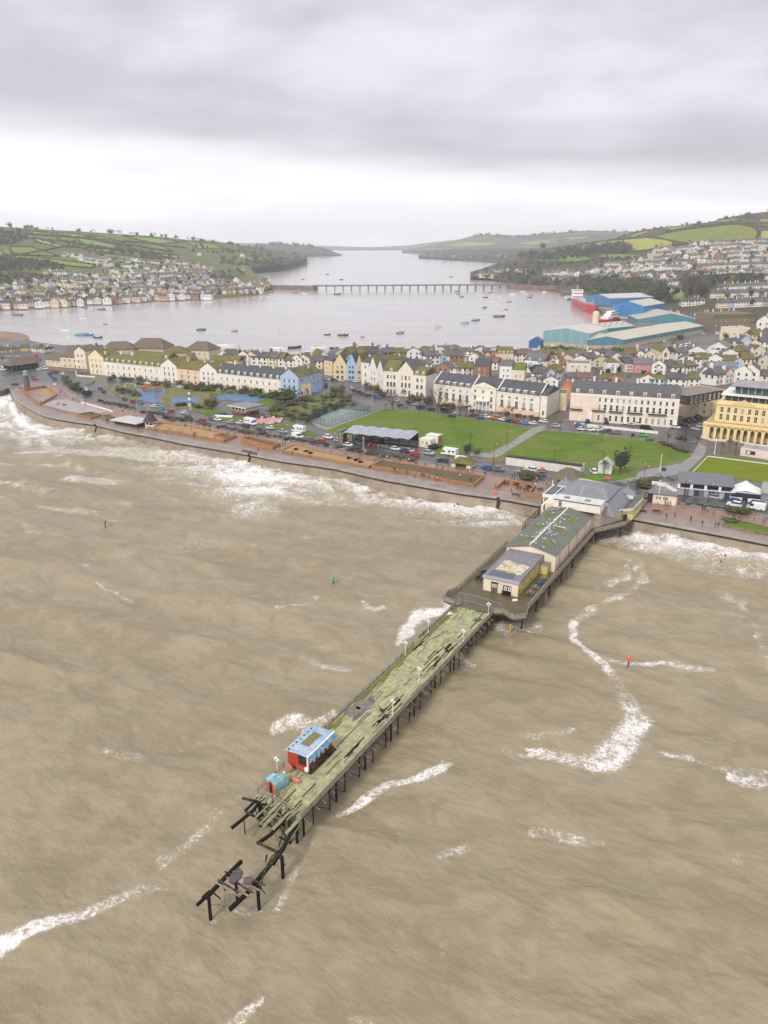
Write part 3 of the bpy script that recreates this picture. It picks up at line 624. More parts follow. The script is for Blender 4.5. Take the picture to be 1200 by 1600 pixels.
def slab(pxs,z,m,name):
 q=[pl(x,y,z)for x,y in pxs];MB().prism([(p.x,p.y)for p in q],z-.25,z).ob(name,m,wr)
dk=mat('grey_slab',(.075,.068,.07),.7,.3,1.5)
slab([(361,1366),(373,1354),(380,1362),(376,1371),(365,1381),(357,1376)],4.75,dk,'deck_slab')
slab([(381,1371),(392,1368),(397,1374),(389,1381),(380,1379)],4.7,mat('mauve_slab',(.12,.085,.08),.7,.3,1.5),'deck_slab')
slab([(374,1374),(381,1372),(380,1379),(375,1379)],4.6,M['paleboard'],'deck_slab')
def cable(pts_,r=.05,m=None):
 mb=MB();q=[pl(*p)for p in pts_]
 for a,b_ in zip(q,q[1:]):mb.cyl(a,b_,r,r,5)
 mb.ob('cable',m or M['weedwood'],wr)
cable([(436,1328,4.4),(425,1338,4.5),(417,1352,4.5),(412,1366,4.3),(408,1382,4.0),(406,1392,3.4)],.11)
cable([(437,1331,4.3),(428,1343,4.4),(420,1354,4.4)],.09)
cable([(441,1326,4.3),(434,1338,4.4),(424,1350,4.4),(418,1356,4.3)],.09)
cable([(444,1320,4.2),(452,1314,4.2),(468,1290,4.3),(470,1279,4.3)],.06,M['oldwood'])
cable([(436,1326,4.3),(436,1314,4.4),(429,1303,4.2),(420,1297,4.0)],.04)
cable([(327,1414,2.2),(340,1413,2.0),(350,1416,.6),(352,1418,.2)],.05,M['oldwood'])
cable([(370,1398,3.2),(352,1398,2.6),(350,1416,.2)],.02)
cable([(372,1402,3.4),(382,1405,2.6),(394,1400,3),(402,1390,3.6)],.04,M['oldwood'])
for i in range(6):
 a=419+i*3.2;beam('slat',[(a,1352-i*3.6,4.3),(a+6,1344-i*3.4,4.2)],.14,.1,M['weedwood'])
 # ---- lamp standards
def lamp_mesh():
 r=O('lamp',None)
 MB().cyl((0,0,0),(0,0,.5),.13,.09,8).cyl((0,0,.5),(0,0,2.6),.06,.045,8).ob('column',M['white'],r)
 a=MB()
 for s in(-1,1):a.bar((0,0,2.25),(s*.32,0,2.4),.05,.05)
 a.bar((-.34,0,2.5),(.34,0,2.5),.04,.04);a.ob('arm',M['white'],r)
 for p in((-.34,0,2.66),(.34,0,2.66),(0,0,2.92)):MB().blob(p,(.19,.19,.2),8,6).ob('globe',M['white'],r,smooth_=True)
 return r
LSPOT=[(-8.75,6.4,'beside the blue barrel roofed booth at the seaward end'),(-8.4,48.7,'on the left rail, nearer the sea of the two there'),(-8.5,59.3,'on the left rail, nearer the shore of the two there'),(-.35,58.8,'on the right rail between a big hole and the rail'),(-.5,73.0,'at the corner of the mesh barrier by the platform'),(-1.6,41,'standing out on the mossy deck off the right rail'),(-.7,29,'by broken boards on the right rail behind the red kiosk')]
l0=None
for i,(u,v,w)in enumerate(LSPOT):
 o=lamp_mesh()if l0 is None else copy_tree(l0)
 l0=l0 or o;o.name='pier_lamp';o.location=PL(u,v);o.rotation_euler.z=PRZ+g.uniform(-.3,.3)
 tag(o,'white three globe lamp '+w,'lamp','lamp standards on the pier')
 # ---- red hut with blue roof
hut=thing('kiosk','faded blue roofed red timber kiosk with open serving hatch on the mossy pier','kiosk',PL(-8.4,8.8),PRZ)
HW,HL=3.75,7.0
BW=mat('red_boards',(.52,.05,.018),.6,.25,2,dirt=(.22,.05,.02),dscale=1.3,dlo=.5,dhi=.75)
for k in range(13):
 w=HW/13
 z1=2.75;z0=.2
 if 7<=k<=11:z1=1.15
 MB().box(k*w+.01,-.04+.01*(k%2),z0,(k+1)*w-.01,.05,z1).ob('board',BW,hut)
MB().box(2.1,-.02,1.15,3.5,.04,2.65).ob('hatch',M['black'],hut)
MB().box(0,.06,.2,.08,HL,2.8).box(.08,HL-.08,.2,HW,HL,2.8).ob('wall',BW,hut)
sw=O('side_wall',None,hut)
for k in range(22):
 w=HL/22;top=.95 if 3<=k<=17 else 2.3
 MB().box(HW-.06,k*w+.01,.2,HW+.01*(k%2),(k+1)*w-.01,top).ob('board',BW,sw)
MB().box(HW-.2,1.0,.95,HW-.02,5.8,2.3).ob('opening',M['black'],hut)
for k in range(4):
 y=1.35+k*1.25;mb=MB()
 mb.prism([(0,0),(.32,.16),(.62,0),(.46,.3),(.62,.6),(.32,.46),(0,.6),(.16,.3)],0,.05)
 o=mb.ob('cutout',M['white'],hut,(HW+.06,y,1.05));o.rotation_euler=(R(90),0,R(90))
MB().box(HW+.02,.7,.62,HW+.55,HL-.2,.70).ob('counter',M['weedwood'],hut)
for k in range(6):MB().bar((HW+.45,.9+k*1.1,0),(HW+.45,.9+k*1.1,.62),.08,.08).ob('leg',M['weedwood'],hut)
MB().box(-.15,-.15,0,HW+.7,HL+.1,.2).ob('base',M['weedwood'],hut)
MB().box(HW-.14,-.1,.2,HW+.08,.1,2.7).ob('corner_post',M['white'],hut)
MB().blob((HW-.1,-.3,.75),(.42,.2,.5),9,6).ob('scroll_panel',M['white'],hut,smooth_=True)
MB().box(HW-.1,HL-.1,.9,HW+.12,HL+.1,2.5).ob('corner_post',M['white'],hut)
pk=mat('faded_pink_rail',(.55,.22,.16),.6,.2,2)
mb=MB()
for z in(.4,.85):mb.bar((1.9,-.35,z),(3.3,-.35,z),.07,.07)
for x in(1.9,2.9,3.3):mb.bar((x,-.35,0),(x,-.35,.95),.08,.08,up=(0,1,0))
mb.ob('hand_rail',pk,hut)
rf=O('roof',None,hut);nb=17
BL=[(.22,.42,.62),(.28,.47,.66),(.33,.50,.66),(.42,.54,.63),(.16,.35,.58),(.48,.50,.52),(.24,.30,.36)]
rm=mat('blue_roof_paint',objcol=True,rough=.6,var=.3,vscale=2.,dirt=(.46,.46,.46),dscale=1.6,dlo=.45,dhi=.62)
for k in range(nb):
 y0=-.3+k*(HL+.6)/nb;y1=y0+(HL+.6)/nb-.025
 def zt(x):return 3.02+.10*math.sin(math.pi*min(1,max(0,x/4.0)))
 c=BL[min(6,int(abs(g.gauss(0,2))))]
 mb=MB();xs_=(-.35,.6,2.,3.3,3.95)
 for a,b_ in zip(xs_,xs_[1:]):mb.add([(a,y0,zt(a)),(b_,y0,zt(b_)),(b_,y1,zt(b_)),(a,y1,zt(a)),(a,y0,zt(a)-.06),(b_,y0,zt(b_)-.06),(b_,y1,zt(b_)-.06),(a,y1,zt(a)-.06)],[(0,1,2,3),(7,6,5,4),(0,4,5,1),(3,2,6,7),(0,3,7,4),(1,5,6,2)])
 mb.ob('roof_board',rm,rf,(0,0,g.uniform(-.012,.012)),0,c)
for k in range(7):MB().box(.05+.08*(k%2),-.1+k*1.05,3.06,.3,.3+k*1.05,3.10).ob('dark_slate',M['black'],rf)
MB().prism([(1.0,2.1),(2.5,2.0),(2.6,5.6),(1.1,5.8)],3.1,3.17).ob('moss_patch',mat('roof_moss',(.21,.18,.06),.95,.35,3,bump=.6),rf)
for k in range(5):MB().box(2.75,1.5+k*.38,3.11,3.7,1.72+k*.38,3.16).ob('faded_board',mat('bleached_board',(.52,.52,.54),.7,.4,4)if k==0 else bpy.data.materials['bleached_board'],rf)
MB().box(3.78,-.35,3.02,4.02,HL+.35,3.16).ob('ridge_strip',M['white'],rf)
mb=MB();
for k in range(8):
 y0=-.35+k*(HL+.7)/8;y1=y0+(HL+.7)/8-.02
 MB().add([(4.02,y0,3.05),(4.02,y1,3.05),(4.36,y1,2.2),(4.36,y0,2.2),(3.97,y0,3.0),(3.97,y1,3.0),(4.31,y1,2.15),(4.31,y0,2.15)],[(0,3,2,1),(4,5,6,7),(0,1,5,4),(2,3,7,6),(1,2,6,5),(0,4,7,3)]).ob('canopy_board',rm,rf,(0,0,0),0,(.06+.02*g.random(),.34,.60))
 # ---- blue barrel roofed booth
bb=thing('booth','turquoise barrel roofed booth with orange arched front and dark doorway at the pier end','booth',PL(-7.75,2.4),PRZ-.08);bb.scale=(.88,.88,.88)
def arch(n,w,h,x0=0.):
 return[(x0,0)]+[(x0+w/2-w/2*math.cos(math.pi*k/n),h*.45+h*.55*math.sin(math.pi*k/n))for k in range(n+1)]+[(x0+w,0)]
A=arch(10,1.9,2.3)
of=mat('orange_front',(.50,.12,.02),.6,.25,2)
tq=mat('turquoise_roof',(.23,.44,.52),.7,.35,1.2,dirt=(.25,.27,.14),dscale=.9,dlo=.42,dhi=.62)
MB().add([(x,0,z)for x,z in A]+[(x,.1,z)for x,z in A],[tuple(range(len(A)))]+[tuple(range(len(A),2*len(A)))[::-1]]).ob('front',of,bb)
A2=arch(8,.62,2.15,.64)
MB().add([(x,-.03,z)for x,z in A2]+[(x,.02,z)for x,z in A2],[tuple(range(len(A2))),tuple(range(len(A2),2*len(A2)))[::-1]]+[(i,i+len(A2),(i+1)%len(A2)+len(A2),(i+1)%len(A2))for i in range(len(A2))]).ob('doorway',mat('dark_blue_door',(.01,.012,.03),.5,0),bb)
Ao=arch(5,2.06,2.5,-.08);n=len(Ao)
rf2=O('barrel_roof',None,bb)
for i in range(n-1):
 (x0,z0),(x1,z1)=Ao[i],Ao[i+1]
 MB().add([(x0,-.06,z0),(x1,-.06,z1),(x1+.25,3.1,z1*.86),(x0+.25,3.1,z0*.86),((x0-.95)*.95+.95,-.06,z0*.95),((x1-.95)*.95+.95,-.06,z1*.95),((x1-.95)*.95+1.2,3.1,z1*.81),((x0-.95)*.95+1.2,3.1,z0*.81)],[(0,1,2,3),(4,7,6,5),(0,4,5,1),(2,6,7,3)]).ob('roof_panel',tq,rf2)
MB().box(-.75,.8,0,-.05,2.7,1.5).box(-.8,.75,1.5,.0,2.75,1.6).ob('side_box',mat('light_blue_box',(.22,.52,.68),.55,.15,1.5),bb)
MB().add([(x+.25,3.05,z*.85)for x,z in Ao],[tuple(range(n))[::-1]]).ob('back',tq,bb)
rp=thing('rusty_panel','rust coloured square panel leaning on the rail between booth and red kiosk','panel',PL(-7.7,7.2),PRZ)
pb=MB().box(-.55,-.06,0,.55,.06,1.1).ob('plate',mat('rusty_plate',(.42,.17,.10),.75,.3,2),rp);pb.rotation_euler=(R(-25),R(38),0);pb.location=(0,0,.55)
MB().box(-.2,-.5,0,.12,-.2,.45).ob('stand',M['white'],rp)
pole=MB().bar(pl(433,1228,4.75),pl(444,1250,4.72),.12,.12).ob('fallen_pole',mat('pale_pole',(.45,.30,.18),.8,.3,2),None,P0,PRZ)
tag(pole,'long pale pole lying slantwise beside the booth doorway','pole')
for i,(a,b_,w)in enumerate([((455,1220),(470,1202),'across the boards before the red kiosk'),((448,1196),(494,1217),'along the front foot of the red kiosk'),((437,1236),(456,1214),'beside the booth wall'),((670,1000),(700,985),'near the left rail by the shore end'),((688,996),(690,988),'standing up from the broken boards'),((690,957),(700,962),'pale and short by the barrier'),((560,1128),(575,1112),'dark by the gaps near the right rail'),((727,1003),(735,990),'near the biggest hole'),((706,996),(722,1004),'across the biggest hole'),((600,1090),(620,1078),'grey in the mid deck'),((708,1010),(730,988),'leaning over the biggest hole')]):
 o=MB().bar(pl(*a,4.70+.006*i),pl(*b_,4.72+.006*i),.16,.07).ob('loose_board',M['paleboard']if i%3 else M['oldwood'],None,P0,PRZ)
 tag(o,'loose timber board lying '+w,'board','loose boards on the pier deck')
o=MB().blob((0,0,.3),(.9,.5,.32),8,5,jit=.5).ob('red_scrap',mat('salmon_cloth',(.55,.22,.14),.8,.3,2),None,PL(-5.2,6.4),PRZ);tag(o,'crumpled salmon pink scrap lying in front of the red kiosk','scrap')
for i,(px,py)in enumerate(((597,1111),(603,1121))):
 o=MB().blob((0,0,.2),(.45,.3,.25),7,4,jit=.8).bar((0,0,.2),(.9,.5,.35),.1,.1).bar((0,0,.2),(-.5,.8,.4),.1,.1).ob('wreckage',M['black'],None,at(px,py,DZ));tag(o,('small dark twisted scrap by the %s of the lamp on the right rail'%('left','foot')[i]),'scrap')
o=MB().blob((0,0,.25),(.7,.35,.3),8,4,jit=.6).ob('sack',M['white'],None,PL(-7.9,69.2),.4);tag(o,'white sack lying on the deck near the left rail and barrier','sack')
o=MB().blob((0,0,.2),(.9,.6,.3),8,4,jit=.7).ob('tarpaulin',mat('green_tarp',(.06,.14,.08),.7,.2,2),None,PL(-1.6,69.5),.4);tag(o,'dark green crumpled tarpaulin on the mossy deck near the platform','tarpaulin')
# ---- cabin
CRE=(.74,.62,.44)
def win_mesh(w,h,bars=1,sill=True,v='glass',fr=.09):
 mb=MB()
 mb.box(-w/2+fr,-.03,fr,w/2-fr,.0,h-fr,1)
 mb.box(-w/2,-.07,0,-w/2+fr,0,h).box(w/2-fr,-.07,0,w/2,0,h).box(-w/2+fr,-.07,0,w/2-fr,0,fr).box(-w/2+fr,-.07,h-fr,w/2-fr,0,h)
 if bars>=1:mb.box(-w/2+fr,-.055,h*.5-.04,w/2-fr,-.03,h*.5+.04)
 if bars>=2:mb.box(-.035,-.056,fr,.035,-.03,h-fr)
 if sill:mb.box(-w/2-.08,-.16,-.1,w/2+.08,0,0)
 return mb.data('window',[M['trim'],M[v]])
WIN={}
M['blind']=mat('window_blind',(.34,.32,.29),.4,.2,1)
def win(w,h,bars=1,sill=True):
 v=g.choice(('glass','glass','glass','blind'));k=(round(w,1),round(h,1),bars,sill,v)
 if k not in WIN:WIN[k]=win_mesh(k[0],k[1],bars,sill,v)
 return WIN[k]
M['lichen']=mat('lichen_render',(.70,.58,.40),.8,.1,.5,dirt=(.40,.36,.05),dscale=.35,dlo=.42,dhi=.66,space='World')
M['cream']=mat('cream_render',(.76,.65,.48),.75,.12,.4,dirt=(.40,.36,.26),dscale=.5,dlo=.62,dhi=.85,space='World')
cab=thing('cabin','low cream cabin with lichen patched flat grey roof before the green roofed hall','cabin',PL(-6.5,84.9),PRZ)
CW,CD,CH=8.5,20.0,3.45
MB().box(0,0,0,CW,.15,CH).box(0,.15,0,.15,CD,CH).ob('wall',M['cream'],cab)
MB().box(CW-.15,.15,0,CW,CD,CH).ob('wall',mat('yellow_lichen_wall',(.60,.50,.16),.85,.2,.6,dirt=(.33,.30,.03),dscale=.5,dlo=.42,dhi=.65,space='World'),cab)['label']='yellowed lichen covered side wall'
gr=mat('grey_felt_roof',(.20,.19,.21),.6,.2,.5)
MB().add([(-.25,.35,CH+.25),(CW+.25,.35,CH+.25),(CW+.25,CD,CH+.75),(-.25,CD,CH+.75),(-.25,.35,CH),(CW+.25,.35,CH),(CW+.25,CD,CH),(-.25,CD,CH)],[(0,1,2,3),(0,4,5,1),(1,5,6,2),(2,6,7,3),(3,7,4,0),(7,6,5,4)]).ob('roof',gr,cab)
MB().add([(-.3,-.35,CH-.15),(CW+.3,-.35,CH-.15),(CW+.27,.36,CH+.28),(-.27,.36,CH+.28),(-.3,-.30,CH-.22),(CW+.3,-.30,CH-.22),(CW+.27,.33,CH-.02),(-.27,.33,CH-.02)],[(0,1,2,3),(7,6,5,4),(0,4,5,1),(0,3,7,4),(1,5,6,2)]).ob('fascia',mat('blue_grey_fascia',(.26,.27,.32),.5,.15,1),cab)
lp=mat('roof_lichen',(.42,.38,.22),.95,.3,.9,dirt=(.66,.60,.48),dscale=1.1,dlo=.45,dhi=.6,bump=.5,space='World')
ring=[(1.2,4.4),(1.2,10.2),(2.6,10.8),(4.6,9.6),(6.4,9.9),(8.0,9.2),(7.8,7.0),(7.7,4.2),(6.9,3.2),(6.2,4.3),(4.2,4.0),(2.6,4.6)]
mb=MB();zr=[CH+.275+.5*(p[1]-.35)/(CD-.35)+.02 for p in ring];mb.add([(p[0],p[1],z)for p,z in zip(ring,zr)],[tuple(range(len(ring)))[::-1]]);mb.ob('lichen_patch',lp,cab)
MB().add([(.6,1.0,CH+.31),(7.0,1.0,CH+.31),(6.4,3.4,CH+.37),(.8,3.8,CH+.38)],[(0,1,2,3)]).ob('felt_patch',mat('dark_felt',(.10,.10,.13),.5,.2,1),cab)
dr=MB().box(1.95,-.06,0,3.55,0,2.3).ob('door',mat('brown_door',(.17,.085,.045),.5,.3,2),cab)
MB().box(2.15,-.09,1.15,3.4,-.06,2.1).ob('pane',mat('milky_pane',(.42,.42,.40),.3,.4,2),dr)
MB().box(1.9,-.12,2.35,3.7,-.02,2.6).ob('lamp_bar',M['black'],cab)
dr=MB().box(4.9,-.06,0,6.9,0,2.3).ob('door',mat('dark_brown_door',(.085,.05,.035),.5,.3,2),cab)
for x in(5.2,6.15):MB().box(x,-.10,1.05,x+.62,-.06,2.05).ob('notice',M['white'],dr)
for x in(5.38,6.33):MB().box(x,-.12,1.25,x+.22,-.10,1.85).ob('glass',M['glass'],dr)
for y in(2.0,5.4,8.8,13.4):
 o=O('window',win(.7,.7,0),cab,(CW+.01,y,1.9),R(90))
MB().box(CW,15.5,0,CW+2.0,19.4,2.4).ob('annex',mat('annex_wall',(.62,.50,.22),.8,.2,.6,dirt=(.36,.32,.05),dscale=.6,dlo=.5,dhi=.7,space='World'),cab)
MB().box(CW-.0,15.4,2.4,CW+2.1,19.5,2.5).ob('annex_roof',gr,cab)
def bench(name,label,loc,rz,L=1.8,m=None,group=None):
 m=m or M['oldwood'];b_=thing(name,label,'bench',loc,rz,group)
 s=MB();
 for k in range(3):MB().box(-L/2,.02+k*.15,.42,L/2,.15+k*.15,.46).ob('seat_slat',m,b_)
 for k in range(3):MB().box(-L/2,.46+.02*k,.55+k*.15,L/2,.49+.02*k,.67+k*.15).ob('back_slat',m,b_)
 for x in(-L/2+.15,L/2-.15):MB().bar((x,.05,0),(x,.05,.42),.06,.06,up=(0,1,0)).bar((x,.47,0),(x,.52,1.0),.06,.06,up=(0,1,0)).ob('leg',m,b_)
 return b_
bench('bench','dark bench against the cabin front under the white notices',PL(-.7,84.1),PRZ,2.2,M['charwood'])
def picnic(name,label,loc,rz,group,m=None):
 m=m or M['oldwood'];b_=thing(name,label,'table',loc,rz,group)
 for k in range(5):MB().box(-.38+k*.155,-.9,.72,-.24+k*.155,.9,.76).ob('top_slat',m,b_)
 for s in(-1,1):MB().box(s*.75-.14,-.9,.42,s*.75+.14,.9,.46).ob('seat',m,b_)
 for y in(-.65,.65):
  for s in(-1,1):MB().bar((s*.25,y,.72),(s*.7,y,0),.07,.07).ob('leg',m,b_)
  MB().bar((-.85,y,.4),(.85,y,.4),.07,.07).ob('brace',m,b_)
 return b_
for i,(u,v,w)in enumerate([(-9.6,90,'nearest the sea of two along the left railing'),(-9.7,93.5,'nearer the hall of two along the left railing')]):picnic('picnic_table','dark weathered picnic table '+w,PL(u,v),PRZ+.1,'picnic tables by the pier cabin',M['charwood'])
for i,(u,v,w)in enumerate([(4.0,88,'beside the cabin side wall, nearest the sea'),(4.1,91.3,'beside the cabin side wall, next to the blue sheet'),(4.2,97.5,'beside the cabin side wall, beyond the blue sheet')]):picnic('picnic_table','grey picnic table '+w,PL(u,v),PRZ+.2*i,'picnic tables by the pier cabin')
o=MB().blob((0,0,.45),(.8,1.5,.5),9,5,jit=.4).ob('blue_sheet',mat('blue_tarp',(.02,.05,.12),.5,.3,2),None,PL(4.0,94.4),PRZ);tag(o,'dark blue tarpaulin heap between the picnic tables by the cabin','tarpaulin')
o=MB().prism([(-.7,-.4),(.6,-.5),(.8,.2),(-.2,.5)],0,.12).ob('white_sheet',M['white'],None,PL(1.9,83.0),.2);tag(o,'white sheet lying on the wet platform by the cabin corner','sheet')
# ---- hall with the green roof
HZ=4.6;hall=thing('pier_hall','cream pier hall with long green roof, white ridge and gabled dormers','hall',PL(-7.6,103),PRZ)
W2,D2,E2,RZ2=12.6,35.5,4.55,6.25
rx=6.2
MB().add([(0,0,0),(W2,0,0),(W2,0,E2),(rx,0,RZ2-.15),(0,0,E2)],[(0,1,2,3,4)]).add([(W2,D2,0),(0,D2,0),(0,D2,E2),(rx,D2,RZ2-.15),(W2,D2,E2)],[(0,1,2,3,4)]).add([(W2,0,0),(W2,D2,0),(W2,D2,E2),(W2,0,E2),(0,0,0),(0,D2,0),(0,D2,E2),(0,0,E2)],[(0,1,2,3),(5,4,7,6)]).ob('wall',M['cream'],hall)
for k in range(1,9):MB().box(W2,k*4-.06,0,W2+.1,k*4+.06,E2-.2).ob('batten',M['oldwood']if k%2 else M['trim'],hall)
MB().box(W2-.1,-.08,0,W2+.1,.1,E2).ob('corner_trim',M['trim'],hall)
for x0,x1,zz_ in((1.2,6.2,0),(6.3,11.0,0)):MB().bar((x0,-.06,E2+(.3 if x0<6 else 1.1)),(x1,-.06,E2+(1.1 if x0<6 else .3)),.05,.1).ob('bargeboard',M['paleboard'],hall)
grf=mat('green_corrugated_roof',(.125,.145,.11),.55,.2,.4,dirt=(.14,.135,.06),dscale=.22,dlo=.48,dhi=.75,space='World')
rfo=O('roof',None,hall)
def slope(x0,z0,x1,z1):
 n=18;d=D2+.8
 for k in range(n):
  y0=-.4+k*d/n;y1=y0+d/n-.03
  MB().add([(x0,y0,z0),(x1,y0,z1),(x1,y1,z1),(x0,y1,z0),(x0,y0,z0-.1),(x1,y0,z1-.1),(x1,y1,z1-.1),(x0,y1,z0-.1)],[(0,1,2,3),(7,6,5,4),(0,4,5,1),(2,6,7,3),(1,5,6,2),(3,7,4,0)]).ob('roof_sheet',grf,rfo,(0,0,.012*(k%2)))
slope(-.4,E2-.05,rx,RZ2);slope(rx,RZ2+.001,W2+.4,E2-.05)
MB().box(rx-.16,-.45,RZ2+.0,rx+.16,D2-1,RZ2+.16).ob('ridge',M['white'],rfo)
mg=mat('mossy_dormer',(.14,.15,.045),.95,.25,.8,dirt=(.10,.11,.03),dscale=.6,dlo=.5,dhi=.7,space='World')
for k,y in enumerate((5.2,15.6,26.0)):
 for s in(1,-1):
  f0=rx+s*4.3;zb=RZ2-(RZ2-E2)*4.3/6.4
  ap=(f0,y,zb+1.0);bk=(rx+s*.6,y,RZ2-.1);a,b_=(f0+s*.0,y-1.9,zb-.0),(f0,y+1.9,zb-.0)
  MB().add([ap,bk,a,b_,(rx+s*.4,y-1.9,RZ2-.25),(rx+s*.4,y+1.9,RZ2-.25)],[(0,1,2)if s>0 else(1,0,2),(1,0,3)if s>0 else(0,1,3)]).ob('dormer_roof',mg,hall)
  MB().add([(f0+s*.05,y-1.9,zb-.05),(f0+s*.05,y+1.9,zb-.05),(f0+s*.05,y,zb+1.05)],[(0,1,2)if s>0 else(2,1,0)]).ob('dormer_front',M['white'],hall)
  MB().box(min(f0+s*.06,f0+s*.1),y-.4,zb+.1,max(f0+s*.06,f0+s*.1),y+.4,zb+.5).ob('dormer_window',M['glass'],hall)
MB().add([(rx-6.3,30.8,E2+.12),(rx-1.2,30.8,RZ2-.2),(rx-1.2,35.3,RZ2-.2),(rx-6.3,35.3,E2+.12)],[(0,1,2,3)]).ob('puddle',mat('roof_puddle',(.10,.12,.15),.08,.1,1),hall)
gm=MB().blob((0,0,.22),(.26,.13,.13),7,5).blob((.25,0,.38),(.1,.08,.09),6,4).add([(-.2,-.1,.25),(-.2,.1,.25),(-.5,0,.24)],[(0,1,2)]).bar((.02,.04,0),(.02,.04,.12),.02,.02).bar((.02,-.04,0),(.02,-.04,.12),.02,.02).add([(.33,-.02,.38),(.33,.02,.38),(.45,0,.36)],[(0,1,2)]).data('gull',M['white'],True)
def gull(p,rz):
 o=O('gull',gm,None,p,rz,None,.85)
 tag(o,'white gull standing on the green roof of the pier hall','gull','gulls on the pier hall roof');return o
for k in range(96):
 m_=k%4
 if m_==0:u,v=rx+g.uniform(-.1,.1),g.uniform(0,30);z=RZ2+.16
 elif m_==1:
  y=g.choice((5.2,15.6,26.0));s=g.choice((1,-1));tt=g.uniform(.6,4.3);u=rx+s*tt;v=y+g.uniform(-.15,.15);z=RZ2-.1+(E2+.45-RZ2+1.0-.6)*max(0,(tt-.6)/3.7)*.35+.02
  z=(RZ2-.1)+((RZ2-(RZ2-E2)*4.3/6.4+1.0)-(RZ2-.1))*(tt-.6)/3.7
 else:
  u=rx+abs(g.gauss(0,1.6))*(1 if g.random()<.75 else-1);v=g.uniform(1,24);z=RZ2-(RZ2-E2+.05)*abs(u-rx)/6.8+.03
 gull(PL(-7.6+u,103+v,HZ+z),g.uniform(0,6.28))
 # ---- pavilion
pav=thing('pavilion','cream pier pavilion at the promenade with grey hipped roofs, long white attic block and turret','pavilion',PL(0,0,0),PRZ)
sl=mat('grey_slate_roof',(.20,.205,.225),.5,.2,.6)
slD=mat('dark_slate_roof',(.115,.12,.13),.5,.2,.6)
MB().prism([(6.0,141),(10.8,150.5),(10.8,166),(-12.6,166),(-12.6,152),(-10,138.6),(5,138.6)],4.6,7.75).ob('wall',M['cream'],pav)
MB().prism([(5.8,140.8),(11.0,150.5),(11.0,166.2),(-12.8,166.2),(-12.8,152),(-10.2,138.8),(5,138.8)],7.75,7.95).ob('lower_roof',slD,pav)
MB().bar((5.9,140.9,7.9),(11.1,150.6,7.9),.22,.3).ob('parapet_trim',M['white'],pav)
MB().bar((7.6,144.8,6.6),(8.1,145.7,6.6),.1,.5).ob('vent',M['black'],pav)
MB().box(-5.9,136.2,10.2,7.4,141,12.7).ob('attic',mat('white_boarding',(.78,.74,.66),.7,.1,.4,dirt=(.5,.44,.34),dscale=.4,dlo=.6,dhi=.85,space='World'),pav)
MB().box(-6.1,136.0,12.7,7.6,141.2,12.82).ob('attic_roof',mat('pale_flat_roof',(.60,.60,.58),.6,.15,.5),pav)
for u in(-3.5,2.4):MB().box(u,137.5,12.82,u+1.6,139.5,12.87).ob('roof_panel',M['oldwood'],pav)
MB().box(-4.4,136.14,10.5,-3.5,136.2,12.2).ob('door',M['oldwood'],pav)
MB().box(-6.0,136.05,12.45,7.5,136.18,12.62).ob('gutter',M['black'],pav)
MB().box(-9,138.6,7.95,6.6,148,10.2).ob('upper_wall',M['cream'],pav)
def hip(mb,x0,y0,x1,y1,z0,z1,ix,iy,m=0):
 mb.add([(x0,y0,z0),(x1,y0,z0),(x1,y1,z0),(x0,y1,z0),(x0+ix,y0+iy,z1),(x1-ix,y0+iy,z1),(x1-ix,y1-iy,z1),(x0+ix,y1-iy,z1)],[(0,1,5,4),(1,2,6,5),(2,3,7,6),(3,0,4,7),(4,5,6,7)],m);return mb
hip(MB(),-10,142,10.2,164,8.0,10.9,3,3).ob('skirt_roof',sl,pav)
MB().box(-6.5,146,10.4,6.8,160.5,11.4).ob('clerestory',M['trim'],pav)
hip(MB(),-7.2,145.4,7.4,161,11.4,13.4,2.6,4.5).ob('main_roof',sl,pav)
for(a,b_)in(((-4.6,150,13.35),(-7.1,145.5,11.45)),((4.8,150,13.35),(7.3,145.5,11.45)),((-4.6,150,13.4),(4.8,150,13.4)),((-1,145.5,11.45),(-1,150,13.4))):MB().bar(a,b_,.15,.12).ob('lead_strip',M['chrome'],pav)
def turret(u,v,nm):
 tr=O(nm,None,pav,(u,v,0))
 MB().box(-1.9,-1.5,7.9,1.9,1.5,9.4).ob('wall',M['trim'],tr)
 for x in(-1.9,1.9):
  for y in(-1.5,1.5):MB().box(x-.12,y-.12,7.9,x+.12,y+.12,9.45).ob('pilaster',M['white'],tr)
 MB().add([(-2.3,-1.9,9.4),(2.3,-1.9,9.4),(2.3,1.9,9.4),(-2.3,1.9,9.4),(0,0,11.0)],[(0,1,4),(1,2,4),(2,3,4),(3,0,4),(3,2,1,0)]).ob('pyramid_roof',sl,tr)
 MB().cyl((0,0,10.9),(0,0,11.5),.12,.05,6).ob('finial',M['white'],tr)
turret(9.2,163,'turret');turret(-10.3,163.2,'turret')
MB().box(-8.6,164.4,8,7.0,164.7,9.6).ob('parapet',M['white'],pav)
MB().add([(-6.6,165.6,8.9),(1.4,164.6,8.9),(1.4,164.6,11),(-6.6,165.6,11),(-6.6,165.8,8.9),(1.4,164.8,8.9),(1.4,164.8,11),(-6.6,165.8,11)],[(0,1,2,3),(7,6,5,4),(3,2,6,7),(1,5,6,2),(4,0,3,7)]).ob('sign_board',M['cream'],pav)
for u in(-5,-1):MB().bar((u,165.4-.12*(u+6.6),9),(u,165.3-.12*(u+6.6),11),.08,.06).ob('sign_brace',M['oldwood'],pav)
MB().prism([(11.2,149.5),(13.4,151.8),(13.9,163),(11,163)],4.6,6.9).ob('porch_wall',mat('yellow_render',(.66,.56,.22),.8,.15,.6,dirt=(.42,.38,.12),dscale=.6,dlo=.5,dhi=.75,space='World'),pav)
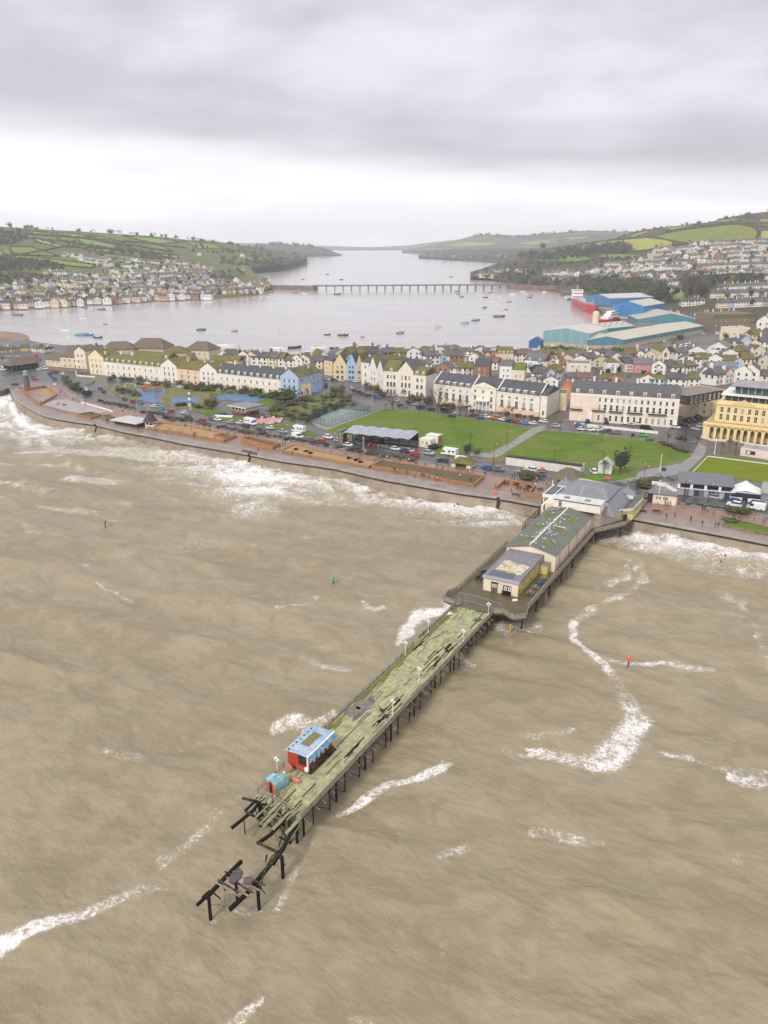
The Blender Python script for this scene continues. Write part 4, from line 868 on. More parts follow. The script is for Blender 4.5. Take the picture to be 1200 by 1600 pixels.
MB().prism([(11.0,149.3),(13.5,151.6),(14.0,163.2),(10.9,163.2)],6.9,7.6,0,1).ob('porch_fascia',[mat('grey_fascia',(.34,.34,.32),.6,.1,1),slD],pav)
MB().prism([(11.0,149.3),(11.2,149.2),(13.6,151.6),(14.1,163.2),(13.8,163.2),(13.35,151.8)],7.6,8.3).ob('porch_parapet',M['lichen'],pav)
MB().bar((11.3,149.4,5.7),(12.2,150.3,5.7),.06,2.0).ob('porch_door',M['black'],pav)
MB().box(-13.6,150.8,8.1,-10.2,162.6,8.5).ob('canopy',slD,pav)
for a in((-13.7,150.6,7.9,-10.1,150.9,8.9),(-13.7,150.9,7.9,-13.4,162.6,8.8),(-10.4,150.9,8.5,-10.1,162.6,8.9)):MB().box(*a).ob('canopy_edge',M['white'],pav)
for u,v in((-13.3,151.1),(-10.5,151.1),(-13.3,156),(-13.3,161)):MB().box(u-.16,v-.16,4.6,u+.16,v+.16,7.9).ob('post',M['white'],pav)
MB().box(-10.2,138.6,4.6,-9.6,150.6,9.4).ob('side_wall',M['trim'],pav)
# == PROMENADE, ROADS, LAWNS
def back_at(px,dy):return np.interp(px,WX,WY)+dy
PROMBACK=[(45,597),(80,601),(95,603),(133,626),(150,629),(180,635),(200,640),(252,653),(283,659),(327,667),(378,677),(420,684),(468,692),(540,704),(590,714),(644,721),(700,728),(740,735),(776,743),(800,748),(856,756),(925,768),(996,783),(1060,787),(1097,794),(1141,799),(1200,808),(1400,842)]
M['paving']=mat('pink_paving',(.31,.175,.12),.36,.25,.25,dirt=(.22,.16,.135),dscale=.10,dlo=.42,dhi=.66,space='World')
t=M['paving'].node_tree;b=t.nodes['Principled BSDF']
br=N(t,'ShaderNodeTexBrick');br.inputs['Scale'].default_value=.45;br.inputs['Color1'].default_value=(1,1,1,1);br.inputs['Color2'].default_value=(.86,.86,.86,1);br.inputs['Mortar'].default_value=(.72,.72,.72,1);br.inputs['Mortar Size'].default_value=.03
t.links.new(mapping(t,N(t,'ShaderNodeNewGeometry').outputs['Position'],(1,1,1),(0,0,R(-28))),br.inputs['Vector'])
src=b.inputs['Base Color'].links[0].from_socket
t.links.new(mixc(t,.8,src,br.outputs['Color'],'MULTIPLY'),b.inputs['Base Color'])
M['apron']=mat('concrete_apron',(.27,.225,.19),.42,.3,.25,dirt=(.20,.165,.135),dscale=.15,dlo=.45,dhi=.7,space='World')
M['soil']=mat('planter_soil',(.12,.085,.05),.95,.4,.6,dirt=(.10,.10,.03),dscale=.5,dlo=.45,dhi=.65,space='World',bump=.8,bscale=3)
M['sandpit']=mat('sand',(.36,.23,.11),.9,.2,.3,space='World')
den=[(-150,606),(13,602),(40,598)]+PROMBACK[1:]+[(1400,700),(1300,640),(1100,640),(1080,560),(880,655),(700,615),(560,590),(520,560),(495,560),(490,600),(330,590),(160,570),(130,560),(60,536),(0,540),(-150,545)]
sheet('road',den,M['asphalt'],4.06,.04)
prom=[(17.5,614)]+[(x,y)for x,y in WALL if 17.5<x<=1500]+PROMBACK[::-1]+[(25,604)]
sheet('promenade',prom,M['paving'],4.20,.2)
ap=[(x,y)for x,y in WALL if 17<x<=1500]
sheet('promenade_edge',ap+[(x,y-(7+.004*x))for x,y in ap[::-1]],M['apron'],4.225,.02)
def wall_run(px0,px1):
 n=max(2,int((px1-px0)/14));P=[]
 for k in range(n+1):
  x=px0+(px1-px0)*k/n;P.append(at(x,float(np.interp(x,WX,WY)),4.2))
 prof=[(.0,4.32),(-.75,4.32),(-.78,3.85),(-.25,3.45),(-.1,3.0),(-1.3,.4),(-1.9,-3.)]
 return P,prof
sw_=mat('sea_wall_face',(.285,.23,.16),.6,.25,.25,dirt=(.16,.12,.08),dscale=.14,dlo=.48,dhi=.72,space='World')
sw2=mat('sea_wall_crest',(.33,.29,.25),.7,.25,.3,space='World');swd=mat('recess_shade',(.055,.045,.03),.8,.3,.4,space='World')  # shade under the wave return put into the dark colour; steps share it
GAPS=[(149,152),(389,393),(777,783)]
edges=[20]+[x for gp in GAPS for x in gp]+[1500]
WALLN=['curving past the lighthouse terraces','along the middle of the promenade','along the planters left of the pier','running behind the pier to the right edge']
for i in range(0,len(edges),2):
 P,prof=wall_run(edges[i],edges[i+1]);vs=[];fs=[];ms_=[]
 for k,p in enumerate(P):
  d=(P[min(k+1,len(P)-1)]-P[max(k-1,0)]).normalized();nr=Vector((-d.y,d.x,0))
  for(o_,z)in prof:vs.append((p.x+nr.x*o_,p.y+nr.y*o_,z))
 m=len(prof)
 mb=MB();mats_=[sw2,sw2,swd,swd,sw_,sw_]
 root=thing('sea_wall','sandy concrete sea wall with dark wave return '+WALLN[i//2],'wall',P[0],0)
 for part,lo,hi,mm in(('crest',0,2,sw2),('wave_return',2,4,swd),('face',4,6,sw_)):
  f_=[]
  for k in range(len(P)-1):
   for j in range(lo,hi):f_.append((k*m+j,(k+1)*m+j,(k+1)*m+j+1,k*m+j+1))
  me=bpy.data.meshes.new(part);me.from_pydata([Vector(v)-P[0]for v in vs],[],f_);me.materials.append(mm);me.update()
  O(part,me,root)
for i,(a,b_)in enumerate(GAPS):
 x=(a+b_)/2;p=at(x,float(np.interp(x,WX,WY)),4.2);q=at(x+2,float(np.interp(x+2,WX,WY)),4.2);rz=math.atan2(q.y-p.y,q.x-p.x)
 s=thing('steps',['dark flight of steps through the sea wall below the lighthouse terraces','dark flight of steps through the sea wall by the middle planter','dark flight of steps through the sea wall nearest the pier'][i],'steps',p,rz,'steps through the sea wall')
 W_=(at(b_,float(np.interp(b_,WX,WY)),4.2)-at(a,float(np.interp(a,WX,WY)),4.2)).length
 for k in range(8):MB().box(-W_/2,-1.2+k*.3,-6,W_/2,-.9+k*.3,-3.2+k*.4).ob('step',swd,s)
 MB().box(-W_/2-3,.6,0,W_/2+5,1.0,.25).ob('ramp_edge',sw2,s)
M['timber']=mat('orange_timber',(.42,.21,.07),.7,.3,.8,dirt=(.22,.115,.05),dscale=.5,dlo=.5,dhi=.75,space='World')
def planter(pxs,label,h=.95,inner='soil',th=.35,z=4.2,m='timber',closed=True):
 w=[at(x,y,z)for x,y in pxs];c=sum(w,Vector())/len(w);c.z=z
 r=thing('planter',label,'planter',c,0,'timber planters on the promenade')
 n=len(w)
 for k in range(n if closed else n-1):
  a,b_=w[k]-c,w[(k+1)%n]-c;L=(b_-a).length;q=max(1,round(L/6))
  for i in range(q):
   s_,e_=a+(b_-a)*(i/q),a+(b_-a)*((i+1)/q)
   for j in range(3):MB().bar(s_+Vector((0,0,h*(j+.5)/3)),e_+Vector((0,0,h*(j+.5)/3)),th*.6,h/3-.03).ob('board',M[m],r)
  MB().bar(a+Vector((0,0,h+.04)),b_+Vector((0,0,h+.04)),th,.08).ob('coping',M[m],r)
 if inner:MB().prism([(p.x-c.x,p.y-c.y)for p in w],.0,h*.55).ob('filling',M[inner],r)
 return r
planter([(230,669),(238,664),(252,663),(300,669),(370,683),(350,691),(275,677),(236,672)],'long orange timber planter right of the conical roofed shelter',inner='sandpit',h=.9)
planter([(334,682),(350,680.5),(366,683.5),(350,688)],'small triangular planting bed inside the end of the long planter',h=1.0)
planter([(376,690),(392,687),(438,697),(426,703)],'short high orange timber planter in the middle of the promenade',h=1.5)
planter([(440,706),(458,698),(474,699),(498,708),(590,724),(575,732)],'long low timber sand planter with driftwood on the promenade',inner='sandpit',h=.8)
planter([(581,731),(597,721.5),(756,747),(740,761),(700,753),(660,743)],'longest orange timber planter of brown grass, pointing to the pier',h=.9)
planter([(776,764),(788,753),(836,762),(829,771)],'orange timber enclosure round dark picnic tables beside the pier',inner=None,h=1.0,closed=False)
planter([(36,611),(63,633),(90,618.5),(72,605)],'orange walled timber yard beside the lighthouse',inner=None,h=1.0)
planter([(120,650),(142,646.5),(158,650),(142,656)],'bright orange timber planter at the end of the pale terrace',h=1.0)
planter([(159,652),(173,651),(180,655),(166,658)],'weathered timber planter beside the pale roofed kiosk',h=1.0,m='oldwood')
planter([(1128,822),(1133,810),(1210,828),(1210,838),(1180,834)],'low planter of grass at the right edge of the promenade',inner='grass',h=.5,m='oldwood')
planter([(1004,771),(1018,768),(1018,776),(1004,779)],'low timber bed behind the pavilion',h=.4,m='oldwood')
sheet('sand_floor',[(57,609),(77,607.5),(88,617),(66,620)],M['sandpit'],4.235,.02)
sheet('terrace_floor',[(66,633),(80,626),(104,624),(168,643.5),(138,649),(100,642)],mat('pale_terrace',(.36,.31,.29),.4,.2,.3,space='World'),4.3,.15)
sheet('terrace_floor',[(46,622),(58,630),(93,621),(88,618)],M['apron'],4.28,.1)
def lowwall(pxs,label,h=.7,th=.35,m='trim',z=4.2,name='low_wall',grp=None):
 w=[at(x,y,z)for x,y in pxs];mb=MB();c=w[0]
 for a,b_ in zip(w,w[1:]):
  d=(b_-a).normalized()*th*.5;mb.bar(a-c-d+Vector((0,0,h/2)),b_-c+d+Vector((0,0,h/2)),th,h)
 return tag(mb.ob(name,M[m],None,c),label,'wall',grp)
lowwall([(127,630),(150,636),(176,644)],'pale low wall along the back of the terrace',.8)
lowwall([(70,634),(100,643),(138,650)],'low step wall along the front of the pale terrace',.5,.6,'apron')
lowwall([(80,603.5),(93,605),(110,620),(130,628)],'low stone wall behind the terraces on the left',.6,.4,'concrete')
lowwall([(118,579),(120,588),(148,590)],'pale curved low wall by the left car park',.9,.4)
lowwall([(133,601),(142,600),(147,596)],'grey low wall at the bend of the road',.8,.4,'concrete')
LG=[(507,673),(540,661),(580,646.5),(596,640),(612,638),(640,640.5),(685,646.5),(760,656.5),(810,664.5),(831,669.5),(800,690),(766,707),(735,706),(700,708),(684,702),(655,690),(560,685),(530,680)]
sheet('lawn',LG,M['grass'],4.16,.1)
sheet('lawn',[(850,672.5),(908,676.5),(990,685),(1031,692),(1072,704.5),(1081,713),(1066,722),(1012,731),(960,738),(900,733),(795,712),(783,712),(790,706),(840,676)],M['grass'],4.16,.1)
M['green']=mat('bowling_green',(.155,.19,.012),.95,.1,.2,dirt=(.12,.17,.012),dscale=.3,dlo=.5,dhi=.7,space='World',spec=.1)
sheet('bowling_green',[(1107,714),(1200,726),(1330,743),(1330,775),(1200,755),(1153,748),(1084,738)],M['green'],4.17,.1)
sheet('grass_verge',[(1076,737),(1103,711),(1107,713.5),(1083.5,738)],M['grass'],4.15,.1)
sheet('grass_verge',[(1103,709),(1180,717),(1330,735),(1330,742),(1200,725),(1107,713)],M['grass'],4.15,.1)
lowwall([(1107,713.5),(1200,725.5),(1330,742)],'white edging board along the far side of the bowling green',.35,.2)
lowwall([(1083,738),(1106,714)],'white edging board along the left side of the bowling green',.35,.2)
M['path']=mat('grey_path',(.25,.235,.225),.5,.25,.3,space='World')
sheet('path',[(831,668.5),(852,665),(851,671),(790,706),(783,712),(770,716),(735,712),(735,707),(766,708),(800,691)],M['path'],4.15,.06)
sheet('path',[(1081,711),(1092,690),(1104,700),(1100,712),(1074,737),(1040,745),(990,754),(960,752),(1012,733),(1067,723)],M['path'],4.12,.04)
sheet('path',[(578,645),(584,646),(512,672),(497,668),(486,658),(512,667)],M['path'],4.15,.06)
sheet('grass_verge',[(905,748),(930,734),(965,737),(998,735),(994,744),(968,750),(935,751)],M['grass'],4.17,.1)
sheet('grass_verge',[(760,716),(790,712),(792,722),(765,723)],mat('brown_grass',(.19,.14,.045),.95,.2,.4,space='World'),4.17,.1)
sheet('grass_verge',[(668,702),(700,706),(738,712),(735,716),(700,714),(672,708)],M['grass'],4.17,.1)
M['blue']=mat('blue_play_surface',(.07,.17,.33),.5,.25,.3,dirt=(.12,.22,.36),dscale=.3,dlo=.5,dhi=.7,space='World')
sheet('grass_verge',[(166,607),(176,601),(230,600),(300,606),(330,612),(320,640),(290,640),(232,628),(190,621)],mat('worn_grass',(.14,.15,.035),.95,.3,.25,dirt=(.20,.17,.09),dscale=.2,dlo=.45,dhi=.65,space='World'),4.13,.08)
for p in([(184,611),(206,608),(256,608.5),(258,616),(240,622),(260,626),(236,630),(214,620),(196,616)],[(266,624),(282,620.5),(309,621.5),(310,628),(300,632),(270,631)],[(338,617.5),(414,616.5),(420,621),(400,628),(362,626),(344,625)]):sheet('play_surface',p,M['blue'],4.2,.06)
for p in([(300,640),(322,637),(350,642),(375,657),(356,658),(340,655)],[(368,652),(384,650),(392,656),(378,660)],[(400,661),(424,664),(452,659),(458,667),(448,671),(424,670)],[(470,668),(500,679),(486,682),(468,676)],[(318,613),(336,609),(380,612),(372,616),(336,617)],[(392,628),(418,622),(440,630),(420,634),(396,633)]):sheet('grass_verge',p,M['grass'],4.19,.08)
sheet('garden_bed',[(414,641),(440,632),(470,622),(500,618),(545,619),(556,628),(520,638),(488,655),(470,658),(440,652)],mat('garden_soil',(.13,.11,.045),.95,.4,.5,dirt=(.11,.15,.03),dscale=.3,dlo=.4,dhi=.6,space='World'),4.2,.08)
sheet('tennis_court',[(485,657),(532,638),(579,644),(513,667)],mat('green_court',(.145,.22,.18),.3,.2,.3,dirt=(.22,.29,.26),dscale=.2,dlo=.5,dhi=.65,space='World'),4.22,.06)
c0=at(420,657,4.25)
def ring_(c,rx_,ry_,n=20):return[(c.x+rx_*math.cos(2*math.pi*k/n),c.y+ry_*math.sin(2*math.pi*k/n))for k in range(n)]
kind(MB().prism(ring_(c0,6.4,7.5),4.1,4.3).ob('mosaic_circle',mat('pink_mosaic',(.55,.36,.30),.6,.3,1.5,dirt=(.30,.07,.05),dscale=1.2,dlo=.5,dhi=.6,space='World')))
for k in range(14):
 a=2*math.pi*k/14;o=MB().box(-.5,-.35,0,.5,.35,.5).ob('seat_block',M['white']if k%2 else M['red'],None,(c0.x+6.2*math.cos(a),c0.y+7.3*math.sin(a),4.3),a+1.57)
 tag(o,'%s seat block round the mosaic circle'%('white' if k%2 else 'red'),'seat','seat blocks round the mosaic circle')
M['line']=mat('road_paint',(.62,.60,.56),.6,.25,1)
def marks(pl_,w=.15,dash=None,z=4.075):
 mb=MB()
 for a,b_ in zip(pl_,pl_[1:]):
  a,b_=at(*a,z),at(*b_,z);L=(b_-a).length;d=(b_-a)/L;n=Vector((-d.y,d.x,0))*w;s=0
  while s<L:
   e=min(L,s+(dash or L));p,q=a+d*s,a+d*e;mb.add([p-n,q-n,q+n,p+n],[(0,1,2,3)]);s=e+(dash or 0)
 kind(mb.ob('road_marking',M['line']))
marks([(150,605),(180,620),(230,634),(300,655),(360,666),(430,678),(500,690)],.12,3)
marks([(600,704),(660,712),(740,724),(800,735),(860,743)],.12,3);marks([(905,752),(960,760),(1040,771),(1100,778),(1200,792)],.15,4)
marks([(905,758),(990,774),(1060,780)],.1);marks([(1000,757),(960,752),(925,750)],.12,2);marks([(880,678),(960,690),(1030,688),(1090,690)],.12,3)
kb=MB();w=[at(x,y-1.5,4.06)for x,y in PROMBACK]
for a,b_ in zip(w,w[1:]):kb.bar(a+Vector((0,0,.08)),b_+Vector((0,0,.08)),.3,.2)
kind(kb.ob('kerb',M['concrete']))
for l in(LG+LG[:1],[(850,672.5),(908,676.5),(990,685),(1031,692),(1072,704.5),(1081,713),(1066,722),(1012,731)]):
 kb=MB();w=[at(x,y,4.1)for x,y in l]
 for a,b_ in zip(w,w[1:]):kb.bar(a,b_,.2,.16)
 kind(kb.ob('kerb',M['concrete']))
 # == BUILDINGS OF THE SEAFRONT
def hgt(px,pyb,pyt,z=4.2):
 P=at(px,pyb,z);d=ray(px,pyt);return CAMH+d.z*P.y/d.y-z
def frame_(pL,pR,z):
 a,b=at(*pL,z),at(*pR,z);return a,math.atan2(b.y-a.y,b.x-a.x),(b-a).length
def gable_x(x0,x1,y0,y1,z,rise,ov=.3,hipx=0.):
 """roof with its ridge along x"""
 ym=(y0+y1)/2;mb=MB();x0-=ov;x1+=ov;y0-=ov;y1+=ov;t=.14
 mb.add([(x0,y0,z),(x1,y0,z),(x1-hipx,ym,z+rise),(x0+hipx,ym,z+rise)],[(0,1,2,3)])
 mb.add([(x1,y1,z),(x0,y1,z),(x0+hipx,ym,z+rise),(x1-hipx,ym,z+rise)],[(0,1,2,3)])
 mb.add([(x0,y0,z),(x0,y1,z),(x0+hipx,ym,z+rise),(x1,y0,z),(x1,y1,z),(x1-hipx,ym,z+rise)],[(0,2,1),(3,4,5)])
 mb.add([(x0,y0,z-t),(x1,y0,z-t),(x1,y1,z-t),(x0,y1,z-t),(x0,y0,z),(x1,y0,z),(x1,y1,z),(x0,y1,z)],[(0,1,5,4),(1,2,6,5),(2,3,7,6),(3,0,4,7),(3,2,1,0)])
 return mb
def gable_y(x0,x1,y0,y1,z,rise,ov=.3,hipy=0.):
 xm=(x0+x1)/2;mb=MB();x0-=ov;x1+=ov;y0-=ov;y1+=ov;t=.14
 mb.add([(x0,y0,z),(x0,y1,z),(xm,y1-hipy,z+rise),(xm,y0+hipy,z+rise)],[(0,3,2,1)])
 mb.add([(x1,y0,z),(x1,y1,z),(xm,y1-hipy,z+rise),(xm,y0+hipy,z+rise)],[(0,1,2,3)])
 if hipy:mb.add([(x0,y0,z),(x1,y0,z),(xm,y0+hipy,z+rise),(x0,y1,z),(x1,y1,z),(xm,y1-hipy,z+rise)],[(0,1,2),(4,3,5)])
 mb.add([(x0,y0,z-t),(x1,y0,z-t),(x1,y1,z-t),(x0,y1,z-t),(x0,y0,z),(x1,y0,z),(x1,y1,z),(x0,y1,z)],[(1,2,6,5),(3,0,4,7)]+([(0,1,5,4),(2,3,7,6)]if hipy else[]))
 return mb
SLATE,MOSS,BROWN=(.085,.09,.10),(.15,.135,.06),(.16,.125,.095)
def chimney(root,x,y,z,col=CRE,w=.9,d=1.6,h=1.8):
 c=MB().box(-w/2,-d/2,-.8,w/2,d/2,h).ob('chimney',M['render'],root,(x,y,z),0,col)
 p=MB()
 for k in range(4):p.cyl((0,-d*.36+k*d*.24,h),(0,-d*.36+k*d*.24,h+.45),.12,.1,6)
 p.ob('chimney_pots',mat('terracotta',(.30,.13,.07),.8,.2,3)if 'terracotta' not in bpy.data.materials else bpy.data.materials['terracotta'],c)
 MB().box(-w/2-.08,-d/2-.08,h-.25,w/2+.08,d/2+.08,h-.05).ob('cap',M['trim'],c)
def dormer(root,x,y,z,w=1.5,h=1.6,d=1.6,curved=False,col=(.72,.70,.64)):
 r=O('dormer',None,root,(x,y,z))
 MB().box(-w/2,0,0,w/2,d,h).ob('cheek',M['render'],r,(0,0,0),0,col)
 if curved:
  n=6;mb=MB();a=[(-w/2-.1+(w+.2)*k/n,h+.5*math.sin(math.pi*k/n))for k in range(n+1)]
  for(xa,za),(xb,zb)in zip(a,a[1:]):mb.add([(xa,-.15,za),(xb,-.15,zb),(xb,d,zb),(xa,d,za)],[(0,1,2,3)])
  mb.add([(xx,-.1,zz_)for xx,zz_ in a],[tuple(range(n+1))]);mb.ob('hood',M['trim'],r)
 else:MB().box(-w/2-.12,-.18,h,w/2+.12,d,h+.16).ob('hood',M['trim'],r)
 O('window',win(w*.7,h*.75,2,False),r,(0,-.02,h*.14))
 return r
def block(name,label,cat,pL,pR,depth,eave,z=4.2,wall=CRE,roof='gable_x',rise=3.0,rcol=SLATE,moss=False,rows=(),ov=.3,hipx=0.,hipy=0.,chims=(),dorms=(),side=(),bands=(),group=None,parapet=0.,curved=False,dz=1.6,wmargin=1.2,door=None,ends=False,H=None,rmat=None):
 a,rz,w=frame_(pL,pR,z);H=H or hgt(pL[0],pL[1],eave,z)
 r=thing(name,label,cat,a,rz,group);mb=MB().box(0,0,-.3,w,depth,H)
 if roof=='gable_x' and not hipx:mb.add([(0,0,H),(0,depth,H),(0,depth/2,H+rise-.06),(w,0,H),(w,depth,H),(w,depth/2,H+rise-.06)],[(0,2,1),(3,4,5)])
 if roof=='gable_y' and not hipy:mb.add([(0,0,H),(w,0,H),(w/2,0,H+rise-.08),(0,depth,H),(w,depth,H),(w/2,depth,H+rise-.08)],[(0,1,2),(4,3,5)])
 mb.ob('wall',M['render'],r,(0,0,0),0,wall)
 rm_=rmat or(M['mossroof']if moss else M['slate'])
 if roof=='gable_x':gable_x(0,w,0,depth,H+.02,rise,ov,hipx).ob('roof',rm_,r,(0,0,0),0,rcol)
 elif roof=='gable_y':gable_y(0,w,0,depth,H+.02,rise,ov,hipy).ob('roof',rm_,r,(0,0,0),0,rcol)
 elif roof=='mansard':
  m1=.9;mb=MB();mb.add([(-.1,.1,H),(w+.1,.1,H),(w+.1,m1,H+2.0),(-.1,m1,H+2.0)],[(0,1,2,3)])
  mb.add([(-.1,m1,H+2.0),(w+.1,m1,H+2.0),(w+.1,depth/2,H+rise),(-.1,depth/2,H+rise)],[(0,1,2,3)])
  mb.add([(w+.1,depth,H),(-.1,depth,H),(-.1,depth/2,H+rise),(w+.1,depth/2,H+rise)],[(0,1,2,3)])
  for x in(-.1,w+.1):mb.add([(x,.1,H),(x,m1,H+2.0),(x,depth/2,H+rise),(x,depth,H)],[(0,1,2,3)if x>0 else(3,2,1,0)])
  mb.ob('roof',rm_,r,(0,0,0),0,rcol)
 elif roof=='flat':
  MB().box(.25,.25,H,w-.25,depth-.25,H+.06).ob('roof',rm_,r,(0,0,0),0,rcol)
 if parapet:
  mb=MB().box(0,0,H,w,.25,H+parapet).box(0,depth-.25,H,w,depth,H+parapet).box(0,.25,H,.25,depth-.25,H+parapet).box(w-.25,.25,H,w,depth-.25,H+parapet)
  mb.ob('parapet',M['render'],r,(0,0,0),0,wall)
 for zb in bands:MB().box(-.08,-.14,zb*H-.12,w+.08,0,zb*H+.12).ob('cornice',M['trim'],r)
 for(f,h,ww,n)in rows:
  for k in range(n):
   x=wmargin+(w-2*wmargin)*((k+.5)/n);O('window',win(ww,h),r,(x,-.005,f*H))
 for(f,h,ww,n)in side:
  for k in range(n):
   y=1.5+(depth-3)*((k+.5)/n);O('window',win(ww,h),r,(w+.005,y,f*H),R(90))
 for(x,yf)in chims:
  zr=H+(rise*(1-abs(yf-.5)*2)if roof in('gable_x','mansard')else(rise*(1-abs(x-.5)*2)if roof=='gable_y' else 0))
  chimney(r,x*w,yf*depth,zr,tuple(c*.95 for c in wall)if sum(wall)>.6 else CRE)
 for k in range(dorms if isinstance(dorms,int)else 0):
  dormer(r,w*(k+.5)/dorms,.25,H+.1,curved=curved)
 if ends:
  for x in(0,w):MB().bar((x,0,H+.1),(x,depth/2,H+rise+.25),.45,.5).bar((x,depth,H+.1),(x,depth/2,H+rise+.25),.45,.5).ob('gable_coping',M['render'],r,(0,0,0),0,wall)
 if door is not None:
  MB().box(door*w-.6,-.06,0,door*w+.6,0,2.3).ob('door',mat('dark_door',(.03,.03,.035),.4,.1,1)if 'dark_door' not in bpy.data.materials else bpy.data.materials['dark_door'],r)
  MB().box(door*w-.95,-.5,2.4,door*w+.95,0,2.65).ob('porch_hood',M['trim'],r)
 return r,w,H
W4,W3=[(.06,1.7,1.0),(.31,1.7,1.0),(.55,1.6,1.0),(.78,1.3,1.0)],[(.06,1.9,1.1),(.38,1.9,1.1),(.70,1.6,1.1)]
def rows_(base,n):return[(f,h,w,n)for f,h,w in base]
PEACH,PWHITE,BLUEW,YEL,LCREAM=(.80,.56,.40),(.82,.78,.71),(.40,.54,.72),(.76,.61,.36),(.82,.76,.65)
T='terraces facing the playground'
block('terrace_house','cream gabled end house of the long playground terrace, leftmost','house',(141,583.5),(164,586),14,556,wall=(.80,.70,.46),roof='gable_y',rise=4.2,moss=True,rcol=MOSS,rows=rows_(W3,3),chims=((.85,.3),(.3,.8)),ov=.2)
r_,w_,h_=block('terrace','cream terrace with mossy mansard roof and ten dormers facing the playground','terrace',(164,586),(253,596),13,565,wall=LCREAM,roof='mansard',rise=4.6,moss=True,rcol=MOSS,rows=[(.08,1.9,1.1,10),(.58,1.7,1.0,10)],dorms=10,curved=True,bands=(.52,.98),chims=((.2,.5),(.4,.5),(.98,.5)),door=.35)
block('terrace_house','white gabled house with arched dark windows between cream and peach terraces','house',(253,596),(278,599),14,570,wall=PWHITE,roof='gable_y',rise=4.0,moss=True,rcol=MOSS,rows=[(.05,2.2,1.1,3),(.40,2.0,1.1,3),(.72,1.9,1.1,3)],bands=(.68,),ov=.25)
block('terrace_house','peach house with small central gable and mossy roof','house',(278,599),(313.5,603),13,575,wall=PEACH,roof='gable_x',rise=3.8,moss=True,rcol=MOSS,rows=rows_(W3,3),bands=(.34,.66),chims=((.2,.5),(.95,.5)),door=.5)
block('terrace_house','pale cream gabled house between the peach house and the slate roofed terrace','house',(313.5,603),(340,605.5),14,577,wall=PWHITE,roof='gable_y',rise=4.0,moss=True,rcol=MOSS,rows=rows_(W3,3),ov=.25,chims=((.9,.5),))
block('terrace','cream terrace with dark slate mansard roof, brown chimney stacks and dormers','terrace',(340,605.5),(439,617),13,583,wall=LCREAM,roof='mansard',rise=5.0,rcol=SLATE,rows=[(.06,2.0,1.1,10),(.55,1.8,1.0,10)],dorms=10,bands=(.5,.98),chims=((.2,.5),(.4,.5),(.6,.5),(.8,.5),(.99,.5)),door=.7,curved=True)
block('terrace_house','pale blue gabled corner house with white trim at the end of the long terrace','house',(439,617),(467,620),22,587,wall=BLUEW,roof='gable_y',rise=4.2,moss=True,rcol=(.12,.11,.08),rows=[(.04,2.0,1.2,3),(.36,2.2,1.2,3),(.68,2.0,1.1,3)],side=[(.40,1.9,1.1,5),(.70,1.7,1.1,5)],ov=.3,chims=((.2,.9),(.7,.7)))
block('shop','low cream shop annex beside the blue corner house','shop',(467,619.5),(486,617),9,603,wall=(.78,.60,.36),roof='flat',rcol=(.3,.3,.3),rows=[(.1,2.0,1.3,3)],parapet=.4)
block('house','narrow white house at the corner of the side street behind the blue house','house',(486,600),(492,600),14,571,wall=PWHITE,roof='gable_x',rise=2.,rows=[(.1,1.6,1,1),(.4,1.6,1,1),(.7,1.6,1,1)])
block('flats','cream flats with broad brown roof at the left end of the seafront','flats',(96,575),(140,577),18,557,wall=(.74,.64,.44),roof='gable_x',rise=6.0,rcol=BROWN,rows=[(.15,1.3,1.2,5),(.6,1.3,1.2,5)],hipx=5,ov=.6)
block('flats','low cream wing of the flats with brown hip roof, furthest left','flats',(72,571),(96,574),14,560.5,wall=(.72,.62,.44),roof='gable_x',rise=3.6,rcol=BROWN,rows=[(.5,1.2,1.4,3)],hipx=4,ov=.6)
block('flats','cream gabled bay of the flats with balconies','flats',(119,577.5),(136,578.5),12,548,wall=(.78,.70,.52),roof='gable_y',rise=3.,rcol=BROWN,rows=[(.1,1.4,1.2,2),(.4,1.4,1.2,2),(.7,1.4,1.2,2)],ov=.5)
lowwall([(78,578),(120,581),(140,583)],'brown stone ground floor wall in front of the flats',2.2,.6,'oldwood',4.2)
sh=thing('shed','open fronted boat shed with broad brown hipped roof by the left car park','shed',at(18,580),frame_((18,580),(62,574),4.2)[1])
w_=frame_((18,580),(62,574),4.2)[2]
gable_x(-.5,w_+.5,-1,10,3.4,4.4,.5,4).ob('roof',M['slate'],sh,(0,0,0),0,BROWN)
MB().box(.5,9,0,w_-.5,9.4,3.3).box(w_-.9,.5,0,w_-.5,9,3.3).ob('wall',M['oldwood'],sh)
for k in range(7):MB().box(.3+k*(w_-.8)/6,-.3,0,.6+k*(w_-.8)/6,0,3.3).ob('post',M['oldwood'],sh)
MB().bar((.2,-.2,3.2),(w_-.2,-.2,3.2),.2,.3).ob('beam',M['oldwood'],sh)
for(pL,pR,d,ev,rs,lab,wl)in[((160,562),(210,561),16,546,4.5,'brown hip roofed block behind the left terrace',(.5,.44,.34)),((204,558),(256,559),20,543.5,6,'tall brown pyramid roofed block behind the left terrace',(.5,.44,.34)),((290,560),(327,562),16,546,5.2,'cream block with brown hip roof behind the peach house',(.70,.60,.42)),((256,566),(292,566),14,551,3.6,'low mossy hip roofed block behind the terraces',(.55,.48,.36)),((330,570),(372,572),10,562,2.6,'cream gabled cottage behind the slate roofed terrace',(.74,.62,.42)),((205,566),(262,570),12,556.5,3.2,'long olive roofed row behind the cream terrace',(.6,.52,.36))]:
 block('house',lab,'house',pL,pR,d,ev,wall=wl,roof='gable_x',rise=rs,rcol=BROWN if 'brown' in lab else MOSS,moss='brown' not in lab,hipx=6 if 'hip' in lab or 'pyramid' in lab else 0,rows=[(.5,1.2,1.2,4)],ov=.6)
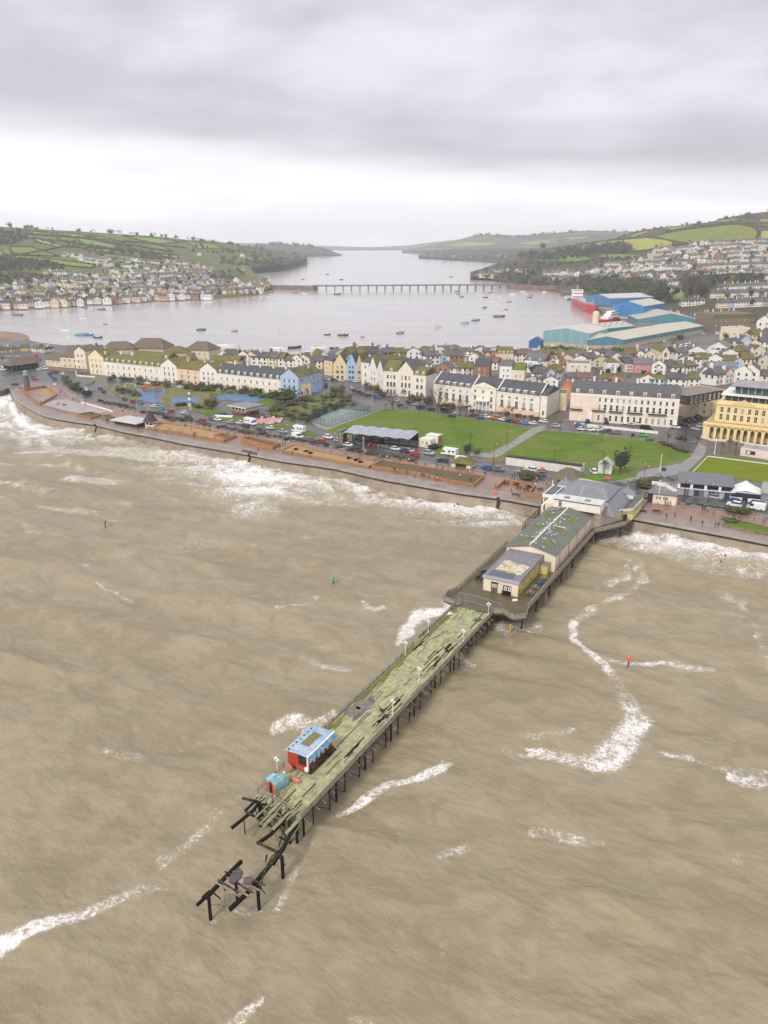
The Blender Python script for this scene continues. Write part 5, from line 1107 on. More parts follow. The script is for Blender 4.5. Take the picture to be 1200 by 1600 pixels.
block('house','tall cream house on the side street, furthest back by the quay','house',(500,574),(513,573),12,556,wall=PWHITE,roof='gable_y',rise=3.4,rows=[(.1,1.5,.9,2),(.4,1.5,.9,2),(.7,1.5,.9,2)],moss=True,rcol=MOSS)
block('house','yellow rendered house with a dark side wall on the side street','house',(507,585),(519,587),11,562,wall=YEL,roof='gable_x',rise=3,rows=[(.1,1.5,.9,2),(.4,1.5,.9,2),(.7,1.5,.9,2)])
block('gabled_house','yellow house with steep gable, leftmost of the three coloured gables','house',(521,593),(541.5,593.5),14,569,wall=(.76,.60,.34),roof='gable_y',rise=6.5,rcol=(.10,.09,.085),rows=[(.05,1.9,1.6,2),(.40,1.9,1.6,2),(.72,1.7,1.3,2)],bands=(.34,),chims=((.1,.5),(.9,.5)))
block('gabled_house','sky blue house with steep gable, middle of the three coloured gables','house',(541.5,593.5),(557,594),14,569,wall=(.34,.52,.72),roof='gable_y',rise=6.5,rcol=(.10,.09,.085),rows=[(.05,1.9,1.6,2),(.40,1.9,1.6,2),(.72,1.7,1.3,2)],bands=(.34,),chims=((.1,.6),))
block('gabled_house','tan house with steep gable and dark bay windows, rightmost of the three coloured gables','house',(557,594),(566,594.5),14,569,wall=(.62,.46,.28),roof='gable_y',rise=6,moss=True,rcol=MOSS,rows=[(.05,1.9,1.8,1),(.40,1.9,1.8,1),(.72,1.7,1.5,1)])
VIC=dict(wall=PWHITE)
block('apartment_house','tall white house end bay with slate roof at the left of the stepped white group','house',(565,600),(577,602),16,565,wall=PWHITE,roof='gable_x',rise=3.4,rows=[(.08,2.1,1,1),(.36,2.1,1,1),(.72,1.8,1,1)],hipx=2)
block('apartment_house','white balconied middle bay of the stepped white group with steep mossy gable','house',(577,604),(589,608),16,573,wall=PWHITE,roof='gable_y',rise=6.5,moss=True,rcol=MOSS,rows=[(.05,2.1,1,2),(.36,2.1,1,2),(.68,1.8,1,2)])
for f in(.3,.62):pass
block('apartment_house','white gabled bay of the stepped white group beside the mossy corner roof','house',(589,608),(600,614),18,576,wall=PWHITE,roof='gable_y',rise=6,rcol=SLATE,rows=[(.05,2.1,1,2),(.36,2.1,1,2),(.68,1.8,1,2)])
block('corner_house','white corner house with curved front and mossy mansard roof','house',(600,616.5),(622,618),16,580,wall=(.80,.73,.62),roof='mansard',rise=5.0,moss=True,rcol=MOSS,rows=[(.04,2.6,1.3,3),(.36,2.6,1.3,3),(.7,2.0,1.2,3)],bands=(.33,.97),dorms=1)
block('gabled_house','cream gable with tall triple windows and balcony in the white group','house',(622,618),(645.5,620),16,579,wall=(.80,.72,.58),roof='gable_y',rise=5.2,rcol=(.12,.12,.12),rows=[(.04,2.6,1.2,3),(.34,2.6,1.2,3),(.64,2.4,1.1,3)],bands=(.32,.62))
block('apartment_house','white house with two round headed dormers at the right of the white group','house',(645.5,620),(665,622),14,586,wall=(.80,.74,.64),roof='mansard',rise=3.8,moss=True,rcol=MOSS,rows=[(.04,2.2,1.4,2),(.38,2.2,1.4,2),(.7,1.9,1.3,2)],dorms=2,curved=True)
block('house','narrow pale blue house squeezed between the white group and the long hotel','house',(665.5,615),(676,616),10,592,wall=(.42,.54,.70),roof='mansard',rise=3.5,moss=True,rcol=MOSS,rows=[(.1,1.8,1,2),(.5,1.8,1,2)],dorms=2)
h1=hgt(677,629,599)
r_,w_,h_=block('hotel','long cream hotel with slate roof, dormers and central pediment facing the lawn','hotel',(677,629),(842,651),15,599,wall=LCREAM,roof='gable_x',rise=4.8,rcol=(.085,.092,.105),ov=.1,ends=True)
for k in range(14):
 if k in(6,7):continue
 x=2.2+(w_-4.4)*(k+.5)/14
 for f,hh,ww in((.12,1.0,1.2),(.30,3.0,1.5),(.70,1.2,1.3)):O('window',win(ww,hh,2),r_,(x,-.005,f*h_))
 if k not in(5,8):dormer(r_,x,.3,h_+.05,1.7,1.3,1.8)
 MB().box(x-1.1,-.7,.29*h_,x+1.1,0,.29*h_+.12).ob('balcony',M['darkmetal'],r_)
c0_,c1_=w_*.385,w_*.615
MB().box(c0_,-1.2,-.3,c1_,0,h_+1.0).ob('central_bay',M['render'],r_,(0,0,0),0,(.82,.75,.62))
xm=(c0_+c1_)/2
MB().add([(c0_-.3,-1.4,h_+1.0),(c1_+.3,-1.4,h_+1.0),(xm,-1.4,h_+3.6),(c0_-.3,-.6,h_+1.0),(c1_+.3,-.6,h_+1.0),(xm,-.6,h_+3.6)],[(0,1,2),(4,3,5),(0,2,5,3),(1,4,5,2),(0,3,4,1)]).ob('pediment',M['render'],r_,(0,0,0),0,(.84,.76,.60))
gable_y(c0_,c1_,0,8,h_+1.0,2.9,0).ob('bay_roof',M['slate'],r_,(0,0,0),0,(.085,.092,.105))
for x in(c0_-.2,c1_+.2):MB().bar((x,0,h_+.2),(x,7.5,h_+5.2),.5,.6).ob('gable_coping',M['render'],r_,(0,0,0),0,LCREAM)
for k in range(3):
 x=c0_+(c1_-c0_)*(k+.5)/3
 for f,hh in((.12,2.0),(.42,2.6),(.84,1.3)):O('window',win(1.3,hh,2),r_,(x,-1.21,f*h_))
for k in range(4):MB().cyl((xm-3+k*2,-3.2,0),(xm-3+k*2,-3.2,4.4),.28,.24,8).ob('column',M['white'],r_)
MB().box(xm-3.6,-3.7,4.4,xm+3.6,-1.2,5.0).ob('portico',M['white'],r_)
for x in(xm-5,xm-3.4):MB().box(x-.4,-6,0,x+.4,-5.2,1.4).ob('gate_pier',M['white'],r_)
MB().box(0,-.12,-.3,c0_,0,h_*.10).ob('plinth',M['render'],r_,(0,0,0),0,PEACH);MB().box(c1_,-.12,-.3,w_,0,h_*.22).ob('plinth',M['render'],r_,(0,0,0),0,PEACH)
MB().box(-.1,-.15,h_*.92,w_+.1,0,h_*.96).ob('cornice',M['trim'],r_)
for k in range(3):O('window',win(.9,1.2),r_,(w_+.01,3+4*k,h_*(.3+.12*k)),R(90))
block('hotel_wing','blank cream gabled wing at the right end of the long hotel','hotel',(843,651.5),(853,652.5),20,617,wall=(.82,.76,.66),roof='gable_x',rise=3.0,rcol=SLATE,rows=[(.1,2,1,1)],side=[(.5,1,.8,2)])
block('house','small cream house with bright mossy flat roof beside the long hotel','house',(866,640),(884,641),12,615,wall=(.66,.56,.38),roof='flat',rcol=(.11,.15,.02),parapet=.3)
block('house','orange gabled house between the two long hotels','house',(876,622),(893,623),10,605,wall=(.60,.25,.12),roof='gable_y',rise=3,rcol=(.45,.18,.09),ov=.4)
r_,w_,h_=block('terrace','cream and white terrace with slate mansard, dormers and iron balcony, right of the long hotel','terrace',(889,656),(1057,668),20,613.5,wall=(.82,.74,.64),roof='mansard',rise=4.6,rcol=(.11,.11,.115),bands=(.93,.40),rows=[(.06,2.6,1.1,17),(.44,2.6,1.2,17),(.74,1.8,1.1,17)],dorms=8,chims=((.19,.5),(.40,.5),(.60,.5),(.80,.5),(.99,.5)),side=[(.5,1.2,.9,2)],door=.35,parapet=0)
MB().box(0,-.06,-.3,w_*.27,0,h_*.9).ob('painted_bay',M['render'],r_,(0,0,0),0,(.82,.66,.53))
for a,b_ in((0,.12),(.21,.34),(.37,.5),(.54,.68),(.73,.9)):
 MB().box(a*w_,-1.3,h_*.41,b_*w_,0,h_*.425).ob('balcony',M['darkmetal'],r_)
 mb=MB();mb.bar((a*w_,-1.25,h_*.41+1.2),(b_*w_,-1.25,h_*.41+1.2),.06,.06)
 for k in range(12):mb.bar((a*w_+(b_-a)*w_*k/11,-1.25,h_*.42),(a*w_+(b_-a)*w_*k/11,-1.25,h_*.41+1.2),.05,.05)
 mb.ob('railing',M['darkmetal'],r_)
MB().box(w_*.18,-1.0,0,w_*.22,0,4).ob('porch',M['white'],r_)
lowwall([(898,664),(960,671),(1027,678)],'pale garden wall in front of the cream and white terrace',1.1,.5,'trim')
block('flats','cream stepped flats with flat roof between the white terrace and the yellow hotel','flats',(1079,653),(1130,647),16,616,wall=(.74,.60,.38),roof='flat',rcol=(.24,.2,.17),rows=[(.12,1.6,1.3,4),(.42,1.6,1.3,4),(.70,1.6,1.3,4)],parapet=.3)
block('flats','glazed penthouse with brown oversailing roof above the cream flats','flats',(1074,632),(1128,622),14,0,z=15,H=3.6,wall=(.03,.035,.035),roof='flat',rcol=(.25,.2,.17),rows=[(.1,2.6,1.4,7)],parapet=.0)
YH=(.80,.62,.31)
a,rz,w=frame_((1096.5,683),(1215,697),4.2)
yh=thing('yellow_hotel','yellow classical hotel with arched ground floor arcade and glass penthouse at the right edge','hotel',a,rz)
h1=hgt(1097,683,660.5);w=w*1.25
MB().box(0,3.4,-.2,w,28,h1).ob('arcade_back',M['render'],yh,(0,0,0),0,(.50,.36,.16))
na=13
for k in range(na+1):
 x=2.2+k*(w-2.4)/na;MB().box(x-.55,-.02,0,x+.55,1.0,h1-1.3).ob('arcade_pier',M['render'],yh,(0,0,0),0,YH)
 if k<na:
  x2=2.2+(k+1)*(w-2.4)/na;n=6;ar=[(x+.55+(x2-x-1.1)*i/n,h1-1.9+.8*math.sin(math.pi*i/n))for i in range(n+1)]
  mb=MB()
  for(xa,za),(xb,zb)in zip(ar,ar[1:]):mb.add([(xa,0,za),(xb,0,zb),(xb,0,h1-.8),(xa,0,h1-.8),(xa,1,za),(xb,1,zb)],[(0,1,2,3),(0,4,5,1)])
  mb.ob('arch',M['render'],yh,(0,0,0),0,YH)
MB().box(0,0,0,1.65,1,h1-.8).ob('end_pier',M['render'],yh,(0,0,0),0,YH)
MB().box(-.2,-.25,h1-.8,w,4,h1).ob('arcade_roof',M['render'],yh,(0,0,0),0,(.74,.54,.24))
MB().box(-.1,.1,h1,w,.5,h1+.5).ob('parapet',M['render'],yh,(0,0,0),0,YH)
uh=hgt(1113,676,625);x0=3.2;y0=5.6
MB().box(x0,y0,h1-.2,w,28,uh).ob('wall',M['render'],yh,(0,0,0),0,YH)
MB().box(x0-.3,y0-.4,uh-.7,w,y0,uh-.2).ob('cornice',M['render'],yh,(0,0,0),0,(.80,.62,.32))
MB().box(x0+.2,y0+.2,uh,w,y0+.6,uh+1.1).ob('parapet',M['render'],yh,(0,0,0),0,YH)
nw=12;st=(w-x0-1)/nw
for k in range(nw):
 x=x0+1.0+st*(k+.5)
 O('window',win(1.3,2.5,2),yh,(x,y0-.01,h1+1.0));O('window',win(1.3,2.3,2),yh,(x,y0-.01,h1+(uh-h1)*.52))
 MB().box(x+st/2-.25,y0-.22,h1+.3,x+st/2+.25,y0,uh-.7).ob('pilaster',M['render'],yh,(0,0,0),0,(.80,.64,.36))
px0,px1=x0+st*1.9,x0+st*5.9
MB().add([(px0,y0-.5,uh-.2),(px1,y0-.5,uh-.2),((px0+px1)/2,y0-.5,uh+1.9),(px0,y0+.3,uh-.2),(px1,y0+.3,uh-.2),((px0+px1)/2,y0+.3,uh+1.9)],[(0,1,2),(4,3,5),(0,2,5,3),(1,4,5,2)]).ob('pediment',M['render'],yh,(0,0,0),0,(.74,.55,.26))
gtq=mat('green_glass',(.04,.085,.08),.1,.5,.5,spec=.7)
for lv,(ins,zz0)in enumerate(((7.5,uh+.2),(10.5,uh+3.7))):
 MB().box(x0+ins-5,y0+ins-5,zz0,w,27,zz0+2.9).ob('glass_storey',gtq,yh)
 for k in range(18):MB().box(x0+ins-5+k*2.6,y0+ins-5.12,zz0,x0+ins-4.85+k*2.6,y0+ins-5.0,zz0+2.9).ob('mullion',M['trim'],yh)
 MB().box(x0+ins-6.5,y0+ins-6.5,zz0+2.9,w,27.5,zz0+3.25).ob('roof_slab',M['trim']if lv==0 else mat('pale_grey_roof',(.30,.29,.30),.5,.2,.3),yh)
lowwall([(1096,684.5),(1112,689),(1134,690)],'yellow forecourt wall at the left corner of the yellow hotel',.9,.5,'cream')
lowwall([(1150,691),(1180,697),(1215,701)],'yellow forecourt wall in front of the arcade',.9,.5,'cream')
r_,w_,h_=block('station','single storey pink kiosk building with dark screen behind the bowling green','pavilion',(1156,711),(1215,720),7,699,wall=(.76,.60,.56),roof='flat',rcol=(.36,.33,.33),parapet=0)
MB().box(2,-.08,.8,5.4,0,2.2).ob('screen',M['black'],r_);MB().box(2.4,-.1,1.0,3.6,-.08,1.9).ob('poster',M['white'],r_);MB().box(w_*.75,-.08,.9,w_*.75+1.3,0,1.8).ob('window',M['glass'],r_)
MB().box(w_*.3,1,h_,w_*.3+1.2,2.2,h_+1.2).ob('vent',M['chrome'],r_)
a,rz,w=frame_((1057,773),(1145,781),4.2);cf=thing('cafe','long glazed cafe with dark grey lean-to roof and white posts beside the bowling green','cafe',a,rz)
hh=hgt(1064,773,752)
gf=mat('dark_grey_metal',(.14,.15,.165),.45,.15,1)
MB().add([(0,-.6,hh-.2),(w,-.6,hh-.2),(w,8.5,hh+1.3),(0,8.5,hh+1.3),(0,-.6,hh-.4),(w,-.6,hh-.4),(w,8.5,hh+1.1),(0,8.5,hh+1.1)],[(0,1,2,3),(7,6,5,4),(0,4,5,1),(1,5,6,2),(2,6,7,3),(3,7,4,0)]).ob('roof',gf,cf)
for k in range(14):MB().bar((w*(k+.5)/14,-.6,hh-.16),(w*(k+.5)/14,8.5,hh+1.34),.06,.06).ob('roof_seam',gf,cf)
MB().box(.2,8,0,w-.2,8.3,hh+1.1).ob('back_wall',M['render'],cf,(0,0,0),0,(.5,.45,.36))
MB().box(.3,1.2,2.6,w-.3,1.3,hh-.3).ob('glass_front',M['glass'],cf)
MB().box(0,0,0,w,1.6,2.4).ob('lower_wall',M['render'],cf,(0,0,0),0,(.33,.34,.36))
for k in range(5):MB().box(w*k/4-.4 if k else 0,-.3,2.4,w*k/4+.4 if k else .8,.4,hh-.3).ob('pillar',M['white'],cf)
MB().box(0,-.35,2.35,w,-.2,2.6).ob('ledge',M['white'],cf)
for k in range(9):MB().box(w*.12+k*w*.09,-.06,.1,w*.12+k*w*.09+1.6,0,2.1).ob('shutter',[gf,M['chrome'],mat('dark_blue_shutter',(.03,.045,.09),.4,.1,1)if 'dark_blue_shutter' not in bpy.data.materials else bpy.data.materials['dark_blue_shutter']][k%3],cf)
st_=thing('terrace_stair','white parapet stair and raised cafe terrace with dark umbrellas left of the glazed cafe','terrace',at(1018,764),frame_((1018,764),(1060,772),4.2)[1])
w=frame_((1018,764),(1060,772),4.2)[2]
MB().box(0,0,0,w,6,1.6).ob('base',M['render'],st_,(0,0,0),0,(.36,.34,.33))
MB().box(0,-.3,1.6,w*.55,0,2.8).add([(w*.5,-.3,2.8),(w*.5,-.3,1.6),(w,-.3,0),(w,-.3,1.1),(w*.5,0,2.8),(w*.5,0,1.6),(w,0,0),(w,0,1.1)],[(0,1,2,3),(7,6,5,4),(0,3,7,4),(2,6,7,3)]).ob('parapet',M['white'],st_)
for k in range(5):MB().cyl((1.5+k*1.9,3+(k%2)*1.5,1.6),(1.5+k*1.9,3+(k%2)*1.5,3.9),.05,.05,5).cyl((1.5+k*1.9,3+(k%2)*1.5,3.3),(1.5+k*1.9,3+(k%2)*1.5,4.1),1.0,.05,8).ob('umbrella',mat('green_canvas',(.04,.075,.05),.8,.2,2)if 'green_canvas' not in bpy.data.materials else bpy.data.materials['green_canvas'],st_)
mq=thing('marquee','white fabric marquee with steep curved ridge beside the glazed cafe','tent',at(1140,781),frame_((1140,781),(1188,786),4.2)[1])
w=frame_((1140,781),(1188,786),4.2)[2]
MB().box(0,0,0,w,7,1.1).box(0,0,2.7,w,7,2.9).ob('base_wall',M['white'],mq);MB().box(.1,.15,1.1,w-.1,6.9,2.7).ob('glazing',M['glass'],mq)
mb=MB();nn=6
P_=[[(w*i/nn,7*j/4,2.9+2.3*(1-abs(i/nn-.5)*2)**1.4*math.sin(math.pi*(.12+.88*j/4)*.62))for j in range(5)]for i in range(nn+1)]
mb.add([p for c_ in P_ for p in c_],[(i*5+j,(i+1)*5+j,(i+1)*5+j+1,i*5+j+1)for i in range(nn)for j in range(4)]);mb.ob('canopy',M['white'],mq)
MB().box(w*.4,-.05,0,w*.58,.05,2.5).ob('door',M['black'],mq)
block('shop','grey boarded shop with pitched roof at the right edge beside the marquee','shop',(1187,788),(1225,793),8,770,wall=(.20,.23,.25),roof='gable_x',rise=2.6,rcol=(.3,.3,.3),rows=[(.3,1.2,1.4,2)])
wl=thing('boundary_wall','long tall blank white wall with dark capping along the back of the road','wall',*frame_((790,726),(906,742),4.2)[:2]);w=frame_((790,726),(906,742),4.2)[2];hh=hgt(792,726,713.5)
for k in range(12):MB().box(w*k/12+.04,0,0,w*(k+1)/12-.04,.3,hh).ob('panel',M['render'],wl,(0,0,0),0,(.72,.68,.62))
MB().box(0,.05,0,w,.26,hh-.02).ob('core',M['render'],wl,(0,0,0),0,(.5,.46,.4));MB().box(-.2,-.2,hh,w+.2,2.4,hh+.25).ob('capping',M['black'],wl)
MB().box(w-.2,0,0,w+.1,5,hh).ob('return_wall',M['render'],wl,(0,0,0),0,(.72,.68,.62))
a,rz,w=frame_((532,692),(645,704),4.2);pv=thing('shelter_hall','dark open sided seafront pavilion with wavy grey metal roof and cars inside','pavilion',a,rz);hh=hgt(545,692,675)
n=28;mb=MB();prof=[(w*.04+w*.92*k/n,hh+.8+.5*abs(math.sin(math.pi*5*k/n)))for k in range(n+1)]
for(xa,za),(xb,zb)in zip(prof,prof[1:]):MB().add([(xa,-1,za-.9),(xb-.03,-1,zb-.9),(xb-.03,9.5,zb),(xa,9.5,za),(xa,-1,za-1.1),(xb-.03,-1,zb-1.1),(xb-.03,9.5,zb-.2),(xa,9.5,za-.2)],[(0,1,2,3),(7,6,5,4),(0,4,5,1),(2,6,7,3),(1,5,6,2),(3,7,4,0)]).ob('roof_sheet',mat('zinc_roof',(.34,.36,.40),.35,.25,.6)if 'zinc_roof' not in bpy.data.materials else bpy.data.materials['zinc_roof'],pv)
MB().box(w*.04,9.2,0,w*.96,9.4,1.6).ob('back_wall',M['concrete'],pv);MB().box(w*.04,9.2,1.6,w*.96,9.4,hh+.6).ob('back_glazing',M['glass'],pv)
for k in range(8):MB().box(w*.05+k*w*.128,-.6,0,w*.05+k*w*.128+.35,-.25,hh).ob('post',M['darkmetal'],pv)
MB().box(w*.03,-.8,hh-.3,w*.97,-.5,hh+.05).ob('fascia',M['black'],pv)
MB().box(w*.52,-.5,0,w*.93,-.3,1.3).ob('front_panel',gf,pv);MB().box(-w*.02,-1,0,w*.02,5,hh+.6).ob('end_tower',gf,pv)
MB().cyl((w*.05,-2.5,0),(w*.05,-2.5,hh),.9,.9,10).ob('drum',M['oldwood'],pv)
bk=MB()
for k in range(5):bk.box(w*.90+k*1.2,-2+.3*k,0,w*.90+k*1.2+1.0,-1.2+.3*k,.9+.3*(k%2))
bk.ob('brick_steps',mat('brick',(.30,.13,.075),.85,.3,1),pv)
for i,(pL,pR,lab,col)in enumerate((((655,697),(672,700),'cream portable cabin beside the wavy roofed pavilion',(.80,.74,.60)),((665,691),(684,694),'white portable cabin with rust orange end behind the cream one',(.78,.76,.74)))):
 r_,w_,h_=block('portable_cabin',lab,'cabin',pL,pR,4,pL[1]-12.5,wall=col,roof='flat',rcol=(.72,.70,.62),rows=[(.4,1,1,2)],wmargin=.5)
 MB().box(w_,.2,.1,w_+.05,3.8,h_-.1).ob('end_panel',mat('rust_panel',(.42,.16,.05),.7,.3,1)if i==1 else M['white'],r_)
a,rz,w=frame_((705,729),(735,733),4.2);ss=thing('beach_shelter','cream promenade shelter with mossy hipped roof and open front','shelter',a,rz);hh=hgt(705,729,722)
gable_x(0,w,0,5,hh,1.9,.5,2.5).ob('roof',M['mossroof'],ss,(0,0,0),0,(.14,.12,.05))
for x in(0,w-1.6):MB().box(x,0,0,x+1.6,5,hh-.15).ob('end_wall',M['cream'],ss)
MB().box(1.6,3,0,w-1.6,3.2,hh-.15).ob('back_wall',M['cream'],ss);MB().box(1.7,1.8,0,w-1.7,2.4,.5).ob('seat',M['oldwood'],ss)
p=at(236,667,4.2);cs=thing('round_shelter','white timber shelter with tall dark conical roof on the promenade','shelter',p)
hh=hgt(236,667,657)
for k in range(8):
 a=2*math.pi*k/8;MB().box(-.12,-.12,0,.12,.12,hh).ob('post',M['white'],cs,(2.4*math.cos(a),2.4*math.sin(a),0),a)
 a2=a+math.pi/8;MB().box(-.08,-.8,0,.08,.8,hh*.45).ob('panel',M['white'],cs,(2.2*math.cos(a2),2.2*math.sin(a2),0),a2)
MB().cyl((0,0,hh-.1),(0,0,hh+1.4),3.4,2.2,8).cyl((0,0,hh+1.4),(0,0,hh+4.6),2.1,.5,8).ob('roof',M['slate'],cs,(0,0,0),0,(.07,.055,.05));MB().cyl((0,0,hh+4.6),(0,0,hh+6.2),.35,.05,6).ob('finial',mat('yellow_finial',(.5,.36,.1),.6,.2,1),cs)
a,rz,w=frame_((174,662),(214,669),4.2);kk=thing('beach_kiosk','low beach kiosk with broad pale flat roof left of the conical shelter','kiosk',a,rz);hh=hgt(174,662,656)
MB().box(1,1,0,w-1,8,hh).ob('wall',mat('dark_boards',(.07,.05,.04),.8,.3,1),kk);MB().box(-.3,-.4,hh,w+.3,10,hh+.25).ob('roof',mat('pale_sheet_roof',(.50,.50,.48),.5,.15,.3),kk);MB().box(-.35,-.45,hh-.1,w+.35,-.3,hh+.3).ob('fascia',M['cream'],kk)
for k in range(4):MB().box(1.5+k*(w-3)/4,.9,.8,1.5+(k+.7)*(w-3)/4,1.0,hh-.3).ob('hatch',M['black'],kk)
lh=thing('lighthouse','small round grey stone lighthouse with green lantern at the left end of the promenade','lighthouse',at(42.5,605));hh=hgt(42.5,605,586)
MB().cyl((0,0,0),(0,0,hh),1.75,1.35,14).ob('tower',mat('grey_stone',(.13,.125,.11),.85,.35,.8,bump=.6),lh);MB().cyl((0,0,hh),(0,0,hh+.3),1.9,1.9,14).ob('gallery',M['concrete'],lh)
MB().cyl((0,0,hh+.3),(0,0,hh+1.9),1.2,1.2,8).ob('lantern',mat('verdigris',(.20,.42,.42),.4,.2,2),lh);MB().cyl((0,0,hh+1.9),(0,0,hh+2.8),1.4,.1,8).ob('lantern_roof',bpy.data.materials['verdigris'],lh)
a,rz,w=frame_((362,644),(384,648),4.2);pc=thing('pavilion_cafe','brick and glass cafe with flat white edged roof in the play gardens','cafe',a,rz);hh=hgt(362,644,634)
MB().box(0,0,0,w,9,1.2).ob('wall',bpy.data.materials['brick'],pc);MB().box(.2,.2,1.2,w-.2,8.8,hh).ob('glazing',M['white'],pc);MB().box(-1.5,-1.2,hh,w+1.5,10.5,hh+.35).ob('roof',mat('grey_flat_roof',(.22,.22,.23),.5,.2,.4),pc)
MB().box(-1.6,-1.3,hh-.05,w+1.6,-1.1,hh+.42).ob('fascia',M['cream'],pc)
for k in range(4):MB().box(.6+k*w/4.3,.1,1.3,.6+(k+.55)*w/4.3,.2,hh-.3).ob('window',M['glass'],pc)
a,rz,w=frame_((861,762),(900,768),4.2);hs=thing('entrance_shelter','entrance shelter with grey hipped roof, one side mossy yellow, behind the pier pavilion','shelter',a,rz)
hh=3.6;gable_x(0,w,0,9,hh,3,.6,4).ob('roof',M['mossroof'],hs,(0,0,0),0,(.14,.13,.13))
for x in(.2,w-.5):
 for y in(.2,8.5):MB().box(x,y,0,x+.35,y+.35,hh).ob('post',M['white'],hs)
MB().box(0,-.1,hh-.5,w,.15,hh).ob('fascia',M['white'],hs);MB().box(.5,5,0,w-.5,5.2,hh).ob('back_wall',bpy.data.materials['dark_boards'],hs)
a,rz,w=frame_((1011,785),(1056,790),4.2);fs_=thing('food_stall','cream food stall with grey roof and dark open end right of the pavilion','stall',a,rz);hh=hgt(1011,785,770)
MB().box(w*.18,0,0,w,3.6,hh).ob('wall',M['cream'],fs_);MB().box(0,-.5,hh,w+.2,4,hh+.2).ob('roof',gf,fs_);MB().box(0,.2,0,w*.18,3.6,hh-.1).ob('open_end',M['black'],fs_)
for k in range(2):O('window',win(1.6,1.0,2),fs_,(w*(.38+.24*k),-.01,hh*.45))
MB().box(w,.1,0,w+.6,3.4,1.4).ob('side_screen',M['timber'],fs_);MB().box(w*.85,-.05,0,w*.93,0,1.9).ob('door',M['white'],fs_)
block('shed','white gabled hut with palm beside it behind the road junction','hut',(934,739),(955,741),5,727,wall=(.74,.74,.70),roof='gable_y',rise=2.2,rcol=(.55,.54,.5))
# == PORT, BRIDGE, TOWN AND HILLSIDE HOUSES
TEAL,PBLUE=(.075,.25,.31),(.03,.20,.48)
def shed_roof(name,label,pL,pR,depth,eave,rise,wallc,base,roofc=(.47,.45,.38),z=4.0,kind_='gable_y',panels=8,sky=False,doors=()):
 a,rz,w=frame_(pL,pR,z);H=hgt(pL[0],pL[1],eave,z)
 r=thing(name,label,'warehouse',a,rz);hb=H*base
 MB().box(0,0,-.3,w,depth,hb).ob('base_wall',M['render'],r,(0,0,0),0,(.50,.42,.31))
 c=0
 for k in range(panels):MB().box(w*k/panels+.05,-.15,hb,w*(k+1)/panels-.05,.1,H).ob('cladding_panel',M['paint'],r,(0,0,0),0,tuple(x*(1 if k%2 else .92)for x in wallc))
 np_=max(4,int(depth/12))
 for k in range(np_):
  for x in(0,w):MB().box(x-.12,depth*k/np_+.05,hb,x+.12,depth*(k+1)/np_-.05,H).ob('cladding_panel',M['paint'],r,(0,0,0),0,wallc)
 MB().box(.1,.1,hb,w-.1,depth,H-.1).ob('core_wall',M['paint'],r,(0,0,0),0,wallc)
 f=MB()
 if kind_=='gable_y':
  f.add([(0,-.1,H),(w,-.1,H),(w/2,-.1,H+rise-.1)],[(0,1,2)]).ob('gable',M['paint'],r,(0,0,0),0,wallc)
  rf=gable_y(0,w,0,depth,H+.03,rise,.3)
 else:
  for x in(-.02,w+.02):f.add([(x,0,H),(x,depth,H),(x,depth/2,H+rise-.1)],[(0,1,2)if x>1 else(0,2,1)])
  f.ob('gable',M['paint'],r,(0,0,0),0,wallc);rf=gable_x(0,w,0,depth,H+.03,rise,.3)
 ro=rf.ob('roof',M['slate'],r,(0,0,0),0,roofc)
 if sky:
  for k in range(7):
   for s in(.2,.38,.62,.8):
    zr=H+.1+rise*(1-abs(s-.5)*2)if kind_=='gable_y' else H+.1+rise*(1-abs(s-.5)*2)
    x,y=(w*s,depth*(k+.5)/7)if kind_=='gable_y' else(w*(k+.5)/7,depth*s)
    MB().box(x-1.2,y-1.2,zr-.3,x+1.2,y+1.2,zr+.1).ob('rooflight',M['oldwood'],ro)
 for(x0,x1,h)in doors:MB().box(w*x0,-.25,0,w*x1,-.1,h).ob('door',M['chrome'],r)
 return r,w,H
shed_roof('warehouse','pale teal quayside warehouse with cream wall base and grey white roof, nearest the estuary',(848,540),(919,545),45,517,3.0,(.22,.40,.43),.30,(.55,.54,.50),panels=9,doors=((.44,.47,4),(.72,.78,3),(.84,.9,3)))
shed_roof('warehouse','long teal warehouse with low cream roof, front half beside the car park',(919,546),(972,546),95,531,2.6,(.09,.24,.33),.45,(.52,.49,.40),panels=6)
shed_roof('warehouse','long teal fronted warehouse running back to the right past the car park',(973,544),(1098,520),34,531,2.6,TEAL,.50,(.53,.49,.40),kind_='gable_x',panels=14)
shed_roof('warehouse','wide teal warehouse with grey roof behind the long curved one',(996,506),(1096,507),60,499,6.0,TEAL,.12,(.45,.43,.36),panels=10)
shed_roof('warehouse','bright blue warehouse with pale roof facing the red ship',(955,497),(1004,500),60,476,4.5,PBLUE,.20,(.50,.48,.42),panels=8)
shed_roof('warehouse','blue and teal warehouse at the far end of the quay beside the red ship',(915,480),(952,484),70,463,4,(.06,.24,.44),.2,(.52,.52,.50),panels=6,doors=((.35,.5,5),))
shed_roof('warehouse','small warehouse with rows of brown rooflights between the bigger sheds',(925,528),(990,521),26,515.5,3.4,TEAL,.3,(.50,.49,.43),kind_='gable_x',panels=6,sky=True)
block('quay_store','blue quayside hut with white sail covers at the corner of the teal warehouse','hut',(826,543),(845,544),8,533,wall=(.03,.12,.32),roof='gable_y',rise=3,rcol=(.05,.13,.30),H=5)
o=MB().cyl((0,0,0),(0,0,12),3.2,3.2,14).cyl((0,0,12),(0,0,13.2),3.2,.6,14).ob('silo',M['cream'],None,at(930,507));tag(o,'cream storage silo on the quay in front of the red pilot ship','silo')
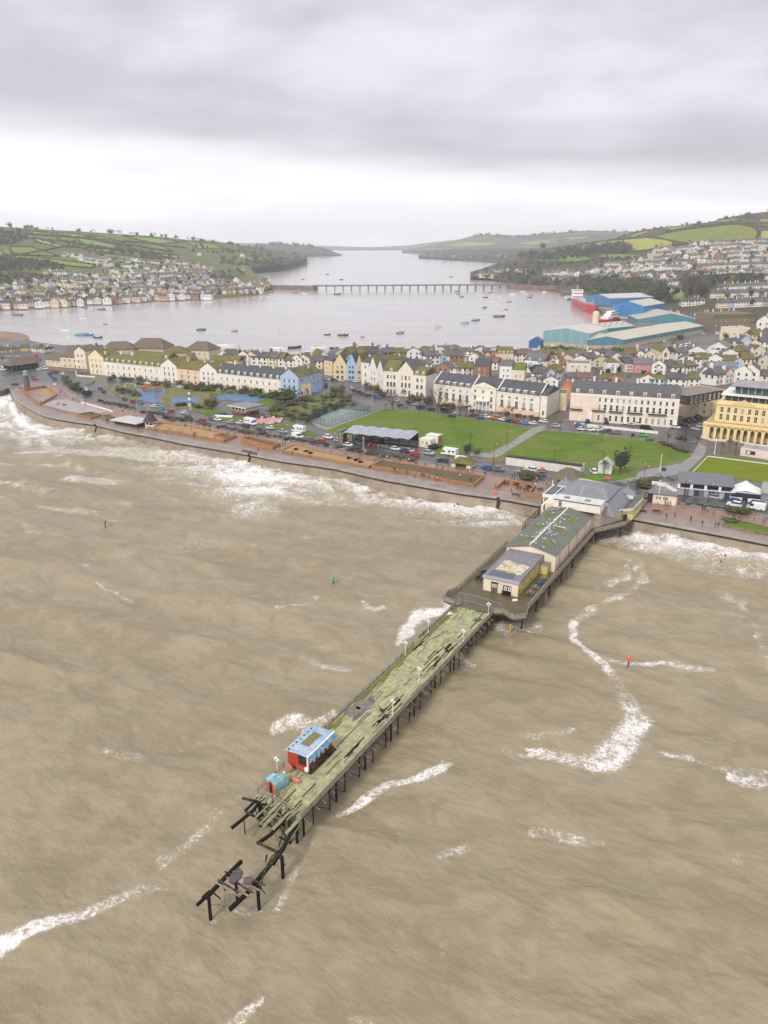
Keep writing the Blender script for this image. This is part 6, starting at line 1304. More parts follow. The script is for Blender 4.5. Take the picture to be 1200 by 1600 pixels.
r_,w_,h_=block('stone_warehouse','four storey brown stone warehouse with mossy parapet and rows of small windows','warehouse',(1112,520),(1180,518),26,492,wall=(.20,.155,.105),roof='flat',rcol=(.16,.15,.06),rows=[(.1,1.6,1.2,9),(.35,1.6,1.2,9),(.62,1.6,1.2,9)])
MB().box(0,-.2,h_-3,w_,-.02,h_+.4).ob('mossy_parapet',M['mossroof'],r_,(0,0,0),0,MOSS)
block('house','blocky cream town house with four chimneys in front of the stone warehouse','house',(1138,533),(1170,532),12,514,wall=(.78,.70,.56),roof='flat',rcol=(.4,.36,.3),rows=[(.5,1.4,1,2)],parapet=.8,chims=((.2,.5),(.35,.5),(.7,.5),(.8,.5)))
block('house','big white gabled house with dark window band in the middle of the old town','house',(1106,551),(1136,553),16,541,wall=(.80,.77,.72),roof='gable_y',rise=4,rcol=(.22,.19,.15),rows=[(.5,1.6,3,3)],ov=.8)
block('chapel','cream gabled chapel with arched window beside the town car park','chapel',(1033,563),(1045,563),24,550,wall=(.76,.66,.46),roof='gable_y',rise=3.5,moss=True,rcol=MOSS,rows=[(.4,3,1.8,1)],side=[(.4,2,1,5)])
block('house','salmon pink house with slate roof in the old town','house',(990,582),(1021,582),10,569,wall=(.70,.27,.25),roof='gable_x',rise=3.4,rcol=(.16,.17,.2),rows=[(.15,1.3,1,4),(.6,1.3,1,4)],chims=((.4,.5),))
block('house','pale pink gabled house left of the salmon pink one','house',(976,581),(990,581),10,568,wall=(.74,.62,.52),roof='gable_x',rise=2,rows=[(.1,1.3,1,3),(.5,1.3,1,3)])
block('house','white flat fronted house with pyramid mossy roof left of the pink houses','house',(948,582),(966,582),9,566,wall=(.80,.80,.80),roof='gable_x',rise=2.6,moss=True,rcol=MOSS,hipx=4,rows=[(.2,1.2,1,1),(.6,1.2,1,1)],wmargin=3)
block('house','plain cream three storey house in the old town behind the white terrace','house',(885,586),(922,587),11,567,wall=(.76,.68,.54),roof='flat',rcol=(.2,.19,.14),rows=[(.2,1.2,1.2,3),(.65,1,1.4,3)])
block('house','pale blue long low house with round window in the old town','house',(1105,584),(1150,584),9,573,wall=(.34,.48,.62),roof='gable_x',rise=2.8,rcol=(.2,.2,.22),rows=[(.4,1.2,1,5)])
block('house','white house with steep gable and black trim behind the cream flats','house',(1091,598),(1108,599),10,584,wall=(.82,.82,.82),roof='gable_y',rise=4.6,rcol=(.12,.12,.13),rows=[(.2,1.4,1.2,2),(.7,1.3,1.1,1)])
block('house','dark red brick gabled house behind the long hotel','house',(741,592),(764,593),10,571,wall=(.30,.14,.085),roof='gable_x',rise=4,rcol=SLATE,rows=[(.3,1.4,1,2),(.65,1.4,1,2)],chims=((.05,.5),))
block('house','white three storey house left of the mossy roofed cream house behind the hotel','house',(780,593),(799,594),10,571,wall=(.80,.80,.80),roof='gable_x',rise=3,rcol=(.14,.14,.15),rows=[(.2,1.3,1,2),(.6,1.3,1,2)])
block('house','cream house with bright green mossy roof behind the hotel','house',(799,594),(819,595),10,577,wall=(.78,.70,.54),roof='gable_x',rise=3.4,rcol=(.15,.17,.03),rmat=M['slate'],rows=[(.3,1.3,1,2)])
block('house','white house with grey slate roof and two dormers behind the hotel','house',(819,581),(850,584),10,563,wall=(.80,.80,.80),roof='mansard',rise=4.6,rcol=(.15,.155,.17),rows=[(.3,1.3,1,3)],dorms=2)
block('house','cream house with mossy roof and row of grey dormers by the estuary','house',(777,566),(802,566),11,553,wall=(.70,.60,.40),roof='mansard',rise=4.4,moss=True,rcol=MOSS,dorms=4,rows=[(.3,1.2,1,4)])
r_,w_,h_=block('house','low brown building with octagonal mossy roof by the estuary','building',(700,553),(722,553),12,545,wall=(.16,.09,.07),roof='gable_x',rise=2.6,moss=True,rcol=MOSS,hipx=5)
# --- viaduct over the estuary
BZ=8.2;bA,bB=at(493,452.5,1.5),at(797,450.5,1.5);bd=(bB-bA);bl=bd.length;brz=math.atan2(bd.y,bd.x)
bg=thing('bridge','long low road bridge on many slender piers across the estuary','bridge',(bA.x,bA.y,0),brz)
MB().box(-6,-4,BZ-1.3,bl+6,4,BZ).ob('deck',mat('bridge_steel',(.16,.16,.17),.6,.2,.1),bg)
for y in(-4.1,3.9):MB().box(-6,y,BZ,bl+6,y+.2,BZ+1.1).ob('parapet',mat('bridge_rail',(.24,.24,.25),.6,.1,.2)if 'bridge_rail' not in bpy.data.materials else bpy.data.materials['bridge_rail'],bg)
for k in range(24):
 x=4+k*(bl-8)/23;MB().box(x-.9,-3.4,-3,x+.9,3.4,BZ-1.3).ob('pier',mat('bridge_pier',(.21,.19,.17),.8,.2,.3)if 'bridge_pier' not in bpy.data.materials else bpy.data.materials['bridge_pier'],bg)
for k in range(9):MB().box(k*bl/9+8,-.2,BZ,k*bl/9+8.3,.2,BZ+7).ob('lamp_post',M['chrome'],bg)if k%4==0 else None
cA=at(424,451,1.5)
o=MB();p0,p1=Vector((cA.x,cA.y,0)),Vector((bA.x,bA.y,0));d=(p1-p0).normalized();n_=Vector((-d.y,d.x,0))*6
o.prism([(p0-n_).to_tuple()[:2],(p1-n_).to_tuple()[:2],(p1+n_).to_tuple()[:2],(p0+n_).to_tuple()[:2]],-3,BZ-.3);tag(o.ob('causeway',mat('brown_stone',(.20,.14,.11),.8,.35,.1,space='World')),'brown stone causeway at the left end of the long bridge','causeway')
cB=at(872,452,3);o=MB();p0,p1=Vector((bB.x,bB.y,0)),Vector((cB.x,cB.y,0));d=(p1-p0).normalized();n_=Vector((-d.y,d.x,0))*6
o.prism([(p0-n_).to_tuple()[:2],(p1-n_).to_tuple()[:2],(p1+n_).to_tuple()[:2],(p0+n_).to_tuple()[:2]],-3,BZ-.3);tag(o.ob('causeway',bpy.data.materials['brown_stone']),'stone embankment carrying the road off the right end of the bridge','causeway')
sheet('beach',[(800,449.5),(870,452.5),(905,462),(903,478),(890,466),(860,457),(800,453)],M['sand'],.35,2)
kind(MB().prism(pts([(-160,499),(0,486),(100,480),(215,473),(300,468.5),(372,465.5),(420,459),(424,453),(400,456),(300,462),(0,478),(-160,490)],.3),-3,.35).ob('beach',M['sand']))
# --- red ships at the quay
M['shipred']=mat('ship_red',(.52,.03,.035),.4,.15,.3);M['shipblack']=mat('ship_black',(.02,.02,.025),.5,.1,1)
def hull(L,B,D,bow=.25,m='shipred',n=8):
 mb=MB();P_=[]
 for k in range(n+1):
  x=L*k/n;f=k/n;hw=B/2*(1-max(0,(f-(1-bow))/bow)**2.2)*(1-.25*max(0,(.12-f)/.12));sh=.9*max(0,f-.6)**2*6+.2
  P_.append([(x,-hw*.8,-1.0),(x+(.6 if k==n else 0),-hw,D+sh),(x+(.6 if k==n else 0),hw,D+sh),(x,hw*.8,-1.0)])
 v=[p for c_ in P_ for p in c_];f_=[]
 for k in range(n):f_+=[(k*4,(k+1)*4,(k+1)*4+1,k*4+1),(k*4+2,(k+1)*4+2,(k+1)*4+3,k*4+3),(k*4+1,(k+1)*4+1,(k+1)*4+2,k*4+2)]
 f_.append((0,1,2,3));mb.add(v,f_);return mb
sa,sb=at(899,476,0),at(929,491,0);sl_=(sb-sa).length;srz=math.atan2(sb.y-sa.y,sb.x-sa.x)
sp=thing('cargo_ship','red hulled cargo ship with white bridge house moored at the blue warehouse quay','ship',(sa.x,sa.y,0),srz)
hull(sl_*1.0,17,9).ob('hull',M['shipred'],sp);MB().box(3,-7,9,16,7,14).box(4,-6.6,14,14,6.6,17.5).box(5,-7.5,17.5,12,7.5,20.5).ob('bridge_house',M['white'],sp)
for z in(11,15.2,18.6):MB().box(16.0 if z<14 else(14 if z<17 else 12),-6,z,(16.1 if z<14 else(14.1 if z<17 else 12.1)),6,z+1.0).ob('window_band',M['glass'],sp)
MB().box(20,-5.8,9.2,sl_*.74,5.8,10.8).ob('hatch_cover',mat('hatch_grey',(.40,.38,.36),.5,.2,.3),sp);MB().cyl((8,0,20.5),(8,0,28),.3,.12,6).cyl((sl_*.9,0,8),(sl_*.9,0,17),.25,.1,6).ob('mast',M['white'],sp);MB().box(5.5,-1.5,20.5,8,1.5,24).ob('funnel',M['shipred'],sp)
sa2,sb2=at(962,503,0),at(937,508,0);sp2=thing('pilot_ship','white and red working ship with open upper decks lying bow out by the silo','ship',(sa2.x,sa2.y,0),math.atan2(sb2.y-sa2.y,sb2.x-sa2.x))
sl2=(sb2-sa2).length;hull(sl2*1.1,11,5.0).ob('hull',M['shipred'],sp2);MB().box(2,-4,4.2,sl2*.75,4,7.5).box(3,-3.5,7.5,sl2*.6,3.5,10.2).box(5,-3,10.2,sl2*.5,3,12.4).ob('deck_house',M['white'],sp2)
for z in(5.4,8.4,10.9):MB().box(2.5,4.0-(z>7)*.5-(z>10)*.5,z,sl2*.48,4.06-(z>7)*.5-(z>10)*.5,z+.9).box(2.5,-4.06+(z>7)*.5+(z>10)*.5,z,sl2*.48,-4.0+(z>7)*.5+(z>10)*.5,z+.9).ob('window_band',M['glass'],sp2)
MB().cyl((9,0,12),(9,0,19),.2,.08,6).ob('mast',M['white'],sp2)
# -- houses in rows
HS=[]
WALLC=[((.80,.78,.74),'white'),((.80,.77,.70),'white'),((.76,.66,.50),'cream'),((.70,.60,.44),'cream'),((.80,.79,.77),'white'),((.42,.54,.66),'pale blue'),((.34,.19,.13),'brick'),((.62,.40,.32),'pink'),((.55,.50,.42),'grey'),((.74,.60,.28),'yellow'),((.78,.76,.72),'white')]
ROOFC=[((.105,.105,.115),'slate'),((.15,.145,.15),'grey'),((.20,.13,.10),'brown'),((.16,.14,.07),'mossy'),((.24,.12,.085),'red tiled'),((.13,.12,.12),'slate')]
gh=random.Random(21)
def row(pl_,n,where,group,w=(8,12),h=(4.6,6.2),jit=.35,skip=.08,z0=4.0,flat=False,rise=(2.2,3.2),white=.5,moss=.25,face=None,terraced=False,dj=0.):
 L=[0]
 for a,b_ in zip(pl_,pl_[1:]):L.append(L[-1]+math.hypot(b_[0]-a[0],b_[1]-a[1]))
 k_=0
 for i in range(n):
  if gh.random()<skip:continue
  s=L[-1]*(i+.5+gh.uniform(-jit,jit)*(0 if terraced else 1))/n
  px=float(np.interp(s,L,[p[0]for p in pl_]));py=float(np.interp(s,L,[p[1]for p in pl_]))+(0 if terraced else gh.uniform(-dj,dj))
  p=at(px,py,z0)if flat else hit(px,py)
  q=at(px+3,float(np.interp(s+3,L,[p_[1]for p_ in pl_])),z0)if flat else None
  if p is None:continue
  th=math.atan2((q-p).y,(q-p).x)if flat and not face else(face if face is not None else 0)+(-math.atan2(p.x,p.y))*.6
  th+=gh.uniform(-.35,.35)*(0 if terraced else 1)
  wc=gh.choice(WALLC[:3]+WALLC[4:5])if gh.random()<white else gh.choice(WALLC)
  rc=ROOFC[3]if gh.random()<moss*.6 else gh.choice(ROOFC if gh.random()<.4 else ROOFC[:2]+ROOFC[5:])
  ww=gh.uniform(*w);g_=gh.random()<(.0 if terraced else .35)
  if terraced:ww=L[-1]/n*p.y/FPX*1.06
  HS.append([p,th,ww,gh.uniform(8,10),gh.uniform(*h)if not terraced else sum(h)/2,gh.uniform(*rise),g_,wc,rc,'%s house, %s roof, %s from left %s'%(wc[1],rc[1],ordn(k_),where),group]);k_+=1
G1='old town houses behind the seafront'
row([(890,603),(930,604),(985,606)],6,'just behind the white terrace',G1,flat=True,h=(4,5),moss=.5)
row([(1000,604),(1070,607),(1085,606)],4,'just left of the cream flats',G1,flat=True,h=(4,6),moss=.4)
row([(1112,603),(1150,598),(1215,602)],6,'just behind the cream flats',G1,flat=True,moss=.4,h=(5,8))
row([(1020,584),(1060,586),(1090,584)],5,'right of the salmon pink house',G1,flat=True,moss=.4)
row([(1060,574),(1100,575),(1215,578)],9,'behind the pale blue house',G1,flat=True,h=(5,8),moss=.3)
row([(880,574),(940,573),(985,571)],6,'behind the plain cream house',G1,flat=True,moss=.4)
row([(852,600),(868,596),(880,592)],3,'beside the orange gabled house',G1,flat=True,moss=.3)
row([(850,577),(878,580)],3,'right of the two dormer house',G1,flat=True)
row([(850,564),(900,562),(960,561)],8,'under the teal warehouses',G1,flat=True,h=(3.5,5),moss=.6)
row([(985,566),(1020,566)],3,'beside the chapel',G1,flat=True,moss=.5)
row([(1060,562),(1100,562),(1140,564),(1215,563)],9,'below the big white gabled house',G1,flat=True,moss=.4,h=(5,7))
row([(1140,549),(1180,547),(1215,548)],5,'right of the big white gabled house',G1,flat=True,moss=.35,h=(5,8))
row([(1175,536),(1215,534)],3,'right of the blocky cream town house',G1,flat=True,h=(6,9))
row([(1182,520),(1220,520)],3,'right of the brown stone warehouse',G1,flat=True,h=(8,11))
row([(1085,500),(1150,497)],8,'in the terrace above the stone warehouse',G1,terraced=True,h=(5,5.4),white=.7,skip=0)
row([(1030,492),(1085,505)],9,'in the terrace behind the teal warehouse',G1,terraced=True,h=(4.5,4.9),white=.3,skip=0)
row([(670,570),(700,568),(745,570)],6,"behind the hotel's left half",G1,flat=True,moss=.45)
row([(685,588),(735,590)],4,'close behind the left half of the hotel',G1,flat=True,moss=.4)
row([(750,577),(776,578)],2,'above the dark red brick house',G1,flat=True,moss=.6)
row([(760,560),(776,560)],2,'left of the house with grey dormers',G1,flat=True)
row([(805,566),(835,566),(848,568)],4,'right of the house with grey dormers',G1,flat=True,moss=.3)
row([(830,603),(865,606)],3,"low behind the hotel's right end",G1,flat=True,h=(3.5,4.5),moss=.5)
row([(600,562),(640,561),(672,562)],5,'by the quay behind the white group',G1,flat=True,moss=.5,h=(4,5.5))
row([(606,577),(672,579)],5,'close behind the white group',G1,flat=True,moss=.5,h=(4,6))
row([(528,570),(560,568),(596,567)],6,'behind the three coloured gables',G1,flat=True,moss=.6,h=(6,7.5))
row([(672,558),(700,556)],3,'beside the octagonal roofed building',G1,flat=True,moss=.4)
row([(722,556),(760,556)],3,'right of the octagonal roof',G1,flat=True,moss=.3,h=(3.5,4.5))
row([(2,552),(40,549),(70,551)],5,'among boats at the left end','sheds by the left car park',flat=True,h=(2.6,3.2),w=(6,9))
row([(340,567),(440,573)],8,'in the row behind the slate roofed terrace',G1,flat=True,moss=.7,h=(5,6.5))
row([(446,573),(498,576)],4,'in the row behind the blue corner house',G1,flat=True,moss=.4,h=(4,6))
row([(110,556),(160,555)],4,'behind the flats at the left',G1,flat=True,moss=.2,h=(4,5))
G2='houses of the village across the estuary'
for i,(pl_,n)in enumerate([([(-40,484),(0,480),(100,475),(160,472)],20),([(165,471.5),(260,466.5),(330,464.5)],18),([(-40,475),(0,471.5),(120,467),(170,464)],19),([(175,463.5),(250,460.5),(330,458.5),(372,457)],19),([(-20,466),(60,461),(130,459)],15),([(140,457.5),(260,453),(370,449)],22),([(0,452),(60,448),(130,449)],13),([(140,450),(260,446),(370,441)],21),([(65,441),(150,442),(250,440),(330,437)],22),([(20,447),(60,441)],5),([(66,427),(110,430),(150,434),(240,434)],15),([(250,433),(340,430)],9),([(148,424),(200,428),(330,425)],16),([(150,416),(240,421),(330,419)],14),([(95,399),(130,404),(180,409)],8),([(185,409),(240,411),(310,414)],10),([(120,408),(170,414)],4)]):
 row(pl_,int(n*(1.1 if i<4 else 1.5)),'in %s village row above the water'%ordn(i),G2,white=.62,moss=.12,w=(7,12),h=(4.2,5.8),dj=1.6,skip=.06)
row([(330,460),(380,458),(412,454)],12,'along the front of the point by the bridge',G2,white=.5,moss=.1,h=(5.5,7.5))
row([(340,453),(390,451),(420,447)],11,'along the back of the point by the bridge',G2,white=.5,moss=.1,h=(5.5,7.5))
row([(405,446),(424,443.5)],3,'on the tip of the point by the bridge',G2,white=.2,h=(6,8))
row([(300,421),(370,424),(430,420)],7,'along the inlet beyond the far village',G2,white=.7,skip=.3);row([(270,398),(330,400),(420,402),(455,401)],6,'on the headland beyond the far village',G2,white=.8,skip=.3)
G3='houses on the hillside above the port'
for i,(pl_,n,te)in enumerate([([(1120,482),(1215,478)],11,1),([(1064,478),(1112,476)],5,0),([(1110,466),(1215,463)],14,1),([(1120,455),(1215,452)],12,1),([(1010,456),(1062,458)],6,0),([(1010,447),(1060,446)],6,0),([(905,434),(985,436)],10,0),([(985,432),(1060,436)],9,0),([(1080,440),(1215,437)],14,1),([(1080,431),(1150,429),(1215,428)],14,0),([(915,426),(1000,424)],10,0),([(1000,422),(1080,422)],9,0),([(1090,421),(1215,417)],15,1),([(945,416),(1040,414)],11,0),([(1045,414),(1120,411)],8,0),([(1120,411),(1215,407)],10,0),([(985,408),(1060,405)],9,0),([(1065,404),(1140,402),(1215,399)],15,0),([(1010,400),(1090,396)],9,0),([(1100,396),(1215,391)],13,0),([(1020,393),(1100,389)],9,0),([(1110,389),(1215,384)],12,0),([(1075,384),(1215,377)],14,0),([(845,438),(900,440)],7,0),([(770,425),(830,428)],5,0),([(850,431),(905,430)],6,0),([(745,431),(775,433)],4,0)]):
 row(pl_,n if te else int(n*1.3),'in %s hillside row above the port'%ordn(i),G3,white=.6,moss=.08,terraced=bool(te),dj=1.3,w=(8,13),h=(5,6.6)if not te else(6,6.6),skip=.05 if not te else 0)
row([(690,401),(760,402),(830,400)],12,'on the far wooded point',G3,white=.8,skip=.3)
def house_mesh(gab):
 wl=MB().box(-.5,0,-.6,.5,1,1)
 if gab:wl.add([(-.5,0,1),(.5,0,1),(0,0,1.46)],[(0,1,2)]);wl.add([(-.5,1,1),(.5,1,1),(0,1,1.46)],[(1,0,2)])
 else:wl.add([(-.5,0,1),(-.5,1,1),(-.5,.5,1.46)],[(0,2,1)]);wl.add([(.5,0,1),(.5,1,1),(.5,.5,1.46)],[(0,1,2)])
 rf=gable_y(-.5,.5,0,1,1.0,.5,.03)if gab else gable_x(-.5,.5,0,1,1.0,.5,.03)
 wi=MB()
 for z in(.16,.60):
  for k in range(3 if not gab else 2):
   x=-.33+k*.33 if not gab else-.22+k*.44
   wi.box(x-.055,-.012,z,x+.055,0,z+.24)
 for y in(.3,.7):wi.box(.5,y-.06,.58,.512,y+.06,.82);wi.box(-.512,y-.06,.58,-.5,y+.06,.82)
 ch=MB().box(-.04,-.08,0,.04,.08,.42).cyl((0,-.03,.42),(0,-.03,.5),.018,.018,5).cyl((0,.03,.42),(0,.03,.5),.018,.018,5)
 return wl,rf,wi,ch
HM={}
for gab in(False,True):
 wl,rf,wi,ch=house_mesh(gab)
 HM[gab]=(wl.data('wall',M['render']),rf.data('roof',M['slate']),rf.data('roof',M['mossroof']),wi.data('windows',M['glass']),ch.data('chimney',M['render']),(wl,rf,wi,ch))
HS.sort(key=lambda q:q[0].length)
NIND=262
massw,massr,masswi=MB(),MB(),MB();cw,cr=[],[]
for i,(p,th,w,d,h,rise,gab,wc,rc,label,grp)in enumerate(HS):
 if i<NIND:
  r=thing('house',label,'house',p,th,grp);dat=HM[gab]
  wo_=O('wall',dat[0],r,(0,0,0),0,wc[0],(w,d,h))
  ro=O('roof',dat[2]if rc[1]=='mossy' else dat[1],r,(0,0,0),0,rc[0],(w,d,h));
  kind(O('windows',dat[3],r,(0,0,0),0,None,(w,d,h)),'stuff')
  cx_=gh.choice((-.42,.42,0))if not gab else gh.choice((-.2,.2));cc=gh.choice((CRE,(.30,.16,.11),wc[0]))
  O('chimney',dat[4],r,(cx_*w,d*(.5 if not gab else .3),h*(1.38 if not gab else 1.15)),0,cc,(12,12,h))
 else:
  wl,rf,wi,ch=HM[gab][5];c_,s_=math.cos(th),math.sin(th)
  def tr(v):return[(p.x+(x*w)*c_-(y*d)*s_,p.y+(x*w)*s_+(y*d)*c_,p.z+z*h)for x,y,z in v]
  massw.add(tr(wl.v),wl.f,0);cw.append((wc[0],len(wl.f)))
  massw.add(tr(rf.v),rf.f,0);cw.append((rc[0],len(rf.f)))
  massw.add(tr(wi.v),wi.f,0);cw.append(((.04,.045,.05),len(wi.f)))
  cx_=gh.choice((-.42,.42));massw.add(tr([(x*12/w+cx_*(0.5 if gab else 1),y*12/d+.5,z+1.3)for x,y,z in ch.v]),ch.f,0);cw.append((CRE,len(ch.f)))
M['mass']=vcolmat('distant_house_paint',.7,.12,.2,(.28,.25,.2),.1,.7,.95,0)
if cw:
 dm=massw.data('distant_houses',M['mass']);facecols(dm,cw);kind(O('distant_houses',dm),'stuff')
 # == TREES, SHRUBS, HEDGES
gt=random.Random(5)
def leafmat(name,var=.45):
 m=mat(name,objcol=True,rough=.9,var=var,vscale=.8,space='World',spec=.15);return m
M['leaf']=leafmat('foliage');M['bark']=mat('bark',(.09,.07,.05),.9,.3,2)
def crown(mb,n,size,seed,flat=1.,m=0,lobes=5,twig=False):
 """leaf clumps spread through an uneven crown of unit radius about (0,0,0)"""
 g_=random.Random(seed);L=[(g_.uniform(-.5,.5),g_.uniform(-.5,.5),g_.uniform(-.35,.5),g_.uniform(.38,.62))for _ in range(lobes)]
 for _ in range(n):
  lx,ly,lz,lr=g_.choice(L);v=Vector((g_.gauss(0,1),g_.gauss(0,1),g_.gauss(0,1))).normalized()*lr*(g_.random()**.4)
  c=Vector((lx+v.x,ly+v.y,(lz+v.z)*flat));s=size*g_.uniform(.6,1.4)
  a=Vector((g_.gauss(0,1),g_.gauss(0,1),g_.gauss(0,1))).normalized()*s;b=Vector((g_.gauss(0,1),g_.gauss(0,1),g_.gauss(0,1))).normalized()*s
  if twig:b*=.12;a*=1.6
  mb.add([c-a*.6-b*.4,c+a*.7-b*.3,c+b*.9],[(0,1,2)],m)
 return mb
def limbs(mb,h0,h1,r,n,seed,spread=.5,m=0):
 g_=random.Random(seed);mb.cyl((0,0,-.05),(0,0,h0),r,r*.75,6,m)
 for k in range(n):
  a=2*math.pi*k/n+g_.uniform(-.4,.4);q=Vector((math.cos(a)*spread*g_.uniform(.5,1),math.sin(a)*spread*g_.uniform(.5,1),h1*g_.uniform(.75,1)))
  mid=Vector((q.x*.45,q.y*.45,h0+(q.z-h0)*.5));mb.cyl((0,0,h0*.9),mid,r*.6,r*.35,5,m).cyl(mid,q,r*.35,r*.1,4,m)
  for j in range(3):mb.cyl(mid+(q-mid)*(.2+.25*j),mid+(q-mid)*(.3+.25*j)+Vector((g_.uniform(-.2,.2),g_.uniform(-.2,.2),g_.uniform(.05,.25))),r*.2,r*.06,3,m)
 return mb
def unit(kind_,n,size,seed):
 if kind_=='bare':return limbs(MB(),.28,.95,.028,6,seed,.42),crown(MB(),n,size,seed,.8,0,6,True)
 return limbs(MB(),.3,.7,.035,4,seed,.3),crown(MB(),n,size,seed,.9)
def scaled(mb,s,dz):return MB().add([(v[0]*s,v[1]*s,v[2]*s+dz)for v in mb.v],mb.f)
TR={}
for kd in('green','bare','bush'):
 for lv,n,size in(('far',60,.26),('mid',170,.155),('near',420,.10)):
  for sd_ in range(3):
   tk,cr_=unit('bare' if kd=='bare' else 'green',n if kd!='bare' else int(n*1.5),size,sd_*7+3)
   cr_=scaled(cr_,.62 if kd!='bush' else .66,.60 if kd!='bush' else .42)
   if kd!='bare':cr_.blob((0,0,.58 if kd!='bush' else .36),(.34,.34,.28),6,4,0,.6,random.Random(sd_))
   TR[kd,lv,sd_]=(tk,cr_,tk.data('trunk',M['bark']),cr_.data('crown',M['leaf']))
GREENS=[(.075,.105,.035),(.10,.125,.04),(.07,.10,.045),(.125,.13,.045),(.09,.115,.05)]
DARKS=[(.045,.066,.036),(.052,.075,.04),(.04,.058,.04)]
BROWNS=[(.12,.092,.068),(.14,.11,.082),(.11,.082,.07),(.13,.11,.075)]
TS=[]
def wood(poly,step,hr,mixk,label,group,wr=(.8,1.2),jit=.6,ystep=.45,flat=False):
 xs_,ys_=[p[0]for p in poly],[p[1]for p in poly]
 y=min(ys_)
 while y<=max(ys_):
  x=min(xs_)
  while x<=max(xs_):
   px,py=x+gt.uniform(-jit,jit)*step,y+gt.uniform(-jit,jit)*step*ystep
   if inpoly(np.array([px]),np.array([py]),poly)[0]:
    p=at(px,py,4.0)if flat else hit(px,py)
    if p is not None:
     kd=gt.choices(('green','dark','bare','bush'),mixk)[0];h=gt.uniform(*hr)
     TS.append((p,h,h*gt.uniform(*wr),kd,label,group))
   x+=step
  y+=step*ystep
LW='woods and trees on the far hillsides'
for poly,st,hr,mk,lab in[([(-40,362),(46,363),(44,378),(20,386),(-40,384)],6,(8,13),(2,6,2,0),'dark conifer wood at the top left of the far hill'),([(-40,402),(20,405),(70,412),(98,418),(95,426),(40,424),(-40,428)],5,(8,13),(3,3,4,1),'tree of the bushy wood under the bright left field'),([(-40,428),(20,430),(60,436),(62,446),(-40,446)],6,(6,11),(3,2,4,2),'tree among the gardens on the left of the village'),([(40,374),(100,386),(150,398),(190,396),(150,384),(90,374)],8,(5,10),(2,2,5,2),'hedgerow tree on the far hill'),([(180,385),(210,388),(215,400),(185,398)],6,(8,13),(2,4,3,0),'tree of the clump above the village'),([(215,396),(265,400),(270,412),(225,410)],6,(8,13),(2,3,4,0),'tree of the clump right of the village fields'),([(0,430),(370,436),(370,462),(0,478)],12,(5,10),(3,3,4,2),'garden tree between the village houses'),([(150,405),(330,414),(340,436),(150,432)],10,(5,9),(3,3,4,2),'garden tree between the upper village houses'),([(325,425),(380,425),(382,436),(330,440)],6,(7,11),(3,2,5,1),'tree by the inlet'),([(300,384),(400,392),(430,398),(420,404),(360,398),(300,396)],7,(7,12),(2,3,4,1),'tree on the headland slope'),([(392,406),(440,408),(478,403),(478,405.5),(450,416),(432,418),(400,414)],5,(10,18),(2,5,3,0),'tree of the dark wood on the headland'),([(340,402),(400,408),(400,420),(345,416)],7,(8,13),(2,3,4,0),'tree of the wood by the inlet'),([(656,398),(720,400),(780,404),(850,400),(900,392),(980,386),(990,396),(850,410),(700,405)],6,(13,22),(1,6,3,0),'tree of the dark wood on the far point'),([(738,428),(770,420),(800,414),(850,412),(880,416),(850,430),(800,443),(760,436)],6,(8,13),(2,2,7,1),'bare tree on the wooded bluff by the bridge'),([(800,436),(900,440),(905,446),(870,449),(810,445)],6,(8,12),(2,4,3,1),'tree of the dark belt above the right bridge end'),([(905,438),(1000,440),(1045,455),(1042,474),(1000,472),(960,462),(910,456)],5,(9,15),(2,4,6,0),'tree of the wood above the blue warehouses'),([(1066,440),(1098,432),(1102,450),(1098,470),(1072,466)],6,(11,17),(1,2,7,0),'tall bare tree beside the small hillside park'),([(1100,440),(1190,436),(1190,450),(1110,452)],8,(10,16),(1,7,3,0),'dark evergreen above the long white terraces'),([(1020,380),(1215,376),(1215,480),(1000,480)],15,(5,10),(3,4,4,2),'garden tree between the hillside houses'),([(900,412),(1020,400),(1020,436),(900,432)],16,(5,9),(3,3,4,2),'garden tree between the lower hillside houses'),([(850,392),(905,386),(940,393),(936,398),(900,396)],6,(6,10),(1,3,5,1),'tree of the wood between the hill fields'),([(850,411),(905,409),(930,405),(1000,404),(1000,409),(930,413),(850,418)],6,(7,11),(1,3,5,1),'tree of the belt below the hill fields')]:
 wood(poly,st,hr,mk,lab,LW)
def ridge_trees(pl_,n,hr,lab,mk=(1,3,5,0)):
 for k in range(n):
  i=gt.random()*(len(pl_)-1);j=int(i);f=i-j
  px=pl_[j][0]+(pl_[j+1][0]-pl_[j][0])*f;py=pl_[j][1]+(pl_[j+1][1]-pl_[j][1])*f
  p=hit(px,py+gt.uniform(.3,1.6))
  if p is not None:
   h=gt.uniform(*hr);TS.append((p,h,h*gt.uniform(.8,1.2),gt.choices(('green','dark','bare','bush'),mk)[0],lab,LW))
ridge_trees([(-20,353),(60,358),(130,362),(200,366),(270,372),(330,379),(380,384)],70,(6,14),'tree standing on the skyline of the left hill')
ridge_trees([(380,385),(432,393),(470,398)],20,(7,12),'tree on the headland skyline')
ridge_trees([(900,383),(960,374),(1007,359),(1050,354.5)],45,(5,9),'tree on the dark hedge along the right skyline',(0,5,3,2));ridge_trees([(1050,354),(1107,348),(1150,338),(1215,329)],30,(5,11),'tree on the right skyline')
ridge_trees([(740,369),(765,367),(800,372),(830,369),(870,363.5),(980,363)],70,(14,26),'tree on the hazy far ridge',(1,6,2,0));ridge_trees([(400,384.5),(440,381.5),(480,384.5),(520,394.5)],60,(14,24),'tree on the hazy left ridge',(1,6,2,0))
ridge_trees([(660,396.5),(720,395),(780,393),(850,389)],40,(14,22),'tree along the top of the far point',(1,6,2,0))
HD=[]
